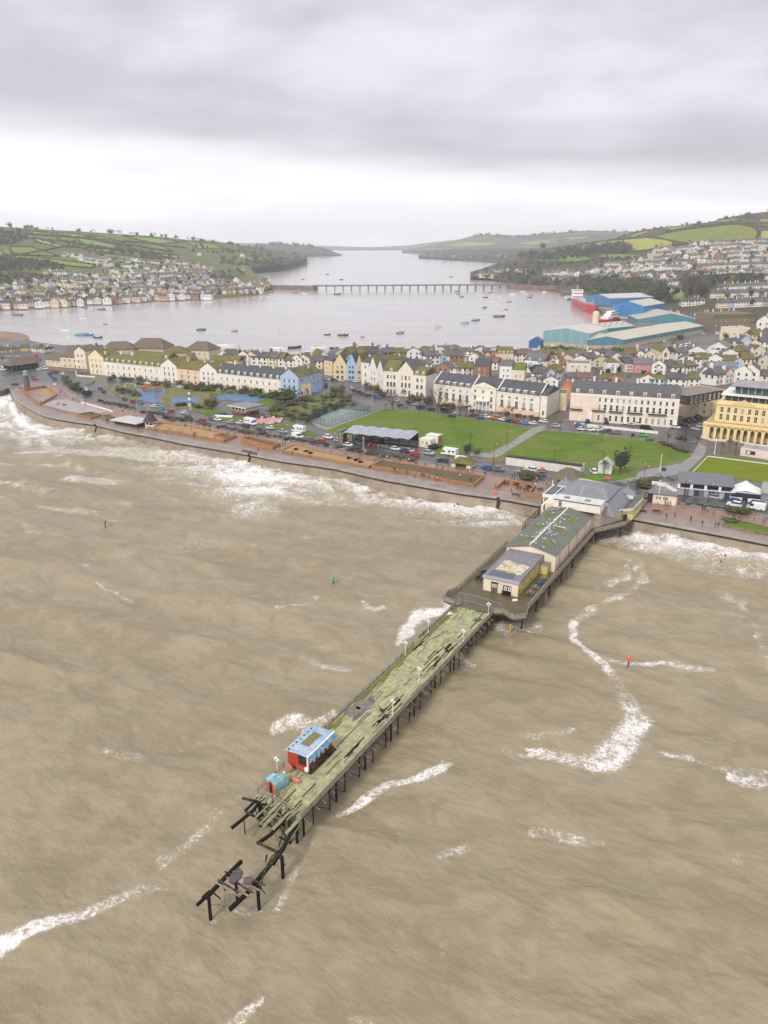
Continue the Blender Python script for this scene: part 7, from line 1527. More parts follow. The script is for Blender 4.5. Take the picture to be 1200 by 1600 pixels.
for bv,poly in FP:
 for a,b_ in zip(poly,poly[1:]+poly[:1]):
  n=max(2,int(math.hypot(b_[0]-a[0],b_[1]-a[1])/1.7))
  for k in range(n):
   p=hit(a[0]+(b_[0]-a[0])*k/n,a[1]+(b_[1]-a[1])*k/n,bv)
   if p is not None:HD.append((p,gt.uniform(2.2,4.2)*(1 if p.y<4000 else 2.2)))
for pl_ in([(900,387),(945,377),(1015,370.5),(1060,361),(1150,350.5),(1215,358)],[(966,384.5),(1000,394),(1065,382),(1110,380)],[(30,400),(100,386),(190,392)],[(100,370),(190,382),(270,395)],[(0,369),(100,378),(180,390),(260,398)],[(40,366),(120,372),(190,378),(290,388)],[(1183,350),(1186,376)],[(1100,346),(1160,341),(1215,343)],[(1040,362),(1120,351),(1180,349)]):
 for a,b_ in zip(pl_,pl_[1:]):
  n=max(2,int(math.hypot(b_[0]-a[0],b_[1]-a[1])/1.6))
  for k in range(n):
   p=hit(a[0]+(b_[0]-a[0])*k/n,a[1]+(b_[1]-a[1])*k/n)
   if p is not None:HD.append((p,gt.uniform(2.5,5)))
class Mass:
 """many copies of unit meshes joined into one, with a colour per copy"""
 def __init__(s):s.v=[];s.f=[];s.c=[];s.n=0
 def put(s,mb,p,sx,sz,a,col):
  v=np.array(mb.v);c_,s_=math.cos(a),math.sin(a)
  s.v.append(np.stack([p.x+(v[:,0]*c_-v[:,1]*s_)*sx,p.y+(v[:,0]*s_+v[:,1]*c_)*sx,p.z+v[:,2]*sz],1))
  s.f+=[[i+s.n for i in f]for f in mb.f];s.c.append((col,len(mb.f)));s.n+=len(v)
 def ob(s,name,m):
  me=bpy.data.meshes.new(name);me.from_pydata(np.concatenate(s.v).tolist(),[],s.f);me.materials.append(m);facecols(me,s.c);return kind(O(name,me),'stuff')
M['leafmass']=vcolmat('distant_foliage',.9,.45,.3,(.05,.045,.03),.2,.6,.9,0)
hm=Mass();hb=[crown(MB(),14,.42,s,.8,0,3).blob((0,0,.0),(.4,.4,.4),5,3,0,.5,random.Random(s))for s in range(4)]
for p,h in HD:hm.put(gt.choice(hb),p+Vector((0,0,h*.4)),h*1.15,h*.8,gt.uniform(0,6),gt.choice(DARKS+BROWNS[:2]+GREENS[:2]))
hm.ob('hedgerows',M['leafmass'])
def tcol(kd):return gt.choice(DARKS)if kd=='dark' else gt.choice(BROWNS)if kd=='bare' else gt.choice(GREENS)
def tree(p,h,w,kd,label,group,lv='mid',col=None,name=None):
 k2='bare' if kd=='bare' else 'bush' if kd=='bush' else 'green';q=TR[k2,lv,gt.randrange(3)]
 r=thing(name or('shrub' if kd=='bush' else 'tree'),label,'shrub' if kd=='bush' else 'tree',p,gt.uniform(0,6.28),group)
 O('trunk',q[2],r,(0,0,-.1*h),0,None,(w,w,h));O('crown',q[3],r,(0,0,0),0,col or tcol(kd),(w,w,h));return r
 # ---- trees and shrubs of the seafront, one by one
NEAR=0
def nt_(px,py,h,w,kd,label,group=None,lv='near',col=None,z=4.2):
 global NEAR;NEAR+=1;return tree(at(px,py,z),h,w,kd,label,group,lv,col)
nt_(446,628,8.5,17,'bush','broad round olive green tree in the gardens before the blue house',None,'near',(.075,.085,.022))
nt_(331,638,6.5,9,'bush','russet brown round tree beside the toy lighthouse',None,'near',(.10,.085,.03))
nt_(683,645,14,13,'bare','tall bare tree on the lawn edge before the left end of the long hotel');nt_(613,640,11,10,'bare','bare tree before the curved white corner house')
nt_(718,652,10,6,'bare','slim bare tree before the hotel portico');nt_(790,660,7,4,'bare','small bare tree on the lawn edge before the right half of the hotel')
nt_(838,588,8,13,'dark','round dark evergreen in the old town behind the long hotel');nt_(969,741,9,6.5,'dark','dark shaggy evergreen beside the white gabled hut')
nt_(823,748,3.2,9,'bush','spreading green bush on the road edge behind the picnic enclosure');nt_(677,700,2.0,7,'bush','low dark clipped bush beside the portable cabins',None,'mid',DARKS[0])
nt_(729,706,4,4.5,'bush','single round dark bush at the lawn corner',None,'near',DARKS[1]);nt_(744,709,2.4,4,'bush','small bush at the corner of the cross path',None,'mid')
nt_(1011,760,2.6,11,'bush','wide yellow green shrubbery at the road bend left of the cafe stair',None,'near',(.09,.10,.03));nt_(1024,752,2.2,6,'bush','brown shrub above the cafe stair',None,'mid',BROWNS[1])
nt_(1147,800,2.0,6,'bush','green bush at the kerb below the white car',None,'near');nt_(1160,802,2.4,6,'bush','bigger green bush at the kerb near the white van',None,'near');nt_(1138,815,1.4,6,'bush','low green bush on the corner of the grass planter',None,'mid',(.10,.12,.03))
nt_(1045,553,6,6,'green','green tree beside the town car park',None,'mid');nt_(1134,533,7,6,'green','green tree left of the blocky cream town house',None,'mid');nt_(966,551,5,8,'bush','green thicket below the long teal warehouse',None,'mid')
nt_(1051,542,7,8,'bare','bare tree in front of the long teal warehouse',None,'mid');nt_(1062,530,5,8,'bush','brown thicket by the end of the long teal warehouse',None,'mid',BROWNS[0])
def scat(pl_,n,hr,wr,mk,label,group,jx=3,jy=2,lv='mid',cols_=None,z=4.2):
 q=[]
 for k in range(n):
  i=(k+gt.random()*.8)/n*(len(pl_)-1);j=min(int(i),len(pl_)-2);f=i-j
  q.append((pl_[j][0]+(pl_[j+1][0]-pl_[j][0])*f+gt.uniform(-jx,jx),pl_[j][1]+(pl_[j+1][1]-pl_[j][1])*f+gt.uniform(-jy,jy)))
 for k,(px,py)in enumerate(sorted(q)):
  nt_(px,py,gt.uniform(*hr),gt.uniform(*wr),gt.choices(('green','dark','bare','bush'),mk)[0],'%s, %s from left'%(label,ordn(k)),group,lv,gt.choice(cols_)if cols_ else None,z)
OL=[(.11,.12,.04),(.09,.115,.04),(.14,.13,.045),(.075,.095,.033),(.15,.12,.055)]
scat([(168,592),(250,601),(340,610),(436,622)],34,(1.8,4.2),(3,6.5),(0,0,0,1),'shrub in the front gardens of the playground terrace','shrubs before the playground terrace',4,2.5,cols_=OL)
scat([(300,612),(320,606),(350,607),(400,613),(436,622)],14,(2.5,5),(4,8),(0,0,0,1),'leafy shrub on the far edge of the playground','shrubs round the playground',3,2,cols_=OL)
scat([(418,642),(450,632),(500,622),(548,622)],22,(1.2,3.2),(3,7),(0,0,0,1),'shrub in the upper part of the sunken garden','shrubs of the sunken garden',8,4,cols_=OL+BROWNS[:1])
scat([(422,646),(460,640),(505,630),(550,625)],26,(.7,1.8),(2,4.5),(0,0,0,1),'small shrub in the middle of the sunken garden','shrubs of the sunken garden',9,6,'far',OL+BROWNS+[(.20,.17,.07),(.16,.19,.05)])
scat([(430,650),(470,652),(510,640),(548,629)],20,(1.,2.6),(3,6),(0,0,0,1),'shrub in the lower part of the sunken garden','shrubs of the sunken garden',7,4,cols_=OL)
scat([(272,634),(300,634),(318,640)],7,(1,2.2),(3,5),(0,0,0,1),'low shrub beside the toy lighthouse','shrubs round the playground',3,1,cols_=DARKS+OL)
scat([(186,613),(200,614),(216,622)],8,(2,4),(3,5),(0,0,0,1),'shrub on the roadside corner of the playground','shrubs round the playground',4,2,cols_=OL)
scat([(102,594),(112,603),(125,612),(142,622)],16,(1.2,3.4),(3,6.5),(0,0,0,1),'shrub in the planted bank left of the road bend','shrubs of the planted bank',7,4,cols_=OL+DARKS)
PB=[(x,y-3)for x,y in PROMBACK]
scat(PB[4:16],62,(.7,1.5),(2.2,5),(0,0,0,1),'low shrub in the strip between promenade and road','shrubs of the roadside strip',2,1,'far',BROWNS+OL+DARKS)
scat([(684,634),(740,642)],12,(1.2,3),(3,5),(0,0,1,3),'shrub before the left half of the long hotel','shrubs before the long hotel',3,1.5,cols_=OL+BROWNS);scat([(778,645),(840,655)],8,(1,2.2),(2.5,4.5),(0,0,0,1),'shrub before the right half of the long hotel','shrubs before the long hotel',3,1.2,cols_=OL)
scat([(566,604),(592,612),(600,618)],7,(2,4),(3,6),(0,0,0,1),'shrub before the balconied white houses','shrubs before the white group',3,2,cols_=OL);scat([(640,626),(680,634)],6,(3,5),(4,6),(0,0,2,3),'brown shrub at the corner of the white group','shrubs before the white group',3,1,cols_=BROWNS)
scat([(515,610),(536,612)],6,(1.5,3),(3,5),(0,0,0,1),'shrub on the traffic island','shrubs of the traffic island',3,2,cols_=OL);scat([(1035,692),(1076,708)],12,(.8,1.3),(3,4),(0,0,0,1),'low brown hedge shrub along the lawn tip','hedge shrubs at the lawn tip',2,1.2,'far',BROWNS)
scat([(480,660),(500,645),(530,636)],8,(1.5,2.6),(3,5),(0,0,0,1),'dark shrub outside the tennis court fence','shrubs beside the tennis court',3,1.5,cols_=DARKS)
scat([(850,546),(900,548),(965,549)],10,(2,4),(4,7),(0,0,0,1),'green shrub below the quay wall','shrubs below the warehouses',4,2,'far',GREENS);scat([(880,588),(1090,590)],12,(3,6),(4,6),(2,2,2,2),'tree between the old town houses','trees of the old town',8,8,'mid');scat([(1040,570),(1200,560)],12,(3,6),(4,6),(2,2,2,2),'tree in the old town gardens','trees of the old town',8,12,'mid');
pf=MB()
for k in range(26):
 a=gt.uniform(0,6.28);e=gt.uniform(-.5,1.2);d=Vector((math.cos(a)*math.cos(e),math.sin(a)*math.cos(e),math.sin(e)));s=Vector((-d.y,d.x,0))*.07;m_=d*.6+Vector((0,0,.05));q=d*1.05-Vector((0,0,.25))
 pf.add([-s,s,m_+s*1.2,m_-s*1.2,q],[(0,1,2,3),(3,2,4)])
PF=pf.data('fronds',M['leaf']);PT=MB().cyl((0,0,-.1),(0,0,1),.09,.06,6).data('trunk',M['bark'])
PALMS=[(631,627,7,'before the white group'),(244,600,4,'before the white gabled terrace house'),(282,605,4.5,'before the peach house'),(326,608,5,'before the pale gabled house'),(404,612,5,'before the slate roofed terrace, left'),(420,612,4.5,'before the slate roofed terrace, right'),(875,671,4.5,'at the left tip of the second lawn'),(943,742,6,'left of the white gabled hut'),(1127,709,5,'left of two at the far edge of the bowling green'),(1149,708,5.5,'right of two at the far edge of the bowling green'),(1088,698,5,'on the corner island beside the lawn tip'),(748,655,5,'left of the hotel portico'),(768,654,4,'right of the hotel portico'),(800,653,6,'before the right half of the hotel'),(569,624,4,'by the blue car at the tennis court'),(602,642,4,'at the top corner of the big lawn'),(1043,694,5,'at the lawn tip road'),(914,673,4,'between parked cars before the white terrace'),(937,676,3.6,'between parked cars, further right'),(480,620,5,'before the shop annex'),(190,596,4,'before the cream terrace'),(222,599,4.4,'before the cream terrace, further right'),(185,614,4.5,'on the roadside corner of the playground')]
for px,py,h,w in PALMS:
 r=thing('palm','cabbage palm '+w,'palm',at(px,py),gt.uniform(0,6),'cabbage palms along the seafront');O('trunk',PT,r,(0,0,0),0,None,(1.6,1.6,h*.72));O('crown',PF,r,(0,0,h*.72),0,gt.choice(OL),h*.36)
TS.sort(key=lambda q:q[0].length)
tm=Mass()
for i,(p,h,w,kd,lab,grp)in enumerate(TS):
 if i<75:tree(p,h,w,kd,lab,grp,'mid' if i<40 else 'far')
 else:
  k2='bare' if kd=='bare' else 'bush' if kd=='bush' else 'green';q=TR[k2,'far',gt.randrange(3)]
  tm.put(q[1],p-Vector((0,0,h*.12)),w,h,gt.uniform(0,6.28),tcol(kd))
tm.ob('woodland',M['leafmass'])
# == CARS, PEOPLE, BOATS, STREET FURNITURE
gs=random.Random(77)
COLS={'white':(.78,.78,.77),'silver':(.42,.43,.45),'grey':(.17,.175,.185),'black':(.018,.018,.02),'dark':(.03,.033,.04),'blue':(.03,.10,.30),'dark blue':(.02,.035,.09),'red':(.45,.02,.02),'maroon':(.16,.02,.025),'teal':(.04,.20,.24),'green':(.12,.42,.05),'orange':(.60,.16,.03),'light blue':(.10,.30,.52)}
wheel_d=MB().cyl((0,-.11,0),(0,.11,0),.33,.33,10).data('wheel',M['black']);rim_d=MB().cyl((0,-.12,0),(0,.12,0),.18,.18,8).data('rim',M['chrome'])
def prof(mb,P_,w,m=0,taper=None):
 """side profile (x, z) swept across the width, pulled in towards the top"""
 n=len(P_);tz=taper or(lambda z:1.)
 mb.add([(x,-w/2*tz(z),z)for x,z in P_]+[(x,w/2*tz(z),z)for x,z in P_],[tuple(range(n))[::-1],tuple(range(n,2*n))]+[(i,(i+1)%n,(i+1)%n+n,i+n)for i in range(n)],m);return mb
CARD={}
def car_data(k):
 if k in CARD:return CARD[k]
 t_=lambda z:1. if z<.9 else 1-(z-.9)*.28
 if k in('hatch','suv','estate'):
  h={'hatch':1.46,'suv':1.72,'estate':1.5}[k];L={'hatch':4.0,'suv':4.5,'estate':4.7}[k];b=.92 if k!='suv' else 1.05;rear=L/2-(.35 if k=='hatch' else .3);x=L/2
  body=prof(MB(),[(-x,.32),(x-.05,.30),(x,.55),(x-.15,b-.12),(x-1.0,b),(-x+.1,b+.02),(-x,.7)],1.78)
  cab=prof(MB(),[(x-1.15,b-.02),(x-1.85,h-.06),(-rear+.25,h-.06),(-x+.12,b)],1.70,0,t_)
  roof=prof(MB(),[(x-1.75,h-.08),(x-2.05,h),(-rear+.5,h),(-rear+.15,h-.09)],1.64,0,t_)
  wx=(x-.8,-x+.75)
 elif k=='van':
  L,h=5.3,2.2;x=L/2;body=prof(MB(),[(-x,.35),(x-.05,.32),(x,.8),(x-.7,1.15),(x-1.3,2.05),(x-1.7,h),(-x+.1,h),(-x,h-.15)],1.95)
  cab=prof(MB(),[(x-.68,1.2),(x-1.24,2.0),(x-2.0,2.0),(x-2.0,1.2)],1.98);roof=MB().box(-x+.3,-.8,h,x-2,.8,h+.03);wx=(x-.95,-x+1.0)
 else:
  L,h=6.6,2.9;x=L/2;body=prof(MB(),[(-x,.45),(x-.05,.35),(x,.85),(x-.75,1.2),(x-1.2,1.85),(x-.8,2.3),(x-1.0,h),(-x,h)],2.2)
  cab=prof(MB(),[(x-.73,1.22),(x-1.15,1.82),(x-1.9,1.82),(x-1.9,1.22)],2.23).box(-x+.6,-1.12,1.5,-x+1.7,1.12,2.1).box(-x+2.3,-1.12,1.5,-x+3.3,1.12,2.1);roof=MB().box(-x+1,-.5,h,-x+2,.5,h+.15);wx=(x-1.1,-x+1.5)
 lt=MB();
 for y in(-.65,.65):lt.box(x-.16,y-.18,.62,x+.01,y+.18,.78)
 tl=MB()
 for y in(-.7,.7):tl.box(-x-.01,y-.12,.7,-x+.1,y+.12,.95)
 CARD[k]=(body.data('body',M['carpaint']),cab.data('glass',M['glass']),roof.data('roof',M['carpaint']),lt.data('headlights',M['chrome']),tl.data('tail_lights',M['red']),wx,.85 if k in('hatch','suv','estate')else .95)
 return CARD[k]
GC='cars parked and driving along the seafront'
def car(px,py,col,k='hatch',head=(1,.2),where='',z=4.11,flip=False):
 a,b_=at(px,py,z),at(px+head[0]*4,py+head[1]*4,z);th=math.atan2(b_.y-a.y,b_.x-a.x)+(math.pi if gs.random()<.5 else 0)+gs.uniform(-.03,.03)
 body,gl,rf,lt,tl,wx,wy=car_data(k);nm={'hatch':'car','suv':'car','estate':'estate_car','van':'van','camper':'camper_van'}[k]
 r=thing(nm,where,nm.replace('_',' '),a,th,GC);c=COLS[col]
 for d,n_ in((body,'body'),(rf,'roof')):O(n_,d,r,(0,0,0),0,c)
 O('glass',gl,r);O('headlights',lt,r);O('tail_lights',tl,r)
 for x in wx:
  for y in(-wy,wy):w=O('wheel',wheel_d,r,(x,y,.33));O('rim',rim_d,w)
 return r
def line(where,head,l):
 n={}
 for i,it in enumerate(l):
  px,py,col=it[:3];k=it[3]if len(it)>3 else 'hatch';hd=it[4]if len(it)>4 else head
  kn={'hatch':'car','suv':'tall car','estate':'estate car','van':'van','camper':'motor caravan'}[k]
  car(px,py,col,k,hd,'%s %s, %s from left %s'%(col,kn,ordn(i),where))
line('along the promenade road before the playground',(1,.28),[(134,610,'white','hatch',(1,.6)),(157,608,'blue','hatch',(1,.8)),(162,613,'black','hatch',(1,.7)),(195,625,'dark','hatch',(1,.45)),(207,628,'red','hatch',(1,.4)),(220,630,'teal','suv'),(240,636,'white'),(252,639,'light blue'),(252,645,'teal'),(267,644,'red','suv'),(287,646,'white'),(295,654,'dark','suv'),(316,658,'red'),(331,655,'grey')])
line('along the promenade road before the gardens',(1,.2),[(360,661,'silver'),(374,662,'white'),(392,663,'white','camper'),(408,673,'dark'),(422,670,'white'),(467,675,'white','camper'),(465,684,'white','van'),(501,691,'red'),(513,685,'white','suv')])
line('on the road before the wavy roofed pavilion',(1,.16),[(529,690,'silver'),(541,691,'red'),(544,697,'white'),(560,694,'teal'),(562,702,'maroon'),(582,697,'red'),(670,710,'silver','suv'),(691,721,'dark','estate'),(702,711,'white','camper'),(760,732,'blue')])
line('on the far lane before the promenade shelter',(1,.17),[(618,703,'white'),(630,707,'dark'),(640,706,'silver'),(648,712,'red'),(722,722,'white','van'),(780,735,'grey')])
line('by the gardens cafe',(1,.2),[(332,652,'grey'),(348,648,'blue'),(340,657,'white'),(384,667,'dark'),(443,676,'silver'),(482,688,'grey')])
line('along the kerb left of the lawn path',(1,.12),[(640,630,'dark'),(650,633,'silver'),(705,652,'dark'),(728,651,'grey'),(750,655,'blue'),(786,657,'white')])
line('under the wavy roof',(.6,.5),[(556,684,'silver'),(568,686,'white'),(580,688,'grey'),(596,692,'dark')])
line('before the blank white wall',(1,.18),[(816,739,'silver'),(829,736,'white','suv'),(845,742,'grey'),(927,739,'white','suv',(.6,.5))])
line('in the left car park',(1,.1),[(5,574,'white'),(6,578.5,'white','suv'),(23,602,'dark'),(27,577.5,'maroon'),(37,583.5,'dark blue'),(51,588,'teal'),(54,593,'red'),(62,578,'white'),(71,577,'white','suv'),(78,585,'dark blue','hatch',(1,.5)),(82,589,'blue','hatch',(1,.5)),(86,593,'blue','suv',(1,.5)),(86,583,'dark'),(92,573,'maroon'),(93,577,'dark blue'),(98,585,'white','hatch',(.4,.6)),(101,574,'white'),(108,575,'silver','suv'),(120,576,'maroon','suv'),(129,580,'dark')])
line('parked at the far left quay',(1,.3),[(4,560,'dark'),(12,558,'silver'),(20,563,'grey'),(28,560,'white'),(36,565,'dark blue'),(45,562,'white','van'),(10,566,'white'),(56,558,'red','van'),(63,562,'grey')])
line('in front of the playground terrace',(1,.12),[(219,601,'dark'),(231,600,'white','suv'),(244,602,'red'),(282,606,'white'),(294,607,'grey'),(340,611,'silver'),(400,614,'dark','suv'),(417,614,'silver'),(430,616,'white')])
line('round the junction by the coloured gables',(1,.15),[(499,608,'white','van',(1,-.3)),(509,604,'black','van',(.2,1)),(510,594,'white','suv'),(522,595,'dark'),(534,596,'white'),(536,606,'dark','hatch',(1,.6)),(549,607,'silver','hatch',(.7,.8)),(553,611,'dark','hatch',(.8,.6)),(556,597,'white'),(560,614,'dark'),(567,617,'dark blue'),(575,619,'dark'),(589,622,'blue','suv')])
line('along the lawn before the long hotel',(1,.12),[(619,627,'silver'),(627,635,'dark'),(631,639,'grey'),(657,638,'black','suv'),(674,641,'dark'),(697,644,'black','van'),(715,647,'silver'),(740,650,'maroon'),(760,653,'white'),(775,655,'orange','suv'),(796,659,'dark'),(807,660,'red'),(819,662,'light blue'),(832,663,'white')])
line('along the lawn before the white terrace',(1,.09),[(849,660,'white'),(869,667,'silver'),(905,666,'blue'),(909,672,'white'),(922,673,'white'),(935,673,'white'),(949,675,'dark'),(963,677,'grey'),(984,673,'dark'),(1005,681,'green'),(1010,672,'black','van')])
line('close before the white terrace',(.3,1),[(918,659,'dark'),(947,661,'dark'),(976,662,'white'),(986,662,'grey'),(996,663,'white')])
line('in the side street by the yellow hotel',(1,.2),[(1056,669,'white'),(1064,687,'dark','suv'),(1067,665,'dark'),(1074,660,'dark'),(1080,657,'grey'),(1086,655,'dark blue'),(1092,653,'dark'),(1088,672,'silver','suv'),(1095,667,'silver'),(1107,648,'silver','van')])
line('on the road before the glazed cafe',(1,.17),[(1117,779,'silver','estate'),(1147,791,'white','suv'),(1150,786,'blue','estate'),(1181,796,'white','van'),(1184,790,'dark','estate')])
line('in the old town car park',(1,-.5),[(1001,553,'white'),(1008,550,'white'),(1013,547,'dark'),(1020,541,'silver'),(1025,543,'white'),(1028,538,'dark'),(1033,536,'maroon'),(1038,534,'white'),(1028,551,'white','van'),(1055,542,'white'),(1060,540,'dark'),(1063,543,'white','van'),(1068,538,'light blue'),(1072,541,'white','van'),(1078,537,'white')])
line('by the stone warehouse',(1,.2),[(1122,523,'white','van'),(1131,521,'red'),(1140,523,'dark'),(1098,522,'white')])
# ---- people: one continuous skinned body per pose
def body_mesh(stride,arm,lean=0.,bend=0.):
 V=[(0,0,.92),(0+lean*.3,0,1.18),(lean*.6,0,1.42),(lean*.8,0,1.54),(lean*.9,0,1.68)];E_=[(0,1),(1,2),(2,3),(3,4)];RD=[(.15,.12),(.16,.12),(.17,.11),(.06,.06),(.10,.10)]
 for s in(-1,1):
  i=len(V);st=stride*s
  V+=[(.0,.10*s,.86),(st*.45,.10*s,.48),(st*.9-.03,.10*s,.08),(st*.9+.14,.10*s,.04)];E_+=[(0,i),(i,i+1),(i+1,i+2),(i+2,i+3)];RD+=[(.095,.095),(.065,.065),(.05,.05),(.045,.04)]
  i=len(V);V+=[(lean*.6,.19*s,1.40),(lean*.5-arm*s*.35,.25*s,1.14),(lean*.5-arm*s*.6+.1+bend*.2,.24*s,.90+bend*.25),(lean*.5-arm*s*.62+.14+bend*.25,.23*s,.82+bend*.25)];E_+=[(2,i),(i,i+1),(i+1,i+2),(i+2,i+3)];RD+=[(.065,.065),(.052,.052),(.042,.042),(.04,.025)]
 me=bpy.data.meshes.new('sk');me.from_pydata(V,E_,[]);o=bpy.data.objects.new('sk',me);COL.objects.link(o)
 md=o.modifiers.new('s','SKIN');ly=me.skin_vertices[0].data
 for i,r in enumerate(RD):ly[i].radius=r
 ly[0].use_root=True
 sb=o.modifiers.new('d','SUBSURF');sb.levels=1;sb.render_levels=1
 dg=bpy.context.evaluated_depsgraph_get();out=bpy.data.meshes.new_from_object(o.evaluated_get(dg));bpy.data.objects.remove(o);bpy.data.meshes.remove(me)
 out.name='person';out.materials.clear()
 for x in(M['cloth'],M['trouser'],M['skin'],M['hair'],M['black']):out.materials.append(x)
 for p in out.polygons:
  c=p.center;z=c.z;hand=abs(c.y)>.2 and z<.9
  p.material_index=2 if hand or(1.50<z<1.70 and c.x>lean*.8-.01)else 3 if z>=1.56 else 0 if z>.80 else 1 if z>.12 else 4
  p.use_smooth=True
 return out
M['trouser']=mat('dark_trousers',(.035,.04,.055),.9,.2,5);M['hair']=mat('hair',(.05,.035,.025),.8,.2,8)
POSE=[body_mesh(0.,.06),body_mesh(.34,.5,.04),body_mesh(-.3,-.45,.04),body_mesh(.08,.1,.03,.8)]
hat_d=MB().blob((.0,0,1.735),(.125,.115,.09),9,5).data('hair',M['hair'],True)
CO={'black':(.02,.02,.025),'navy':(.025,.035,.09),'red':(.45,.03,.03),'grey':(.2,.2,.22),'white':(.7,.68,.66),'orange':(.65,.20,.04),'yellow':(.70,.45,.05),'blue':(.05,.14,.35),'brown':(.16,.09,.05),'pink':(.55,.22,.26),'green':(.07,.13,.07)}
GP='people walking on the promenade'
def person(px,py,col,label,k=None,z=4.23):
 k=gs.randrange(4)if k is None else k;o=O('person',POSE[k],None,at(px,py,z),gs.uniform(0,6.28),CO[col],gs.uniform(.97,1.08));O('hair',hat_d,o,(0.03 if k else 0,0,0));return tag(o,label,'person',GP)
PPL=[('on the road edge by the lighthouse',[(31,609,'black'),(34,609,'navy'),(6,589,'black'),(11,589,'black')]),('on the lighthouse terraces',[(43,620,'grey'),(72,627,'black'),(90,634,'navy'),(93,633,'black'),(94,613,'black'),(97,611,'grey'),(103,619,'red'),(114,626,'black'),(135,626,'navy'),(146,634,'black')]),('behind the pale terrace',[(175,640,'black'),(192,645,'black'),(209,651,'grey'),(213,650,'white'),(168,662,'brown'),(188,664,'black'),(202,665,'brown')]),('by the conical shelter',[(216,674,'black'),(219,675,'grey'),(222,674,'navy'),(228,668,'white'),(260,679,'red'),(266,675,'black'),(280,680,'brown'),(285,677,'black'),(303,683,'brown'),(305,681,'black')]),('right of the long planter',[(328,675,'black'),(332,675,'white'),(357,680,'black'),(367,680,'brown'),(402,686,'black'),(430,682,'grey'),(437,694,'white'),(442,697,'black'),(446,697,'navy'),(451,694,'white')]),('behind the sand planter',[(494,697,'black'),(497,697,'brown'),(540,712,'grey'),(544,719,'black'),(562,721,'black')]),('in the group between the planters',[(585,723,'black'),(588,723,'navy'),(591,720,'black'),(594,717,'grey'),(597,716,'black'),(605,718,'white'),(615,715,'brown'),(619,715,'pink')]),('along the longest planter',[(616,737,'black'),(624,740,'grey'),(635,741,'black'),(639,722,'white'),(649,728,'black'),(652,729,'navy'),(659,744,'black'),(662,744,'grey'),(669,747,'pink'),(665,730,'black'),(680,751,'red'),(683,751,'white'),(682,730,'black'),(719,747,'white'),(735,754,'black'),(733,741,'white'),(738,739,'grey'),(758,744,'black')]),('near the pier entrance',[(800,748,'black'),(804,746,'navy'),(838,753,'pink'),(854,757,'orange'),(856,760,'yellow'),(1002,797,'black')]),('right of the pier',[(1034,802,'orange'),(1054,807,'grey'),(1043,792,'black'),(1047,791,'green'),(1039,790,'red'),(1097,799,'navy'),(1101,799,'black'),(1106,799,'yellow'),(1117,824,'black'),(1122,824,'navy'),(1192,818,'blue'),(1196,816,'black')]),('beside the cars at the lawn',[(728,649,'red'),(1060,688,'red')])]
for where,l in PPL:
 for i,(x,y,c)in enumerate(l):person(x,y,c,'person in %s coat, %s from left %s'%(c,ordn(i),where),z=4.23 if x!=728 and x!=1060 else 4.1)
ex=[]
for k in range(34):
 x=60+1120*(k+gs.random())/34
 if 850<x<990:continue
 y0,y1=float(np.interp(x,WX,WY))-5,float(np.interp(x,[p[0]for p in PROMBACK],[p[1]for p in PROMBACK]))+3;ex.append((x,y0+(y1-y0)*gs.choice((gs.uniform(.05,.3),gs.uniform(.75,.95)))))
for k,(x,y)in enumerate(ex):c=gs.choice(('black','black','navy','grey','brown','white','red','green'));person(x,y,c,'stroller in %s coat on the open promenade, %s of the strollers from left'%(c,ordn(k)))
# ---- boats
M['navy']=mat('boat_paint',objcol=True,rough=.4,var=.1,vscale=1)
def boat(px,py,k,col,label,L=7.,rz=None):
 p=at(px,py,0.0);rz=gs.uniform(-.4,.4)if rz is None else rz;r=thing({'sail':'sailing_boat','motor':'motor_boat','dinghy':'dinghy','barge':'barge','ferry':'ferry_boat'}[k],label,'boat',p,rz,'boats moored in the estuary');f=L/8
 hu=hull(L,L*.3,L*.10,.45,'white',6);hu.v=[(x-L/2,y,z*f if z<0 else z)for x,y,z in hu.v];hu.ob('hull',M['navy'],r,(0,0,0),0,col)
 if k in('motor','ferry'):
  MB().box(-L*.2,-L*.1,L*.08,L*.15,L*.1,L*.08+2.0).ob('wheelhouse',M['white'],r);MB().box(-L*.21,-L*.105,L*.08+1.1,L*.16,L*.105,L*.08+1.7).ob('window_band',M['glass'],r)
  MB().cyl((0,0,L*.08+2),(0,0,L*.08+4),.06,.03,5).ob('mast',M['white'],r)
 if k=='sail':
  MB().box(-L*.15,-L*.08,L*.09,L*.2,L*.08,L*.09+.6).ob('cabin',M['white'],r);MB().cyl((L*.08,0,0),(L*.08,0,L*1.25),.09,.05,5).bar((L*.08,0,L*.09+1.3),(-L*.35,0,L*.09+1.3),.22,.25).ob('mast',M['chrome'],r)
 if k in('dinghy','barge'):
  for x in(-.2,.1):MB().box(L*x,-L*.12,L*.09,L*x+.25,L*.12,L*.10+.1).ob('thwart',M['oldwood'],r)
  if k=='barge':MB().box(-L*.45,-L*.13,L*.1,L*.2,L*.13,L*.1+.3).ob('deck',M['oldwood'],r)
 return r
WH,NB,BK=(.78,.78,.77),(.05,.17,.32),(.03,.03,.035)
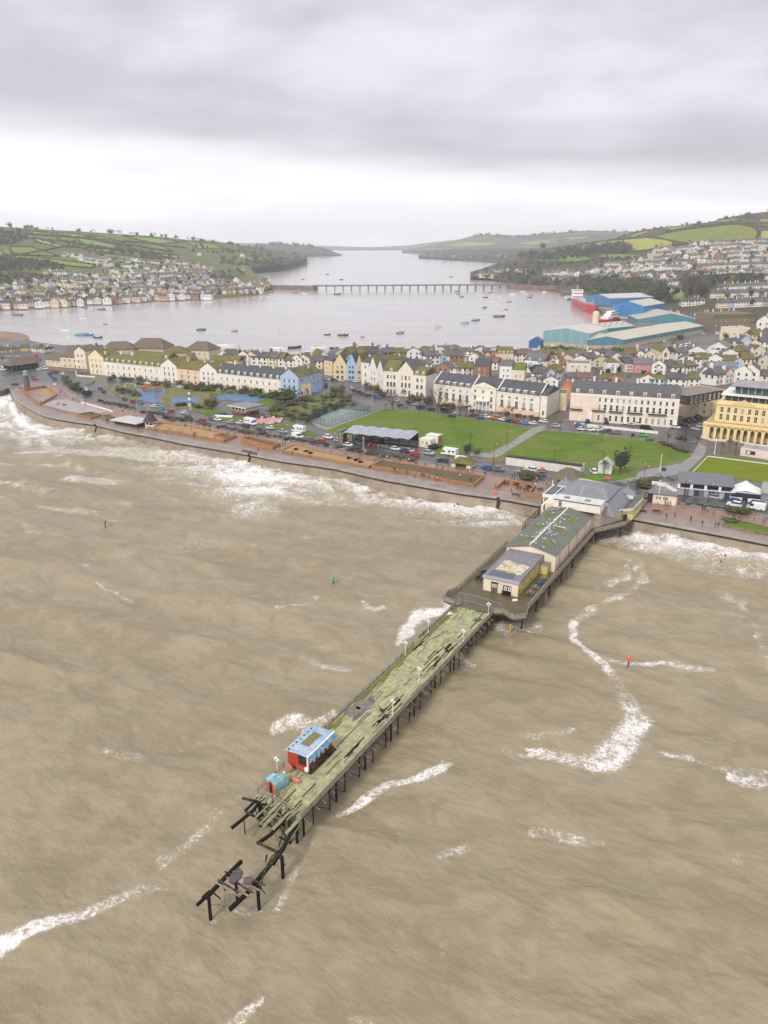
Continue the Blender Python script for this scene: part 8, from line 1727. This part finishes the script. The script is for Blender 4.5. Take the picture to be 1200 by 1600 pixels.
for px,py,k,c,L,lab in[(128,524,'motor',(.05,.30,.45),12,'turquoise motor launch off the left quay'),(139,524.5,'barge',NB,8,'blue barge tied to the turquoise launch'),(153,528,'sail',(.03,.06,.12),9,'dark blue sailing boat off the left quay'),(102,517,'sail',WH,9,'white sailing boat alone off the left shore'),(107,528,'dinghy',WH,5,'white dinghy near the left quay'),(130,498,'motor',WH,7,'pale boat in mid channel on the left'),(28,493,'barge',(.10,.14,.18),12,'grey barge off the far village shore, left'),(159,484,'motor',(.03,.06,.12),10,'dark blue boat below the far village'),(132,481,'dinghy',(.06,.12,.25),7,'small blue boat below the far village'),(164,507,'dinghy',(.3,.04,.04),4,'tiny red tender in mid channel'),(314,516,'motor',BK,9,'black fishing boat in the left channel'),(366,518,'motor',(.15,.16,.18),6,'grey small cabin boat in the left channel'),(353,542,'sail',WH,15,'white yacht behind the peach house roofs'),(436,546,'sail',WH,14,'white yacht at the pontoon behind the blue house'),(457,544.5,'barge',BK,14,'long dark pontoon barge behind the blue house'),(500,546,'sail',WH,15,'white yacht left of the quay houses'),(519,545.5,'barge',BK,12,'dark pontoon barge left of the quay houses'),(566,545.5,'barge',(.2,.03,.03),14,'red and black pontoon barge by the quay'),(584,546,'ferry',WH,16,'white cabin cruiser by the quay behind the coloured gables'),(481,555,'motor',(.1,.1,.12),12,'grey workboat between the quay roofs'),(536,524.5,'motor',BK,10,'black fishing boat mid channel, right of the yachts'),(511,523.5,'dinghy',BK,6,'black open boat mid channel'),(566,527,'dinghy',(.5,.03,.03),3.5,'red buoy boat mid channel'),(625,521,'motor',(.20,.16,.14),8,'brown cabin boat furthest left of the right moorings'),(683,512,'motor',(.70,.55,.40),8,'cream cabin boat on the right moorings'),(726,505.5,'motor',(.25,.30,.36),9,'grey boat, left of two near the middle moorings'),(743,501,'motor',(.08,.10,.14),9,'dark blue boat, right of two near the middle moorings'),(779.5,495,'motor',(.05,.05,.06),13,'biggest dark workboat of the moorings'),(757,481,'motor',BK,6,'small black boat of the upper moorings'),(772,472,'motor',WH,8,'white boat of the upper moorings, left'),(779,476,'motor',WH,8,'white boat of the upper moorings, right'),(795,472,'sail',(.2,.2,.22),8,'tall masted yacht of the upper moorings'),(758,465,'sail',BK,8,'dark yacht under the bridge, middle'),(751,462,'motor',WH,8,'white boat under the bridge, middle'),(765,458,'motor',BK,7,'black boat under the bridge, right of the middle'),(770,460,'motor',WH,7,'white boat close under the bridge, right'),(781,464,'sail',WH,8,'white yacht under the bridge, right'),(714,456,'motor',BK,8,'dark boat close to the bridge piers, left'),(716,460,'dinghy',BK,6,'dark open boat by the bridge piers'),(721,464,'sail',BK,7,'dark yacht under the bridge, left'),(745,459,'dinghy',WH,6,'white dinghy under the bridge'),(801,460,'sail',WH,9,'white yacht near the right bridge end'),(817,456,'motor',WH,8,'white boat at the right bridge end, left'),(822,459,'motor',WH,7,'white boat at the right bridge end, right'),(827,465,'motor',BK,8,'black boat off the red sand'),(829,462,'motor',(.06,.1,.2),7,'blue boat off the red sand'),(850,457,'motor',WH,7,'white boat on the edge of the red sand'),(790,484,'dinghy',(.2,.18,.16),5,'brown tender below the tall masted yacht'),(527,460,'motor',(.04,.05,.06),12,'dark barge boat below the left bridge end'),(460,458,'motor',(.06,.1,.15),9,'blue boat below the causeway, left'),(475,459,'motor',WH,8,'white boat below the causeway, right'),(423,457,'barge',(.05,.1,.15),10,'blue barge at the tip of the point'),(420,464,'dinghy',WH,5,'white dinghy off the point'),(511,429,'motor',BK,9,'dark boat far up the estuary, left'),(533,437,'motor',BK,9,'dark boat far up the estuary, right'),(705,433,'sail',BK,10,'dark yacht far up the estuary beyond the bridge'),(473,437,'dinghy',BK,8,'small boat beyond the causeway'),(588,541,'motor',NB,6,'blue launch behind the cruiser')]:
 boat(px,py,k,c,lab,L)
for i,(px,py,c)in enumerate([(845,543,NB),(836,546,WH),(850,548,WH),(858,546,WH),(866,549,WH),(842,550,(.3,.32,.35)),(872,546,WH),(880,549,(.2,.25,.3))]):
 o=boat(px,py,'dinghy',c,'small %s boat, %s from left, laid up ashore under the teal warehouse'%('white' if c==WH else 'blue' if c==NB else 'grey',ordn(i)),6);o.location.z=4.4;o['group']='boats laid up ashore'
for i,(px,py)in enumerate([(880,462),(886,465),(890,469),(893,464),(885,459)]):
 o=boat(px,py,'dinghy',WH if i%2 else BK,'small %s boat, %s from left, drawn up on the sand by the red ship'%('white' if i%2 else 'dark',ordn(i)),8);o.location.z=.6;o['group']='boats drawn up on the sand'
 # ---- sea markers and groyne posts
for px,py,top,c,lab in[(165,826,815,(.10,.28,.16),'green topped black post far out on the left'),(521,916,902,(.12,.40,.26),'green topped black post left of the pier platform'),(981,1044,1028,(.70,.14,.05),'orange topped post in the foam streak right of the pier')]:
 h=hgt(px,py,top,0);r=thing('sea_marker',lab,'post',at(px,py,0),0,'posts standing in the sea');MB().cyl((0,0,-3),(0,0,h),.16,.13,7).ob('post',M['black'],r);MB().cyl((0,0,h-.6),(0,0,h+.3),.42,.42,8).ob('top_mark',M['paint'],r,(0,0,0),0,c)
for px,py,top,lab in[(714,794,786,'dark groyne post in the surf left of the pier, taller'),(709,797,789,'dark groyne post in the surf left of the pier, leaning'),(724,787,780,'dark groyne post against the wall foot'),(1131,877,866,'dark groyne post in the surf at the right, taller'),(1125,882,876,'dark groyne post in the surf at the right, shorter'),(1016,833,824,'dark post at the wall foot right of the pier'),(409,733,727,'dark stump in the surf below the middle steps')]:
 o=MB().cyl((0,0,-3),(.15,.1,hgt(px,py,top,0)),.2,.16,7).ob('groyne_post',M['charwood'],None,at(px,py,0));tag(o,lab,'post','posts standing in the sea')
 # ---- lamp posts, flag poles
pst=O('lp',None);MB().cyl((0,0,0),(0,0,7),.09,.06,6).ob('column',M['darkmetal'],pst);MB().bar((0,0,6.95),(.9,0,7.1),.06,.06).ob('arm',M['darkmetal'],pst);MB().blob((1.0,0,7.05),(.28,.14,.09),7,4).ob('lantern',M['white'],pst)
for i,(px,py)in enumerate([(155,625),(213,656),(300,676),(368,668),(446,690),(520,704),(600,713),(651,720),(700,735),(770,742),(865,729),(941,735),(1068,783),(1105,790),(1005,760),(735,702),(771,722),(792,700),(655,650),(748,660),(940,690),(585,634),(1070,690),(1160,700),(245,620),(310,600)]):
 o=pst if i==0 else copy_tree(pst);o.name='lamp_post';o.location=at(px,py);o.rotation_euler.z=gs.uniform(-.5,.5)-.3;tag(o,'slim dark street lamp, %s of those along the front counted from the left'%ordn(i),'lamp','street lamps along the front')
for px,py,top,lab in[(1116,711,684,'white flagpole at the far edge of the bowling green'),(1031,738,711,'cream flagpole beside the lawn tip path'),(1028,787,751,'white flagpole before the food stall'),(870,758,735,'thin flagpole by the entrance shelter'),(298,642,616,'thin pole beside the toy lighthouse')]:
 h=hgt(px,py,top);r=thing('flagpole',lab,'flagpole',at(px,py),0,'flagpoles');MB().cyl((0,0,0),(0,0,h),.16,.09,7).ob('pole',M['white'],r);MB().blob((0,0,h+.1),(.2,.2,.2),6,4).ob('ball',M['white'],r);MB().cyl((0,0,0),(0,0,.4),.35,.35,8).ob('base',M['concrete'],r)
 # ---- picnic tables and benches on the promenade
for i,(px,py)in enumerate([(791,757),(806,758),(811,764),(822,767),(826,762),(844,766)]):picnic('picnic_table','dark picnic table, %s from left, in the timber enclosure by the pier'%ordn(i),at(px,py,4.23),gs.uniform(0,3),'picnic tables in the enclosure',M['charwood'])
for i,(px,py)in enumerate([(257,654),(262,656),(267,658),(272,659)]):picnic('picnic_table','dark picnic table, %s from left of four right of the conical shelter'%ordn(i),at(px,py,4.23),.5,'picnic tables by the conical shelter',M['charwood'])
for i,(px,py)in enumerate([(381,707),(389,709),(397,711),(805,776),(815,778),(100,634),(142,648),(1003,802),(1025,802)]):bench('bench','dark bench, %s from left along the sea wall edge'%ordn(i),at(px,py,4.23),-.35,2.2,M['charwood'],'benches along the sea wall')
o=MB().box(-4.6,-.15,0,4.6,.15,2.0).ob('panel_fence',mat('brown_panels',(.33,.20,.12),.75,.4,.8),None,at(834,780,4.23),brz-.45);tag(o,'brown patterned timber screen against the rail left of the pier','screen')
# ---- play equipment
sw=thing('swing_frame','pale swing frame on the left blue play surface','swing',at(204,607),-.2)
for x in(-3.2,3.2):
 for y in(-1.2,1.2):MB().bar((x,y,0),(x,0,2.6),.12,.12).ob('leg',M['white'],sw)
MB().bar((-3.3,0,2.6),(3.3,0,2.6),.12,.12).ob('beam',M['white'],sw)
for x in(-1.8,0,1.8):MB().bar((x-.2,0,2.6),(x-.2,0,.5),.03,.03).bar((x+.2,0,2.6),(x+.2,0,.5),.03,.03).box(x-.25,-.12,.45,x+.25,.12,.5).ob('seat',M['black'],sw)
ps=thing('play_ship','brown and red climbing ship on the middle blue play surface','play ship',at(228,611),-.1);hb_=hull(9,2.6,1.6,.4);hb_.ob('hull',M['oldwood'],ps);MB().cyl((3,0,1),(3,0,5),.1,.08,6).cyl((6,0,1),(6,0,4),.1,.08,6).ob('mast',M['oldwood'],ps);MB().add([(3,.1,4.6),(3,.1,2.4),(1,.1,2.6)],[(0,1,2)]).add([(6,.1,3.8),(6,.1,2.2),(8,.1,2.3)],[(0,1,2)]).ob('sail',M['red'],ps);MB().box(-1.5,-1,0,.5,1,2.4).ob('cabin',M['red'],ps);MB().bar((9,0,1.6),(11,0,.1),.8,.1).ob('slide',M['chrome'],ps)
cd_=thing('climbing_dome','pale arched climbing frame on the right blue play surface','climbing frame',at(360,621))
for k in range(6):
 mb=MB();a=math.pi*k/6
 for j in range(10):b0,b1=math.pi*j/10,math.pi*(j+1)/10;mb.bar((4*math.cos(b0)*math.cos(a),4*math.cos(b0)*math.sin(a),4*math.sin(b0)),(4*math.cos(b1)*math.cos(a),4*math.cos(b1)*math.sin(a),4*math.sin(b1)),.1,.1)
 mb.ob('hoop',M['chrome'],cd_)
tl_=thing('toy_lighthouse','white toy lighthouse with blue bands beside the play surfaces','lighthouse',at(297,634));h=hgt(297,634,612)
for k in range(5):MB().cyl((0,0,h*k/5),(0,0,h*(k+1)/5),.95-.07*k,.88-.07*k,10).ob('band',M['paint'],tl_,(0,0,0),0,(.78,.78,.78)if k%2==0 else(.03,.08,.25))
MB().cyl((0,0,h),(0,0,h+.9),.7,.05,10).ob('cap',M['paint'],tl_,(0,0,0),0,(.4,.03,.03))
for i,(px,py,c)in enumerate([(262,615,'red'),(210,615,'yellow'),(250,624,'blue'),(390,622,'green')]):
 o=thing('play_rocker','%s spring rocker on the blue play surfaces'%c,'play rocker',at(px,py,4.25),i);MB().blob((0,0,.7),(.6,.25,.35),8,5).ob('body',M['paint'],o,(0,0,0),0,{'red':(.5,.04,.03),'yellow':(.6,.4,.05),'blue':(.05,.15,.4),'green':(.05,.3,.08)}[c]);MB().cyl((0,0,0),(0,0,.5),.12,.12,7).ob('spring',M['chrome'],o)
for i in range(10):
 o=picnic('picnic_table','dark cafe picnic table, %s from left beside the gardens cafe'%ordn(i),at(379+(i%5)*8+(i//5)*3,644+(i%5)*1.2+(i//5)*5,4.12),.3,'picnic tables of the gardens cafe',M['charwood'])
o=MB().box(-5,-1.2,0,5,1.2,.5).ob('stage',M['white'],None,at(348,651),-.2);tag(o,'low white platform beside the gardens cafe','platform')
# ---- tennis court fence and net
tf=thing('tennis_fence','tall green mesh fence round the tennis court','fence',at(485,657));c=at(485,657)
cor=[at(*p)-c for p in((485,657),(532,638),(579,644),(513,667))]
fgm=mat('fence_green',(.03,.075,.045),.7,.1,1)
for a,b_ in zip(cor,cor[1:]+cor[:1]):
 L=(b_-a).length;n=max(2,round(L/3.2))
 for k in range(n):p=a+(b_-a)*k/n;MB().bar(p,p+Vector((0,0,3.2)),.1,.1).ob('post',fgm,tf)
 mb=MB()
 for z in(.1,.6,1.1,1.6,2.1,2.6,3.1):mb.bar(a+Vector((0,0,z)),b_+Vector((0,0,z)),.05,.06)
 n=int(L/.7)
 for k in range(n):p=a+(b_-a)*k/n;mb.bar(p,p+Vector((0,0,3.1)),.03,.03)
 kind(mb.ob('mesh_wire',fgm,tf),'stuff')
marks([(494,655),(537,640)],.06,None,4.235);marks([(506,660),(560,643)],.06,None,4.235);marks([(512,648),(535,653)],.06,None,4.235);marks([(500,650),(518,661)],.06,None,4.235)
# ---- site barriers, bins, skips
for px,py,c,lab,s in[(849,734,(.65,.14,.05),'orange road barrier before the blank white wall',2.2),(949,749,(.65,.10,.05),'orange red barrier on the verge by the pier junction',2.0),(888,727,(.6,.12,.04),'orange barrier behind the blank white wall',3.0),(1015,689,(.03,.16,.07),'green skip on the lawn road',3.2),(989,681,(.03,.035,.06),'dark bin cabinet on the lawn edge',1.5),(1037,735,(.05,.055,.06),'dark bin beside the lawn tip path',1.5),(1098,640,(.6,.6,.6),'white post cabinet by the side street',1.2),(773,772,(.65,.14,.05),'orange barrier at the steps nearest the pier',1.6),(86,602,(.70,.68,.66),'white and red sign board at the edge of the left car park',2.0)]:
 r=thing('barrier' if 'barrier' in lab else 'cabinet',lab,'barrier' if 'barrier' in lab else 'cabinet',at(px,py),-.3)
 MB().add([(-s/2,-.35,0),(s/2,-.35,0),(s/2,.35,0),(-s/2,.35,0),(-s/2,-.12 if 'barrier' in lab else-.5,1.0),(s/2,-.12 if 'barrier' in lab else-.5,1.0),(s/2,.12 if 'barrier' in lab else .5,1.0),(-s/2,.12 if 'barrier' in lab else .5,1.0)],[(0,1,5,4),(1,2,6,5),(2,3,7,6),(3,0,4,7),(4,5,6,7)]).ob('body',M['paint'],r,(0,0,0),0,c);MB().box(-s/2-.05,-.4,0,s/2+.05,.4,.1).ob('foot',M['black'],r)
for i,px in enumerate((1076,1093,1104,1116,1127,1137)):
 o=thing('shell_seat','round dark green planter seat, %s from left in the row along the kerb'%ordn(i),'planter',at(px,787+i*1.7,4.2),0,'round planters along the kerb');MB().cyl((0,0,0),(0,0,.5),.9,1.1,10).ob('bowl',M['paint'],o,(0,0,0),0,(.05,.11,.09));MB().blob((0,0,.55),(1.0,1.0,.35),8,4,jit=.4).ob('planting',M['leaf'],o,(0,0,0),0,(.10,.16,.11))
o=MB().cyl((0,0,0),(0,0,1.0),1.5,.8,8).cyl((0,0,1.0),(0,0,4.6),.45,.35,8).blob((0,0,5.2),(.5,.5,.7),8,5).ob('memorial',mat('grey_granite',(.28,.23,.20),.8,.3,1),None,at(568,705));tag(o,'stone memorial column with stepped foot on the promenade before the pavilion','memorial')
fc=thing('site_fence','pale mesh site fence curving round the corner of the second lawn','fence',at(900,732));c=at(900,732)
FPTS=[at(*p)-c for p in((900,731),(935,730),(970,727),(1000,725),(1009,729),(1006,735))]
for a,b_ in zip(FPTS,FPTS[1:]):
 n=max(1,round((b_-a).length/3))
 for k in range(n):
  p,q=a+(b_-a)*k/n,a+(b_-a)*(k+1)/n;mb=MB().bar(p,p+Vector((0,0,1.9)),.06,.06).bar(p+Vector((0,0,1.9)),q+Vector((0,0,1.9)),.05,.05).bar(p+Vector((0,0,.15)),q+Vector((0,0,.15)),.05,.05).bar(p+Vector((0,0,1)),q+Vector((0,0,1)),.03,.03);mb.ob('panel',M['chrome'],fc)
for i,(px,py)in enumerate([(462,703),(478,706),(485,709),(556,720),(545,717),(563,723)]):
 o=MB().blob((0,0,.3),(.8,.5,.5),8,5,jit=.9).bar((-1,0,.1),(1.2,.6,.5),.15,.15).bar((0,-.8,.1),(.3,.9,.7),.12,.12).ob('driftwood',M['charwood'],None,at(px,py,4.6));tag(o,'dark driftwood clump, %s from left in the sand planters'%ordn(i),'driftwood','driftwood in the sand planters')
 # -- haze
hz=MB().box(-5200,-60,-5.2,5200,11200,270).ob('haze',bpy.data.materials.new('haze'));kind(hz,'stuff');hmm=hz.data.materials[0];hmm.use_nodes=True;t=hmm.node_tree;t.nodes.clear()
pv_=N(t,'ShaderNodeVolumePrincipled');pv_.inputs['Color'].default_value=(.93,.93,.97,1);pv_.inputs['Density'].default_value=.000105;pv_.inputs['Anisotropy'].default_value=0.
ot=N(t,'ShaderNodeOutputMaterial');t.links.new(pv_.outputs[0],ot.inputs['Volume'])
